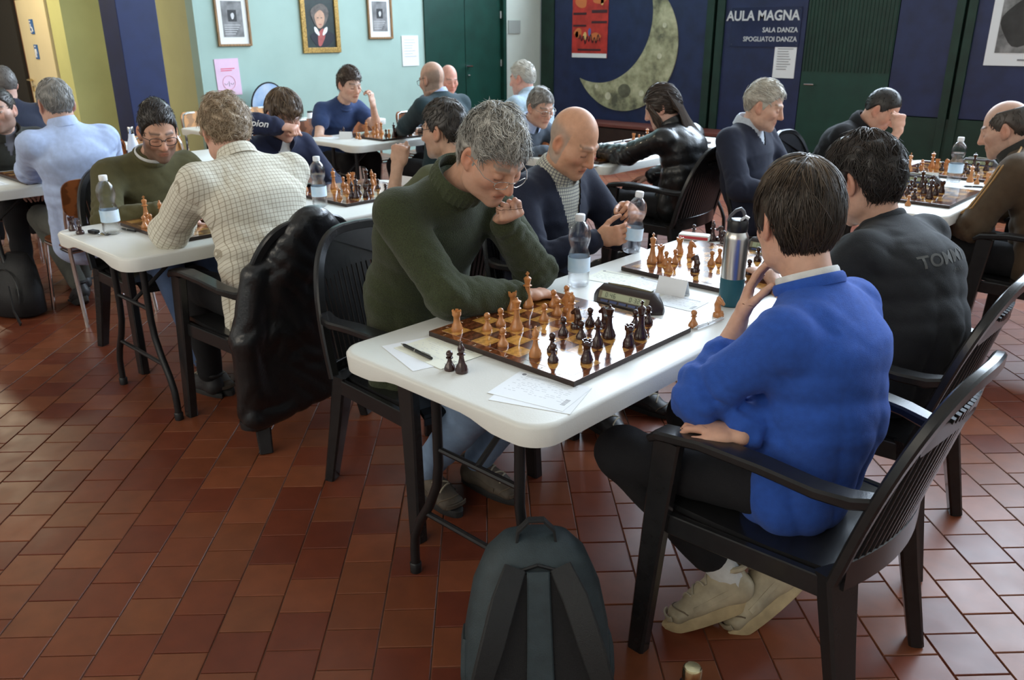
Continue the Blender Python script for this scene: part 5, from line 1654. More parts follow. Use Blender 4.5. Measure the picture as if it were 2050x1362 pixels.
def ring_collar(parent, loc, c, axis, fwd, r, h, tube, material, name='collar', open_front=0.0, flare=.0, ribs=0, tilt=0.0, el=1.0):
    """band around the neck base: rolled rib or shirt collar"""
    ax = nrm(axis); f = nrm(A(fwd, float) - ax * np.dot(fwd, ax)); s_ = np.cross(f, ax)
    n = 64 if ribs else 32
    rows = []
    prof = [(-.5, -tube), (0, 0), (.5, tube * .3), (.75, 0), (.6, -tube * .9), (.0, -tube * 1.2)] if not flare else None
    angs = np.linspace(open_front / 2, 2 * pi - open_front / 2, n)
    b = MB()
    ringsl = []
    for a in angs:
        d = f * math.cos(a) * el + s_ * math.sin(a)
        dn = nrm(d)
        tl = -tilt * math.cos(a)
        if flare:
            pr = [(-h * .2, .0), (h * .75, -.004), (h * .8, .002), (h * .45, flare * .55), (-h * .35 - flare * .5 * max(0, math.cos(a)), flare), (-h * .35, flare - .004), (h * .3, .002)]
        else:
            rb = tube * .22 * (1 if int(a * ribs / 2 / pi * 2) % 2 else -1) if ribs else 0
            pr = [(-h * .5, tube * .6 + rb), (-h * .1, tube + rb), (h * .3, tube * .8 + rb), (h * .5, tube * .2), (h * .45, -tube * .5), (-h * .5, -tube * .6)]
        ringsl.append([tuple(c + d * r + dn * x + ax * (y + tl) - loc) for y, x in pr])
    b.loft(ringsl, caps=True) if open_front else b.loft(ringsl + [ringsl[0]], caps=False)
    ob = b.build(name, material, parent, smooth=True)
    co = np.zeros(len(ob.data.vertices) * 3); ob.data.vertices.foreach_get('co', co); co = co.reshape(-1, 3) + loc - c
    setattr3(ob.data, 'wv', np.stack([np.arctan2(co @ s_, co @ f) * r, co[:, 0] * 0, co @ ax], 1))
    return ob

PERSON_N = [0]
def person(label, seat, face, neck, head, lk, arms, top, legs=None, bottom=None, armk=1.0, hemk=.93, skin=(.62, .40, .30), hair=None, fopt=None,
           glasses=None, near=1, build=1.0, bend=.05, twist=0.0, hsc=1.0, fat=1.0, shoes=None, collar=None, belly=0.0, sleeve=1.9,
           shw=.185, sock=None, group='chess players', seatz=.44, nose=1.0, vneck=None, undershirt=None, neckdrop=.0, lowhem=.10, foldamp=1.0, cuff=None, wv=False):
    PERSON_N[0] += 1
    seed = PERSON_N[0] * 1.37
    fopt = fopt or {}
    root = thing('person', label, 'person', (seat[0], seat[1], 0), 0, group)
    loc = A([seat[0], seat[1], 0.0])
    fa = math.radians(face)
    f = A([math.cos(fa), math.sin(fa), 0.0]); r = A([math.sin(fa), -math.cos(fa), 0.0])
    up = A([0, 0, 1.0])
    Pv = A([seat[0], seat[1], seatz + .10]); N = A(neck, float)
    HC = A(head, float); HM = look(*lk)
    tw = math.radians(twist)
    rt = r * math.cos(tw) + f * math.sin(tw); ft = np.cross(up, rt)
    def spine(t): return Pv * (1 - t) + N * t - ft * bend * 4 * t * (1 - t)
    axis = nrm(N - spine(.7))
    # shoulders
    drop = .072
    SH = {}
    for sd, nm in ((-1, 'L'), (1, 'R')):
        SH[nm] = N + rt * sd * shw * build - axis * drop + ft * arms.get('sh' + nm, 0.0)
    J = {}
    for nm in ('L', 'R'):
        a = arms[nm]
        W = A(a['w'], float)
        E = elbow_ik(SH[nm], W, a['e'], .295 * armk, .262 * armk)
        J[nm] = (SH[nm], E, W)
    if legs is None:
        legs = {}
    LG = {}
    for sd, nm in ((-1, 'L'), (1, 'R')):
        hip = Pv + r * sd * .085 - up * .02
        kn = A(legs[nm][0], float) if nm in legs else hip + f * .43 + r * sd * .05 + A([0, 0, .0])
        an = A(legs[nm][1], float) if nm in legs else A([kn[0], kn[1], 0]) - f * .03 + A([0, 0, .085])
        td = A(legs[nm][2], float) if nm in legs and len(legs[nm]) > 2 else f + r * sd * .12
        LG[nm] = (hip, kn, an, td)
    # ---- body: one continuous skin
    S = Sdf()
    add_head(S, HC, HM, hsc, fat, nose)
    hb = HC + HM @ (A([0, -.028, -.055]) * hsc)
    S.ecap(hb, N - axis * .02, (.052 * fat, .054), (.056 * fat, .054), rt, .02)
    S.ecap(N - axis * .01, N - axis * (.045 + neckdrop * .4), (.056 * fat, .054), (.060 + neckdrop * .5, .056), rt, .02)
    S.ecap(hb + HM @ A([0, .04, -.035]), N + ft * .025 - axis * .03, (.03, .03), (.040, .025), rt, .03)
    for t0, t1 in ((0, .35), (.35, .7), (.7, .86)):
        S.ecap(spine(t0), spine(t1), (.10, .07), (.085, .05), rt, .03)
    for nm in ('L', 'R'):
        a, e_, w = J[nm]
        S.cap(N - axis * .095, a, .035, .035, .02)
        S.cap(a, e_, .044 * build, .037 * build, .02)
        S.cap(e_, e_ + (w - e_) * .35, .038 * build, .037 * build, .015)
        S.ecap(e_ + (w - e_) * .35, w, (.036, .035), (.026, .020), np.cross(arms[nm]['f'], arms[nm]['n']), .015)
        h_ = dict(arms[nm]); add_hand(S, w, h_['f'], h_['n'], nm == 'R', **h_.get('hand', {}))
        hip, kn, an, td = LG[nm]
        S.cap(Pv, hip, .08, .07, .03); S.cap(hip, kn, .06, .045, .03); S.cap(kn, an, .042, .034, .02)
        S.ecap(an - nrm(td) * .02 - up * .03, an + nrm(td) * .12 - up * .045, (.03, .03), (.035, .02), r, .02)
    hh = {2: .0034, 1: .0050, 0: .0080}[near]
    hd = {2: .0032, 1: .0052, 0: .0080}[near]
    blocks = [(HC - A([.14, .14, .15]), HC + A([.14, .14, .16]), hh)]
    blocks.append((np.minimum(HC, N) - A([.1, .1, .05]), np.maximum(HC, N) + A([.1, .1, .0]), hh * 1.6))
    for nm in ('L', 'R'):
        if arms[nm].get('hide'): continue
        w = J[nm][2]; ff = nrm(arms[nm]['f'])
        ctr = w + ff * .07
        blocks.append((ctr - .135, ctr + .135, hd))
        if sleeve < 1.85:
            e_ = J[nm][1]
            blocks.append((np.minimum(w, e_) - .06, np.maximum(w, e_) + .06, hd * 1.5))
    lo, hi = S.bounds()
    blocks.append((lo - .05, hi + .05, .020))
    VV, FF, done = [], [], []
    off = 0
    for (bl, bh, h) in blocks:
        V, F = sdf_mesh(S, h, bl, bh)
        if len(F) == 0:
            done.append((bl, bh)); continue
        cen = V[F].mean(1)
        keep = np.ones(len(F), bool)
        for (dl, dh) in done:
            keep &= ~np.all((cen > dl + h * .6) & (cen < dh - h * .6), axis=1)
        VV.append(V); FF.append(F[keep] + off); off += len(V)
        done.append((bl, bh))
    V = np.concatenate(VV); F = np.concatenate(FF)
    used = np.unique(F); remap = np.full(len(V), -1); remap[used] = np.arange(len(used)); V = V[used]; F = remap[F]
    loc3 = (V - HC) @ HM / hsc
    near_head = (np.linalg.norm(V - HC, axis=1) < .19)
    C = np.tile(A(skin, float), (len(V), 1))
    hc_ = head_colors(loc3, skin, fopt)
    C[near_head] = hc_[near_head]
    for nm in ('L', 'R'):
        w = J[nm][2]; tip = w + nrm(arms[nm]['f']) * .13
        dd = np.exp(-(np.linalg.norm(V - tip, axis=1) / .07) ** 2) * .4 * (~near_head)
        C = C * (1 - dd[:, None]) + C * A([1.0, .78, .72]) * dd[:, None]
    ob = mesh_np('body', V - loc, F, SKIN, root)
    setcol(ob.data, C)
    # ---- top garment
    T = Sdf()
    w4 = [(.182, .135 + belly * .6), (.165, .125 + belly), (.178, .125 + belly * .4), (.150, .082)]
    w4 = [(a * build, b_ * (1 + (build - 1) * .6)) for a, b_ in w4]
    ts = (0.0, .36, .72, .97)
    for i in range(3):
        a = spine(ts[i]) + ft * belly * .35 * (1, 1, .4, 0)[i]; b_ = spine(ts[i + 1]) + ft * belly * .35 * (1, 1, .4, 0)[i + 1]
        if i == 2: b_ = b_ - axis * .062
        if i == 0: a = a - A([0, 0, lowhem - .06])
        T.ecap(a, b_, w4[i], w4[i + 1], rt, .05)
    T.ecap(N - axis * .075, N + axis * .002, (.115, .080), (.074 * fat, .070), rt, .035)
    for nm in ('L', 'R'):
        a, e_, w = J[nm]
        T.cap(N - axis * .045, a + (N - a) * .12, .052 * build, .055 * build, .05)
        loose = top.get('loose', 1.0)
        u1 = min(1.0, sleeve)
        T.cap(a, a + (e_ - a) * u1, .060 * build * (loose * .5 + .5), (.052 + .008 * (u1 < 1)) * build * loose, .04)
        slv = arms[nm].get('sleeve', sleeve)
        if slv > 1:
            T.cap(e_, e_ + (w - e_) * (slv - 1), .0555 * build * loose, .041 * loose, .02)
    S2 = T
    if bottom is not None:
        pass
    # neck opening
    T.cap(N + axis * (.072 - neckdrop), N + axis * .15 + (HC - N) * .2, .060 * fat, .085 * fat, .010, True)
    if near == 0:
        th = .014
    else:
        th = .0102 if near == 1 else .0078
    fo = [(62, seed, .0048 * foldamp), (125, seed * 1.7, .0028 * foldamp)]
    hot = []
    for nm in ('L', 'R'):
        a, e_, w = J[nm]
        hot += [(e_, .11, 1.3), (a * .75 + spine(.6) * .25, .10, .8), ((e_ + w) / 2, .08, .6)]
    hot.append((spine(.15), .16, .8))
    def creases(P):
        """rings of cloth bunched at elbow and cuff, drape lines falling to the hem"""
        dv = np.zeros(len(P))
        for nm in ('L', 'R'):
            a, e_, w = J[nm]
            for p0, p1, at_end in ((a, e_, True), (e_, w, False)):
                d = nrm(p1 - p0); Ln = np.linalg.norm(p1 - p0)
                s_ = (P - p0) @ d; per = P - p0 - np.outer(s_, d); dist = np.linalg.norm(per, axis=1)
                q1 = nrm(np.cross(d, ft + .01 * up)); q2 = np.cross(d, q1)
                th_ = np.arctan2(per @ q2, per @ q1)
                near_ = np.exp(-np.clip(dist - .05, 0, 1) ** 2 / .02 ** 2) * (s_ > -.02) * (s_ < Ln + .03)
                tt_ = s_ / Ln
                wgt = np.exp(-((tt_ - (1.0 if at_end else 0.0)) / .38) ** 2)
                if not at_end: wgt = np.maximum(wgt, .8 * np.exp(-((tt_ - .85) / .25) ** 2))
                ph = s_ * 2 * pi / .046 + 1.3 * np.sin(2 * th_ + seed) + .9 * np.sin(5 * th_ + 2 * seed + 9 * s_) + seed
                dv += .0042 * foldamp * wgt * near_ * (1 - 2 * np.abs(np.sin(ph * .5)))
        X_ = (P - Pv) @ rt; Y_ = (P - Pv) @ ft; Z3 = (P - Pv) @ nrm(N - Pv)
        low = np.exp(-((Z3 - .0) / .20) ** 2) * (np.abs(X_) < .23)
        ang = np.arctan2(X_, Y_)
        ph = ang * 9 + 1.6 * np.sin(7 * Z3 + seed) + 9 * Z3 * np.sin(seed)
        dv += .0050 * foldamp * low * (1 - 2 * np.abs(np.sin(ph * .5)) ** .8)
        mid = np.exp(-((Z3 - .22) / .09) ** 2) * (np.abs(X_) < .21)
        ph2 = Z3 * 2 * pi / .07 + 1.2 * np.sin(2 * ang + seed) + 2.2 * X_ / .2
        dv += .0022 * foldamp * mid * (1 - 2 * np.abs(np.sin(ph2 * .5)))
        return dv
    V, F = sdf_mesh(T, th, fold=fo, hot=hot, extra=creases)
    X = np.stack([(V - N) @ rt, (V - N) @ ft, (V - N) @ axis], 1)
    if wv:
        wvv = X.copy()
        for nm in ('L', 'R'):
            a, e_, w = J[nm]
            for p0, p1, o0 in ((a, e_, 0.0), (e_, w, .30)):
                d = nrm(p1 - p0); s_ = (V - p0) @ d; per = V - p0 - np.outer(s_, d)
                dist = np.linalg.norm(per, axis=1)
                m = (s_ > .03 if o0 == 0 else s_ > -.02) & (s_ < np.linalg.norm(p1 - p0) + .03) & (dist < .085) & (np.abs(X[:, 0]) > .13)
                q1 = nrm(np.cross(d, ft + .01)); q2 = np.cross(d, q1)
                ang = np.arctan2(per @ q2, per @ q1)
                wvv[m, 0] = ang[m] * .055; wvv[m, 2] = s_[m] + o0
    if vneck:
        cz = X[:, 2]
        d = vneck['depth']
        cen = X[F].mean(1)
        infront = cen[:, 1] > -.02
        halfw = vneck['w'] * (1 + cen[:, 2] / d)
        inV = infront & (cen[:, 2] > -d) & (np.abs(cen[:, 0]) < halfw) & (cen[:, 2] < .2)
        Fv = F[inV]; F = F[~inV]
        u_ = np.unique(Fv); rm = np.full(len(V), -1); rm[u_] = np.arange(len(u_))
        sv = mesh_np('shirt', V[u_] - ft * .006 - loc, rm[Fv], vneck['mat'], root)
        if 'wv' in vneck:
            setattr3(sv.data, 'wv', X[u_])
    ob = mesh_np(top['name'], V - loc, F, top['mat'], root)
    if wv:
        setattr3(ob.data, 'wv', wvv)
    root['_n'] = 0
    del root['_n']
    # ---- trousers
    if bottom is not None:
        B = Sdf()
        B.ecap(Pv - rt * .05 - up * .02, Pv + rt * .05 - up * .02, (.105, .085), (.105, .085), ft, .04)
        for nm in ('L', 'R'):
            hip, kn, an, td = LG[nm]
            B.cap(hip - up * .012, kn, .078 * build, .068 * build, .04)
            B.cap(kn, kn + (an - kn) * hemk, .067 * build, .052, .025)
        V2, F2 = sdf_mesh(B, .0105 if near == 2 else .015, fold=[(45, seed, .0035), (90, seed * 2, .0018)])
        mesh_np('trousers', V2 - loc, F2, bottom, root)
    if shoes is None and near: shoes = (DSHOE, DSOLE)
    if shoes:
        for nm in ('L', 'R'):
            hip, kn, an, td = LG[nm]
            if legs.get('up' + nm) is not None: upv = legs['up' + nm]
            else: upv = up
            make_shoe(root, loc, an, td, shoes[0], shoes[1], up=upv, res=.007 if near == 2 else .012)
            if sock:
                quick('sock', sock, root, lambda m: m.tube([an + (kn - an) * .22 - loc, an - loc, an - A(upv) * .02 - loc], [.043, .042, .042], 12), smooth=True)
    for cl in (collar or []):
        cl = dict(cl)
        kind = cl.pop('kind')
        m_ = cl.pop('mat')
        if kind == 'rib' and cl['r'] < .08: cl['r'] += .007 + neckdrop * .25
        nk = N + axis * (cl.pop('lift', .018) - neckdrop * .9) + ft * cl.pop('fw', .004)
        ax2 = nrm(axis * .75 + nrm(HC - N) * .25)
        ob = ring_collar(root, loc, nk, ax2, ft, material=m_, **cl)
        if kind == 'shirt': ob.name = 'collar'
    if undershirt:
        pass
    if hair:
        for hspec in (hair if isinstance(hair, list) else [hair]):
            make_hair(hspec, root, loc, HC, HM, hsc, int(seed * 100))
    if glasses:
        make_glasses(glasses, root, loc, HC, HM, hsc)
    INFO[label] = dict(root=root, loc=loc, N=N, rt=rt, ft=ft, axis=axis, J=J, HC=HC, HM=HM, V=V, spine=spine)
    return root
INFO = {}
# ------------------------------------------------------------------ cast
def cloth(name, col, rough=.85, bump=.35, bscale=420, vary=.10, vscale=40, **kw):
    return mat(name, col, rough, bump=bump, bscale=bscale, vary=vary, vscale=vscale, sheen=kw.pop('sheen', .06), **kw)
WOOL = cloth('green_wool', (.036, .045, .017), .95, bump=.9, bscale=260, vary=.45, vscale=320, sheen=.12)
WOOLRIB = cloth('green_wool_rib', (.040, .050, .020), .95, bump=.7, bscale=200, vary=.35, vscale=200, sheen=.12)
JEANS = cloth('light_denim', (.20, .30, .46), .9, bump=.5, bscale=600, vary=.25, vscale=12)
JEANSD = cloth('blue_denim', (.06, .10, .20), .9, bump=.5, bscale=600, vary=.25, vscale=12)
BLACKC = cloth('black_cotton', (.008, .008, .010), .9, sheen=.0)
NAVYC = cloth('navy_knit', (.012, .016, .036), .9)
BLUEC = cloth('blue_sweatshirt', (.022, .085, .40), .92, bump=.4, bscale=500, vary=.12, vscale=60)
CHARC = cloth('charcoal_jersey', (.017, .019, .022), .9, bump=.4)
OLIVEC = cloth('olive_jersey', (.080, .070, .026), .9)
TEALC = cloth('teal_knit', (.018, .040, .050), .9)
TSHB = cloth('blue_tshirt', (.025, .050, .14), .9)
PALEB = cloth('pale_blue_cotton', (.44, .54, .78), .85, bump=.2)
PALEB2 = cloth('light_blue_cotton', (.40, .52, .62), .85, bump=.2)
HOODN = cloth('navy_hoodie', (.012, .017, .050), .9)
FLEECE = cloth('dark_fleece', (.022, .022, .017), .95, bump=.6)
GREYC = cloth('grey_trousers', (.085, .088, .075), .9)
TRACK = cloth('brown_tracksuit', (.075, .048, .026), .8); TRACKD = cloth('dark_tracksuit', (.020, .020, .018), .8)
OLIVET = cloth('olive_tshirt', (.085, .090, .045), .9)
SLATE = cloth('slate_vest', (.075, .095, .125), .9)
LEATH = mat('black_leather', (.008, .008, .009), .36, vary=.2, vscale=12, bump=.35, bscale=90, coat=.25)
CHECK = plaid('check_shirt', (.68, .65, .55), (.30, .26, .19), (.32, .27, .19), .0165, .15)
CHECKS = plaid('small_check_shirt', (.50, .49, .40), (.10, .10, .13), (.10, .10, .13), .011, .3)
WHITEC = cloth('white_cotton', (.66, .66, .64), .85, bump=.2)
LTBLUE = cloth('ice_blue_cotton', (.50, .55, .62), .85, bump=.2)
SNEAK = mat('worn_white_leather', (.44, .37, .25), .55, vary=.35, vscale=14, bump=.2, bscale=60); SOLEW = mat('worn_sole', (.44, .33, .18), .7, vary=.25, vscale=20)
DSHOE = mat('dark_shoe', (.03, .03, .032), .5, vary=.2, vscale=20); DSOLE = mat('dark_sole', (.02, .02, .02), .7); BRSHOE = mat('brown_shoe', (.10, .08, .06), .7, vary=.3, vscale=20)

def arm(w, e, f, n, hide=False, sleeve=None, **hand):
    d = dict(w=w, e=e, f=f, n=n, hide=hide, hand=hand)
    if sleeve: d['sleeve'] = sleeve
    return d
FIST = dict(curl=(1.3, 1.55, 1.0), thumb=(.88, .12, .32), tcurl=1.0)
REST = dict(curl=(.35, .4, .25))
BROWNISH = (.045, .028, .018)
rng_table = lambda x, y: (x, y, .775)

# 1 man in green wool sweater
person('grey-haired man in a dark green wool sweater resting his chin on his fist', (-2.08, 1.735), 0, (-1.885, 1.74, 1.105), (-1.730, 1.757, 1.212), (-6, 37, 0),
       dict(R=arm((-1.66, 1.82, .78), (-1.70, 1.50, .74), (.25, 1, -.05), (0, 0, -1), **REST),
            L=arm((-1.752, 1.820, 1.012), (-1.66, 1.98, .70), (.82, -.36, .28), (-.35, -.05, .9), **FIST)),
       dict(name='sweater', mat=WOOL, loose=1.12), bottom=JEANS, skin=(.56, .31, .21), near=2, build=1.08, bend=.075, hsc=1.04, fat=1.02,
       hair=dict(tt=.026, ts=.008, nape=-.062, line=.074, cols=[(.17, .16, .14), (.52, .50, .46), (.80, .77, .69)], N=5000, len=.050, wid=.0031, wav=.5, flow='fwd', lift=.38, noise=.006, jit=.4, burn=-.03, h=.004),
       fopt=dict(brow=(.20, .17, .14), beard=.12, beardcol=(.4, .34, .3)), glasses=dict(dark=False, z=-.006, y=.110, rx=.024, rz=.014, r=.0012), shoes=(BRSHOE, DSOLE), foldamp=1.3,
       collar=[dict(kind='rib', mat=WOOLRIB, r=.083, h=.062, tube=.008, ribs=34, lift=.030, fw=.010, name='ribbed_collar')],
       legs=dict(L=((-1.62, 1.86, .52), (-1.90, 1.82, .09), (1, .1, 0)), R=((-1.62, 1.60, .51), (-2.0, 1.66, .09), (1, -.1, 0))), lowhem=.16, nose=1.08)
# 2 bald man in navy cardigan
person('bald man in a navy cardigan opening a water bottle', (-2.28, 2.63), 0, (-2.205, 2.62, 1.015), (-2.105, 2.60, 1.145), (2, 30, 0),
       dict(R=arm((-1.915, 2.535, .795), (-2.05, 2.38, .70), (.85, .28, .22), (-.25, 1, .1), curl=(.75, .75, .5), thumb=(.5, .5, .6)),
            L=arm((-1.935, 2.735, .875), (-2.1, 2.92, .72), (.78, -.50, .25), (-.2, -.55, -.55), curl=(.8, .9, .6), thumb=(.7, .35, .6))),
       dict(name='cardigan', mat=NAVYC, loose=1.1), bottom=BLACKC, skin=(.60, .32, .20), near=2, build=1.10, belly=.03, hsc=1.06, fat=1.12, bend=.05,
       fopt=dict(brow=(.22, .13, .085), sides=(.30, .26, .22)), vneck=dict(depth=.24, w=.082, mat=CHECKS, wv=1),
       collar=[dict(kind='shirt', mat=CHECKS, r=.066, h=.045, tube=.006, flare=.030, open_front=.55, lift=.02)])
# 3 boy in blue sweatshirt
person('brown-haired boy in a bright blue sweatshirt holding his hand to his mouth', (-.715, 1.80), 177, (-.748, 1.825, .985), (-.830, 1.880, 1.130), (141, 16, 0),
       dict(L=arm((-.905, 1.785, .885), (-.90, 1.50, .62), (-.03, .50, .86), (.80, .45, .1), curl=(.18, .22, .15), thumb=(.55, .55, .35), spread=.03),
            R=arm((-.785, 1.60, .680), (-.80, 2.05, .62), (-1, -.18, .05), (0, -.05, -1), curl=(.28, .75, .5), thumb=(.9, .4, .2), sleeve=1.85)),
       dict(name='sweatshirt', mat=BLUEC, loose=1.14), bottom=BLACKC, skin=(.62, .36, .26), near=2, build=.97, armk=.88, hemk=.80, bend=.055, hsc=1.03, sleeve=1.55, foldamp=1.2, shw=.178,
       hair=dict(tt=.026, ts=.015, nape=-.125, line=.05, cols=[(.016, .011, .008), (.060, .040, .026), (.26, .185, .12)], N=5000, len=.080, wid=.0034, flow='crown', lift=.06, noise=.003, jit=.16, cover=False, burn=-.03, h=.004, seg=5),
       fopt=dict(), shoes=(SNEAK, SOLEW), sock=WHITEC,
       collar=[dict(kind='rib', mat=BLUEC, r=.070, h=.026, tube=.007, lift=.018, name='ribbed_collar'), dict(kind='rib', mat=WHITEC, r=.063, h=.028, tube=.004, lift=.032, name='tshirt_collar')],
       legs=dict(L=((-1.11, 1.60, .515), (-.865, 1.80, .135), (-.62, -.66, -.30)), R=((-1.10, 1.93, .51), (-.80, 1.91, .135), (-.35, -.75, -.42)), upL=(-.35, .1, .9), upR=(-.5, .0, .85)))
# 4 youth in charcoal T-shirt
person('dark-haired youth in a charcoal T-shirt with lettering on the back', (-.80, 2.62), 178, (-.905, 2.70, .965), (-.985, 2.70, 1.105), (163, 26, 0),
       dict(L=arm((-1.20, 2.56, .78), (-.98, 2.40, .70), (-.9, .3, 0), (0, 0, -1), hide=True, **REST), R=arm((-1.17, 2.84, .78), (-.95, 3.0, .70), (-.9, -.3, 0), (0, 0, -1), hide=True, **REST)),
       dict(name='tshirt', mat=CHARC, loose=1.18), bottom=BLACKC, skin=(.55, .32, .23), near=2, build=1.12, bend=.10, hsc=1.05, sleeve=.75, foldamp=1.3, twist=-6,
       hair=dict(tt=.030, ts=.020, nape=-.085, line=.06, cols=[(.008, .006, .005), (.030, .021, .016), (.11, .08, .06)], N=4500, len=.060, wid=.0036, flow='crown', lift=.16, wav=.35, noise=.006, jit=.3, burn=-.02, h=.004),
       fopt=dict(), collar=[dict(kind='rib', mat=CHARC, r=.072, h=.022, tube=.006, lift=.016)], shoes=(DSHOE, DSOLE),
       legs=dict(L=((-1.22, 2.52, .51), (-1.26, 2.42, .09), (-1, .0, 0)), R=((-1.22, 2.78, .51), (-1.24, 2.80, .09), (-1, .1, 0))))
# 5 bearded man in olive sweatshirt
person('bearded man with black glasses in an olive sweatshirt looking down', (-4.20, 1.765), 0, (-4.13, 1.775, .975), (-4.02, 1.79, 1.11), (-14, 22, 0),
       dict(R=arm((-3.80, 1.66, .778), (-3.98, 1.44, .72), (.5, .8, 0), (0, 0, -1), **REST), L=arm((-3.80, 1.86, .778), (-3.98, 2.1, .72), (.5, -.8, 0), (0, 0, -1), **REST)),
       dict(name='sweatshirt', mat=OLIVEC, loose=1.12), bottom=JEANSD, skin=(.58, .33, .23), near=1, build=1.10, hsc=1.05, fat=.93, bend=.06, foldamp=1.4,
       hair=dict(noise=.0015, tt=.028, ts=.006, nape=-.06, line=.092, zmin=.07, cols=[(.012, .009, .008), (.035, .026, .02), (.05, .038, .03)], N=1100, len=.030, wid=.0045, flow='fwd', lift=.5, burn=-.03),
       fopt=dict(beard=.72, beardcol=(.06, .04, .03), brow=(.03, .02, .016)), glasses=dict(dark=True, rx=.026, rz=.019, r=.0018), shoes=(BRSHOE, DSOLE),
       collar=[dict(kind='rib', mat=OLIVEC, r=.070, h=.024, tube=.006, lift=.014, name='ribbed_collar'), dict(kind='rib', mat=WHITEC, r=.062, h=.022, tube=.004, lift=.028, name='tshirt_collar')],
       legs=dict(L=((-3.82, 1.88, .52), (-3.58, 1.86, .09), (1, .1, 0)), R=((-3.82, 1.64, .52), (-3.50, 1.62, .09), (1, 0, 0))))
# 6 man in checked shirt
person('man with wispy sandy-grey hair in a cream checked shirt seen from behind', (-2.95, 1.69), 178, (-3.085, 1.685, 1.075), (-3.20, 1.705, 1.18), (160, 26, 0),
       dict(L=arm((-3.46, 1.60, .778), (-3.22, 1.34, .74), (-.7, .7, 0), (0, 0, -1), hide=True, **REST), R=arm((-3.46, 1.80, .778), (-3.2, 2.05, .74), (-.7, -.7, 0), (0, 0, -1), hide=True, **REST)),
       dict(name='checked_shirt', mat=CHECK, loose=1.20), bottom=BLACKC, skin=(.62, .36, .27), near=2, build=1.12, bend=.05, hsc=1.05, wv=True, lowhem=.17, foldamp=1.5,
       hair=dict(tt=.020, ts=.020, nape=-.07, line=.085, cols=[(.24, .165, .10), (.48, .37, .25), (.60, .48, .36)], N=3600, len=.045, wid=.0031, wav=1.0, flow='crown', lift=.42, noise=.007, jit=.7, burn=-.02, h=.004),
       fopt=dict(), collar=[dict(kind='shirt', mat=CHECK, r=.068, h=.045, tube=.006, flare=.018, lift=.016)])
# 7 hoodie boy
person('boy in a navy zip hoodie hiding his eyes behind his raised sleeve', (-4.46, 2.62), 0, (-4.31, 2.62, .985), (-4.215, 2.605, 1.115), (0, 28, 0),
       dict(R=arm((-4.06, 2.485, 1.075), (-4.30, 2.30, 1.03), (.72, .48, -.05), (.1, .3, -.9), **FIST), L=arm((-4.06, 2.80, .64), (-4.30, 2.98, .64), (.8, -.4, -.2), (0, 0, -1), hide=True, **REST)),
       dict(name='hoodie', mat=HOODN, loose=1.22), bottom=BLACKC, skin=(.64, .38, .29), near=1, build=1.0, hsc=1.03, bend=.06, foldamp=1.5,
       hair=dict(tt=.026, ts=.016, nape=-.075, line=.045, cols=[(.05, .03, .018), (.14, .09, .05), (.22, .15, .09)], N=1200, len=.065, wid=.005, flow='crown', lift=.05, jit=.2, burn=-.02, fringe=1),
       vneck=dict(depth=.13, w=.05, mat=WHITEC), collar=[dict(kind='rib', mat=HOODN, r=.082, h=.075, tube=.016, lift=.012, open_front=.9, name='hood')])
# 8 man with raised fist
person('dark-haired man with glasses raising his bare left fist, seen from behind', (-2.76, 2.64), 178, (-2.845, 2.655, .985), (-2.92, 2.645, 1.125), (196, 6, 0),
       dict(L=arm((-3.035, 2.452, .975), (-3.16, 2.36, .70), (.15, .1, 1), (-.4, .8, 0), **FIST), R=arm((-3.3, 2.84, .775), (-3.1, 3.0, .72), (-.9, -.2, 0), (0, 0, -1), hide=True, **REST)),
       dict(name='tshirt', mat=OLIVET, loose=1.2), bottom=BLACKC, skin=(.55, .33, .23), near=1, build=1.04, hsc=1.03, bend=.06, sleeve=.70, neckdrop=.02,
       hair=dict(tt=.018, ts=.010, nape=-.068, line=.075, cols=[(.015, .012, .010), (.05, .04, .034), (.12, .10, .085)], N=1100, len=.035, wid=.0045, flow='crown', lift=.25, jit=.4),
       fopt=dict(beard=.2), glasses=dict(dark=True, rx=.025, rz=.019, r=.0018), collar=[dict(kind='rib', mat=OLIVET, r=.070, h=.02, tube=.005, lift=.014)])
# 9 man in pale blue shirt
person('grey-haired man in a pale blue shirt seen from behind at the far left table', (-4.98, 1.72), 180, (-4.89, 1.670, 1.075), (-4.935, 1.665, 1.195), (176, 12, 0),
       dict(L=arm((-5.34, 1.66, .778), (-5.10, 1.40, .74), (-.6, .7, 0), (0, 0, -1), hide=True, **REST), R=arm((-5.34, 1.88, .778), (-5.10, 2.10, .74), (-.6, -.7, 0), (0, 0, -1), hide=True, **REST)),
       dict(name='shirt', mat=PALEB, loose=1.15), bottom=GREYC, skin=(.58, .36, .28), near=1, build=1.06, hsc=1.03, bend=.06, lowhem=.17, shoes=(DSHOE, DSOLE), sock=BLACKC, foldamp=1.5,
       hair=dict(noise=.002, tt=.011, ts=.010, nape=-.06, line=.085, cols=[(.13, .125, .115), (.33, .32, .30), (.40, .36, .32)], N=1000, len=.028, wid=.0045, flow='crown', lift=.2),
       glasses=dict(dark=True, r=.0016), collar=[dict(kind='shirt', mat=PALEB, r=.066, h=.045, tube=.006, flare=.015, lift=.02)],
       legs=dict(L=((-5.40, 1.62, .52), (-5.16, 1.68, .12), (-.9, .05, -.35)), R=((-5.40, 1.82, .52), (-5.5, 1.82, .09), (-1, 0, 0))))
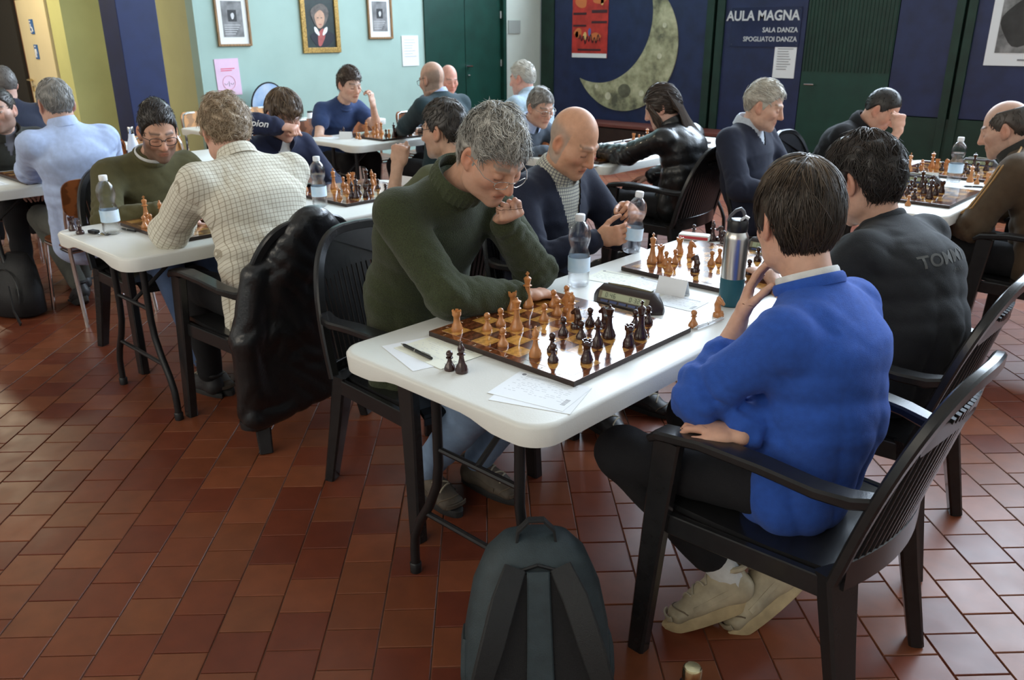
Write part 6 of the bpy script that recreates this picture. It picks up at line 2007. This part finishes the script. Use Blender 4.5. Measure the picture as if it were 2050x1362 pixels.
# 10 bearded man in dark fleece
person('bearded man in a dark zip fleece looking towards the hall from the far left', (-6.20, 1.72), 0, (-6.03, 1.70, .965), (-5.965, 1.68, 1.105), (-38, 4, 0),
       dict(R=arm((-5.80, 1.60, .64), (-5.98, 1.42, .70), (.8, .5, -.2), (0, .3, -1), **REST), L=arm((-5.80, 1.80, .64), (-5.95, 2.0, .70), (.8, -.5, -.2), (0, -.3, -1), **REST)),
       dict(name='fleece', mat=FLEECE, loose=1.15), bottom=BLACKC, skin=(.60, .38, .30), near=1, build=1.06, hsc=1.03,
       hair=dict(noise=.001, tt=.009, ts=.006, nape=-.06, line=.088, cols=[(.02, .015, .012), (.05, .035, .025)], N=700, len=.022, wid=.0045, flow='fwd', lift=.3),
       fopt=dict(beard=.6, beardcol=(.06, .04, .03), eye=.8, brow=(.03, .02, .02)), vneck=dict(depth=.10, w=.04, mat=CHECKS), collar=[dict(kind='rib', mat=FLEECE, r=.078, h=.06, tube=.009, lift=.016, open_front=.7)])
# 11 man by the door
person('cropped-haired man in a navy and black jumper near the cream door', (-6.68, 1.93), 180, (-6.66, 1.94, 1.085), (-6.71, 1.945, 1.215), (190, 10, 0),
       dict(L=arm((-6.95, 1.80, .775), (-6.75, 1.65, .74), (-.8, .3, 0), (0, 0, -1), hide=True), R=arm((-6.95, 2.05, .775), (-6.75, 2.25, .74), (-.8, -.3, 0), (0, 0, -1), hide=True)),
       dict(name='jumper', mat=NAVYC, loose=1.1), bottom=BLACKC, skin=(.56, .34, .27), near=0, build=1.08,
       hair=dict(noise=.0006, tt=.006, ts=.005, nape=-.06, line=.085, cols=[(.10, .09, .085), (.16, .15, .14)], N=300, len=.014, wid=.005, h=.006))
# 12 youth in blue T-shirt
person('youth in a navy blue T-shirt holding up his spectacles before the mint wall', (-6.27, 4.32), 0, (-6.07, 4.34, .985), (-5.965, 4.35, 1.135), (-2, 14, 0),
       dict(L=arm((-5.755, 4.42, .985), (-5.60, 4.52, .66), (-.15, -.05, 1), (-.85, -.3, .1), curl=(.7, 1.0, .5), thumb=(.7, .3, .5)), R=arm((-5.76, 4.16, .69), (-5.95, 3.98, .70), (.8, .5, -.1), (0, 0, -1), **REST)),
       dict(name='tshirt', mat=TSHB, loose=1.22), bottom=BLACKC, skin=(.66, .42, .32), near=1, build=1.02, hsc=1.06, sleeve=.40, neckdrop=.035, bend=.05, foldamp=1.4,
       hair=dict(tt=.028, ts=.012, nape=-.06, line=.07, cols=[(.03, .018, .012), (.075, .045, .03), (.12, .075, .05)], N=1000, len=.055, wid=.005, flow='fwd', lift=.3, jit=.4, burn=-.02),
       fopt=dict(brow=(.05, .03, .02)), collar=[dict(kind='rib', mat=TSHB, r=.068, h=.018, tube=.005, lift=.014)])
# 13 teal sweater
person('balding man in a dark teal sweater seen from behind before the green doors', (-4.95, 4.47), 180, (-4.94, 4.45, 1.085), (-5.0, 4.425, 1.205), (184, 14, 0),
       dict(L=arm((-5.44, 4.45, .778), (-5.22, 4.18, .74), (-.8, .4, 0), (0, 0, -1), hide=True), R=arm((-5.42, 4.7, .778), (-5.2, 4.9, .74), (-.8, -.3, 0), (0, 0, -1), hide=True)),
       dict(name='sweater', mat=TEALC, loose=1.12), bottom=BLACKC, skin=(.58, .36, .27), near=1, build=1.12, hsc=1.06, bend=.07, fopt=dict(sides=(.20, .16, .13), beard=.2), glasses=dict(dark=True),
       collar=[dict(kind='shirt', mat=PALEB, r=.064, h=.035, tube=.005, flare=.010, lift=.026)])
# 14 pink head
person('pink-faced bald man half hidden past the teal sweater', (-6.15, 5.42), 0, (-5.98, 5.41, 1.0), (-5.87, 5.40, 1.14), (-20, 18, 0),
       dict(L=arm((-5.78, 5.55, .775), (-5.9, 5.7, .74), (.8, 0, 0), (0, 0, -1), hide=True), R=arm((-5.78, 5.25, .775), (-5.9, 5.1, .74), (.8, 0, 0), (0, 0, -1), hide=True)),
       dict(name='shirt', mat=SLATE), bottom=BLACKC, skin=(.70, .36, .28), near=0, fopt=dict(sides=(.5, .42, .38)))
# 15 white hair, light blue shirt
person('white-haired man in a light blue shirt in front of the pale wall strip', (-4.72, 5.32), 180, (-4.80, 5.31, 1.055), (-4.855, 5.30, 1.185), (192, 10, 0),
       dict(L=arm((-5.30, 5.22, .778), (-5.05, 5.02, .74), (-.8, .3, 0), (0, 0, -1), hide=True), R=arm((-5.30, 5.5, .778), (-5.05, 5.65, .74), (-.8, -.3, 0), (0, 0, -1), hide=True)),
       dict(name='shirt', mat=PALEB2, loose=1.15), bottom=BLACKC, skin=(.68, .38, .30), near=1, build=1.06, hsc=1.05, fat=1.05,
       hair=dict(tt=.014, ts=.008, nape=-.06, line=.085, cols=[(.40, .38, .33), (.62, .60, .54), (.72, .70, .64)], N=800, len=.03, wid=.005, flow='back', lift=.1), collar=[dict(kind='shirt', mat=PALEB2, r=.066, h=.04, tube=.005, flare=.014, lift=.02)])
# 16 grey-haired man opposite girl
person('grey-haired man in glasses and a slate vest facing the girl', (-4.33, 4.60), 0, (-4.13, 4.585, .925), (-4.01, 4.57, 1.045), (-14, 20, 0),
       dict(R=arm((-3.80, 4.42, .778), (-4.0, 4.25, .72), (.9, .2, 0), (0, 0, -1), **REST), L=arm((-3.80, 4.72, .778), (-4.0, 4.92, .72), (.9, -.2, 0), (0, 0, -1), **REST)),
       dict(name='vest', mat=SLATE, loose=1.1), bottom=BLACKC, skin=(.58, .35, .26), near=1, build=1.05, hsc=1.04, bend=.05,
       hair=dict(tt=.014, ts=.009, nape=-.06, line=.072, cols=[(.12, .11, .10), (.30, .28, .25), (.36, .34, .30)], N=900, len=.038, wid=.005, flow='side', lift=.12, burn=-.02), fopt=dict(brow=(.12, .1, .08)), glasses=dict(dark=False, r=.0014),
       collar=[dict(kind='shirt', mat=PALEB, r=.066, h=.045, tube=.005, flare=.026, open_front=.5, lift=.018)])
# 17 girl in leather jacket
person('long-haired girl in a black leather jacket reaching across the table', (-2.82, 4.54), 182, (-2.885, 4.555, .995), (-2.975, 4.545, 1.105), (206, 24, 0),
       dict(L=arm((-3.42, 4.50, .80), (-3.12, 4.40, .70), (-1, .1, -.05), (0, 0, -1), **REST), R=arm((-3.18, 4.76, .62), (-2.95, 4.95, .70), (-.9, -.2, -.2), (0, 0, -1), **REST)),
       dict(name='leather_jacket', mat=LEATH, loose=1.25), bottom=BLACKC, skin=(.64, .40, .32), near=1, build=.98, hsc=1.0, bend=.08, foldamp=1.5,
       hair=[dict(tt=.018, ts=.016, nape=-.10, line=.07, cols=[(.022, .014, .010), (.065, .042, .03), (.10, .068, .05)], N=800, len=.10, wid=.005, flow='back', lift=.0, jit=.15, cover=True)],
       collar=[dict(kind='rib', mat=LEATH, r=.072, h=.045, tube=.008, lift=.016, open_front=.8)])
# 18 white-haired man in navy pullover
person('white-haired man in a navy pullover over a pale collar, in profile', (-2.27, 4.59), 0, (-2.375, 4.55, 1.035), (-2.285, 4.55, 1.15), (16, 17, 0),
       dict(R=arm((-2.02, 4.40, .69), (-2.28, 4.24, .74), (.8, .4, -.2), (0, 0, -1), **REST), L=arm((-2.02, 4.68, .69), (-2.28, 4.86, .74), (.8, -.4, -.2), (0, 0, -1), **REST)),
       dict(name='pullover', mat=NAVYC, loose=1.15), bottom=GREYC, skin=(.62, .38, .28), near=1, build=1.12, hsc=1.05, bend=.05,
       hair=dict(tt=.018, ts=.006, nape=-.06, line=.078, cols=[(.34, .31, .26), (.56, .52, .44), (.66, .62, .53)], N=1000, len=.034, wid=.005, flow='fwd', lift=.2, burn=-.02), fopt=dict(brow=(.26, .18, .12)),
       vneck=dict(depth=.10, w=.06, mat=LTBLUE), collar=[dict(kind='shirt', mat=LTBLUE, r=.067, h=.05, tube=.006, flare=.024, open_front=.6, lift=.018)])
# 19 hooded youth
person('crop-haired youth in a black hooded jacket pressing his fist to his brow', (-2.24, 5.48), 0, (-2.06, 5.48, .985), (-1.955, 5.475, 1.085), (4, 34, 0),
       dict(R=arm((-1.80, 5.375, .985), (-1.74, 5.25, .66), (-.05, .0, 1), (-.8, .5, .1), **FIST), L=arm((-1.94, 5.66, .64), (-2.10, 5.85, .66), (.8, -.3, 0), (0, 0, -1), hide=True)),
       dict(name='hooded_jacket', mat=BLACKC, loose=1.2), bottom=BLACKC, skin=(.64, .36, .26), near=1, build=1.04, hsc=1.03, sleeve=1.12, bend=.07, foldamp=1.5,
       hair=dict(noise=.0008, tt=.007, ts=.005, nape=-.06, line=.08, cols=[(.012, .010, .009), (.03, .024, .02)], N=500, len=.014, wid=.004, lift=.3), fopt=dict(brow=(.03, .02, .016)),
       collar=[dict(kind='rib', mat=BLACKC, r=.085, h=.075, tube=.018, lift=.010, open_front=.8, name='hood')])
# 20 brown tracksuit
person('balding man in a brown and black tracksuit with gold piping in profile', (-.77, 4.57), 180, (-.965, 4.60, 1.0), (-1.045, 4.60, 1.105), (184, 20, 0),
       dict(L=arm((-1.22, 4.55, .64), (-1.02, 4.30, .62), (-.8, .5, -.2), (0, 0, -1), **REST), R=arm((-1.22, 4.7, .64), (-1.0, 4.95, .66), (-.8, -.4, -.2), (0, 0, -1), **REST)),
       dict(name='tracksuit_top', mat=TRACK, loose=1.25), bottom=BLACKC, skin=(.60, .37, .28), near=1, build=1.10, hsc=1.05, bend=.06, foldamp=1.6,
       hair=dict(noise=.0008, tt=.007, ts=.007, nape=-.06, line=.10, bald=.085, cols=[(.035, .028, .022), (.08, .06, .05)], N=500, len=.018, wid=.0045), fopt=dict(beard=.25, brow=(.08, .05, .04)),
       collar=[dict(kind='rib', mat=TRACKD, r=.076, h=.055, tube=.008, lift=.016, open_front=.5)])
# ------------------------------------------------------------------ details on people and their things
def info(start):
    for k, v in INFO.items():
        if k.startswith(start): return v
def child_by(root, name):
    for c in root.children:
        if c.name.split('.')[0] == name: return c
def bvh_of(ob):
    me = ob.data
    m = ob.matrix_world
    bpy.context.view_layer.update()
    vv = [ob.matrix_world @ v.co for v in me.vertices]
    return BVHTree.FromPolygons(vv, [tuple(p.vertices) for p in me.polygons])
def drape_text(body, size, m, root, garment, org, right, upv, normal, name='lettering', off=.0015, bold=.0, slant=0.0):
    """letters laid on the cloth: each vertex is dropped onto the garment along -normal"""
    cu = bpy.data.curves.new(name, 'FONT'); cu.body = body; cu.size = size; cu.align_x = 'CENTER'; cu.offset = bold; cu.resolution_u = 4; cu.shear = slant
    ob = bpy.data.objects.new(name, cu); COL.objects.link(ob)
    dg = bpy.context.evaluated_depsgraph_get(); dg.update()
    me = bpy.data.meshes.new_from_object(ob.evaluated_get(dg)); bpy.data.objects.remove(ob)
    bm = bmesh.new(); bm.from_mesh(me)
    bmesh.ops.triangulate(bm, faces=bm.faces)
    bmesh.ops.subdivide_edges(bm, edges=[e for e in bm.edges if e.calc_length() > size * .18], cuts=2)
    tree = bvh_of(garment)
    r, u, n = Vector(right), Vector(upv), Vector(normal).normalized()
    for v in bm.verts:
        p = Vector(org) + r * v.co.x + u * v.co.y + n * .3
        hit = tree.ray_cast(p, -n)
        q = (hit[0] + n * off) if hit[0] else p - n * .3
        v.co = q - root.location
    bm.to_mesh(me); bm.free()
    me.materials.clear(); me.materials.append(m); me.name = name
    return link(bpy.data.objects.new(name, me), root)
bpy.context.view_layer.update()
# lettering on the charcoal T-shirt
d4 = info('dark-haired youth')
g4 = child_by(d4['root'], 'tshirt')
PRT = mat('faded_print', (.085, .085, .080), .8)
rt4 = -d4['rt'] * -1
bk = -d4['ft']
o4 = A([-.766, 2.625, .885])
drape_text('TOMMY', .060, PRT, d4['root'], g4, o4, d4['rt'], d4['axis'], bk + A([0, 0, .25]), bold=.0012)
drape_text('JEANS', .020, PRT, d4['root'], g4, o4 + d4['rt'] * .05 - d4['axis'] * .035, d4['rt'], d4['axis'], bk + A([0, 0, .25]))
# script on the navy hoodie sleeve
d7 = info('boy in a navy zip hoodie')
g7 = child_by(d7['root'], 'hoodie')
sh, el, wr = d7['J']['R']
ax7 = nrm(wr - el); n7 = nrm(A([.25, -1.0, .2]) - ax7 * np.dot(A([.25, -1.0, .2]), ax7))
drape_text('champion', .050, mat('white_embroidery', (.7, .7, .7), .7), d7['root'], g7, el + ax7 * .10 - np.cross(n7, ax7) * .012, ax7, np.cross(n7, ax7), n7, bold=.001, slant=.25)
quick('zip', STEELM, d7['root'], lambda b: b.tube([d7['N'] + d7['ft'] * (.085 + .02 * k) - d7['axis'] * (.09 + .05 * k) - d7['loc'] for k in range(5)], .003, 6))

# leather jacket hung over the chair back by the checked shirt
def jacket():
    t = thing('leather_jacket', 'black leather jacket hung over the back of a resin armchair', 'jacket', (-2.97, 1.68, 0), pi / 2)
    S = Sdf()
    def yb(x, z): return -.205 - (z - .42) * .25 - .045 * (1 - (x / .25) ** 2)
    for x in np.linspace(-.245, .245, 19):
        zt = .43 + .475 * (1 - abs(x / .262) ** 1.61) ** .75 / 1.0
        zt = min(zt, .905) + .008
        zb = .17 + .03 * math.sin(9 * x + 1) + .12 * max(0, x)
        S.cap((x, yb(x, zt) - .012, zt + .004), (x * 1.06, yb(x, .5) - .045, .50),   .026, .030, .045)
        S.cap((x * 1.06, yb(x, .5) - .045, .50), (x * 1.12, yb(x, .5) - .055 - .02 * math.sin(12 * x), zb), .030, .026, .045)
        S.cap((x, yb(x, zt) - .0, zt + .012), (x, yb(x, zt) + .040, zt - .05), .020, .016, .045)
    for sx in (-1, 1):      # sleeves hang at the sides
        S.cap((sx * .215, -.30, .72), (sx * .272, -.285, .48), .050, .055, .03)
        S.cap((sx * .272, -.285, .48), (sx * .280, -.27, .17 + .04 * (sx > 0)), .055, .046, .03)
    V, F = sdf_mesh(S, .009, fold=[(52, 2.2, .0042), (110, .7, .0026)])
    mesh_np('leather_shell', V, F, LEATH, t)
    quick('cuff', BLKP, t, lambda b: b.lathe([(.047, 0), (.049, .02), (.047, .03)], 16, (-.28, -.27, .125)), smooth=True)
    quick('cuff', BLKP, t, lambda b: b.lathe([(.047, 0), (.049, .02), (.047, .03)], 16, (.28, -.27, .165)), smooth=True)
    quick('badge', mat('embossed_badge', (.02, .02, .022), .5), t, lambda b: b.box((.325, -.29, .56), (.006, .03, .035)), bevel=.002)
jacket()
# the bottle in the bald man's hands
bottle('clear water bottle held in the hands of the bald man', -1.815, 2.615, .742, rot=(-.06, .08, 0), s=1.05)
# spectacles held up by the blue T-shirt youth
sp = thing('spectacles', 'thin black spectacles held up by the blue T-shirt youth', 'spectacles', (-5.80, 4.38, 1.09))
quick('frame', FRAME_DK, sp, lambda b: (b.tube([(.02 * math.cos(a), .004, -.02 + .015 * math.sin(a)) for a in np.linspace(0, 2 * pi, 16)], .0016, 6), b.tube([(.046 + .02 * math.cos(a), .01, -.02 + .015 * math.sin(a)) for a in np.linspace(0, 2 * pi, 16)], .0016, 6), b.tube([(-.02, .004, -.015), (-.06, -.03, .05), (-.07, -.04, .07)], .0016, 6)))
# long hair of the girl
d17 = info('long-haired girl')
def longhair():
    HC, HM, N, loc = d17['HC'], d17['HM'], d17['N'], d17['loc']
    r = np.random.default_rng(5)
    b = MB(); cols = []
    back = -d17['ft']; rt = d17['rt']
    for i in range(520):
        a = r.uniform(-1, 1)
        side = a * .075
        p0 = HC + HM @ A([side, -.075 - .02 * (1 - a * a), .05 + r.uniform(-.08, .04)])
        p1 = HC + HM @ A([side * 1.15, -.125 + .02 * a * a, -.06 + r.uniform(-.02, .02)])
        p2 = N + back * (.12 + r.uniform(-.012, .015)) + rt * (side * 1.0 + .03) - A([0, 0, .04])
        p3 = N + back * (.165 + r.uniform(-.012, .012)) + rt * (side * .8 + .035 + r.uniform(-.01, .01)) - A([0, 0, .16 + r.uniform(0, .07)])
        w = r.uniform(.003, .0055)
        b.tube([p0 - loc, p1 - loc, p2 - loc, p3 - loc], [w, w, w * .9, w * .25], 4, caps=False)
        c = r.uniform(.5, 1.4); cols += [(.05 * c, .030 * c, .020 * c)] * 16
    o = b.build('long_hair', HAIR, d17['root'], smooth=True)
    setcol(o.data, cols)
    # front locks framing the face
    b = MB(); cols = []
    for i in range(160):
        sx = -1 if i % 2 else 1
        p0 = HC + HM @ A([sx * r.uniform(.01, .03), .05, .105]); p1 = HC + HM @ A([sx * r.uniform(.070, .085), .06 + r.uniform(-.02, .015), .03]); p2 = HC + HM @ A([sx * r.uniform(.075, .088), .045 + r.uniform(-.03, .02), -.06]); p3 = HC + HM @ A([sx * .075, .03 + r.uniform(-.02, .02), -.15 - r.uniform(0, .06)])
        w = r.uniform(.003, .005)
        b.tube([p0 - loc, p1 - loc, p2 - loc, p3 - loc], [w, w, w, w * .3], 4, caps=False)
        c = r.uniform(.5, 1.4); cols += [(.05 * c, .030 * c, .020 * c)] * 16
    o = b.build('front_hair', HAIR, d17['root'], smooth=True)
    setcol(o.data, cols)
longhair()
# gold piping and dark sleeves on the tracksuit
d20 = info('balding man in a brown')
g20 = child_by(d20['root'], 'tracksuit_top')
tree20 = bvh_of(g20)
GOLDP = mat('gold_piping', (.45, .26, .10), .6)
sh, el, wr = d20['J']['L']
def piping(off):
    pts = []
    path = [d20['N'] + nrm(sh - d20['N']) * .05 + A([0, 0, .05])] + [d20['N'] * (1 - t) + sh * t + A([0, 0, .06]) for t in (.4, .8)] + [sh * (1 - t) + el * t for t in (.15, .4, .65, .9)] + [el * (1 - t) + wr * t for t in (.2, .5, .8)]
    for q in path:
        o = A([-.55, -.45, .7]) + off
        hit = tree20.ray_cast(Vector(q + o * .3), Vector(-o))
        if hit[0]: pts.append(A(hit[0]) + nrm(o) * .001 - d20['loc'])
    return pts
for off in (A([0, 0, 0.]), A([.25, -.12, 0])):
    pp = piping(off)
    if len(pp) > 2: quick('piping', GOLDP, d20['root'], lambda b: b.tube(pp, .0045, 6), smooth=True)
# round stool under the girl's table end
stl = thing('round_stool', 'dark round stool with a pale rim under the girl\'s table', 'stool', (-3.42, 4.02, 0))
quick('seat', PLAST, stl, lambda b: b.lathe([(.001, .43), (.15, .43), (.165, .445), (.165, .46), (.150, .468), (.001, .465)], 28), smooth=True)
for k in range(4):
    a = pi / 4 + k * pi / 2
    quick('leg', BLKM, stl, lambda b: b.tube([(.17 * math.cos(a), .17 * math.sin(a), 0), (.11 * math.cos(a), .11 * math.sin(a), .435)], .012, 8), smooth=True)
# blue oval board leaning against the mint wall behind the hoodie boy
ob_ = thing('oval_board', 'blue oval board leaning on the mint wall behind the hoodie boy', 'board', (-8.17, 4.86, .62))
ob_.rotation_euler = (0, math.radians(8), 0)
quick('panel', mat('sky_blue_print', (.25, .45, .75), .3, color2=(.7, .8, .92), vscale=6), ob_, lambda b: b.loft([[(x, .20 * math.cos(a), .22 + .22 * math.sin(a)) for a in np.linspace(0, 2 * pi, 33)[:-1]] for x in (0, .012)]))
quick('rim', BLKP, ob_, lambda b: b.tube([(.006, .20 * math.cos(a), .22 + .22 * math.sin(a)) for a in np.linspace(0, 2 * pi, 33)], .009, 6), smooth=True)
shf = thing('shelf', 'narrow low wooden shelf holding the blue oval board', 'shelf', (-8.2, 4.86, 0))
quick('shelf_board', WOODF, shf, lambda b: b.box((0, 0, .60), (.18, .5, .03)))
for sy in (-1, 1): quick('leg', WOODF, shf, lambda b: b.box((0, sy * .22, .29), (.16, .03, .585)))
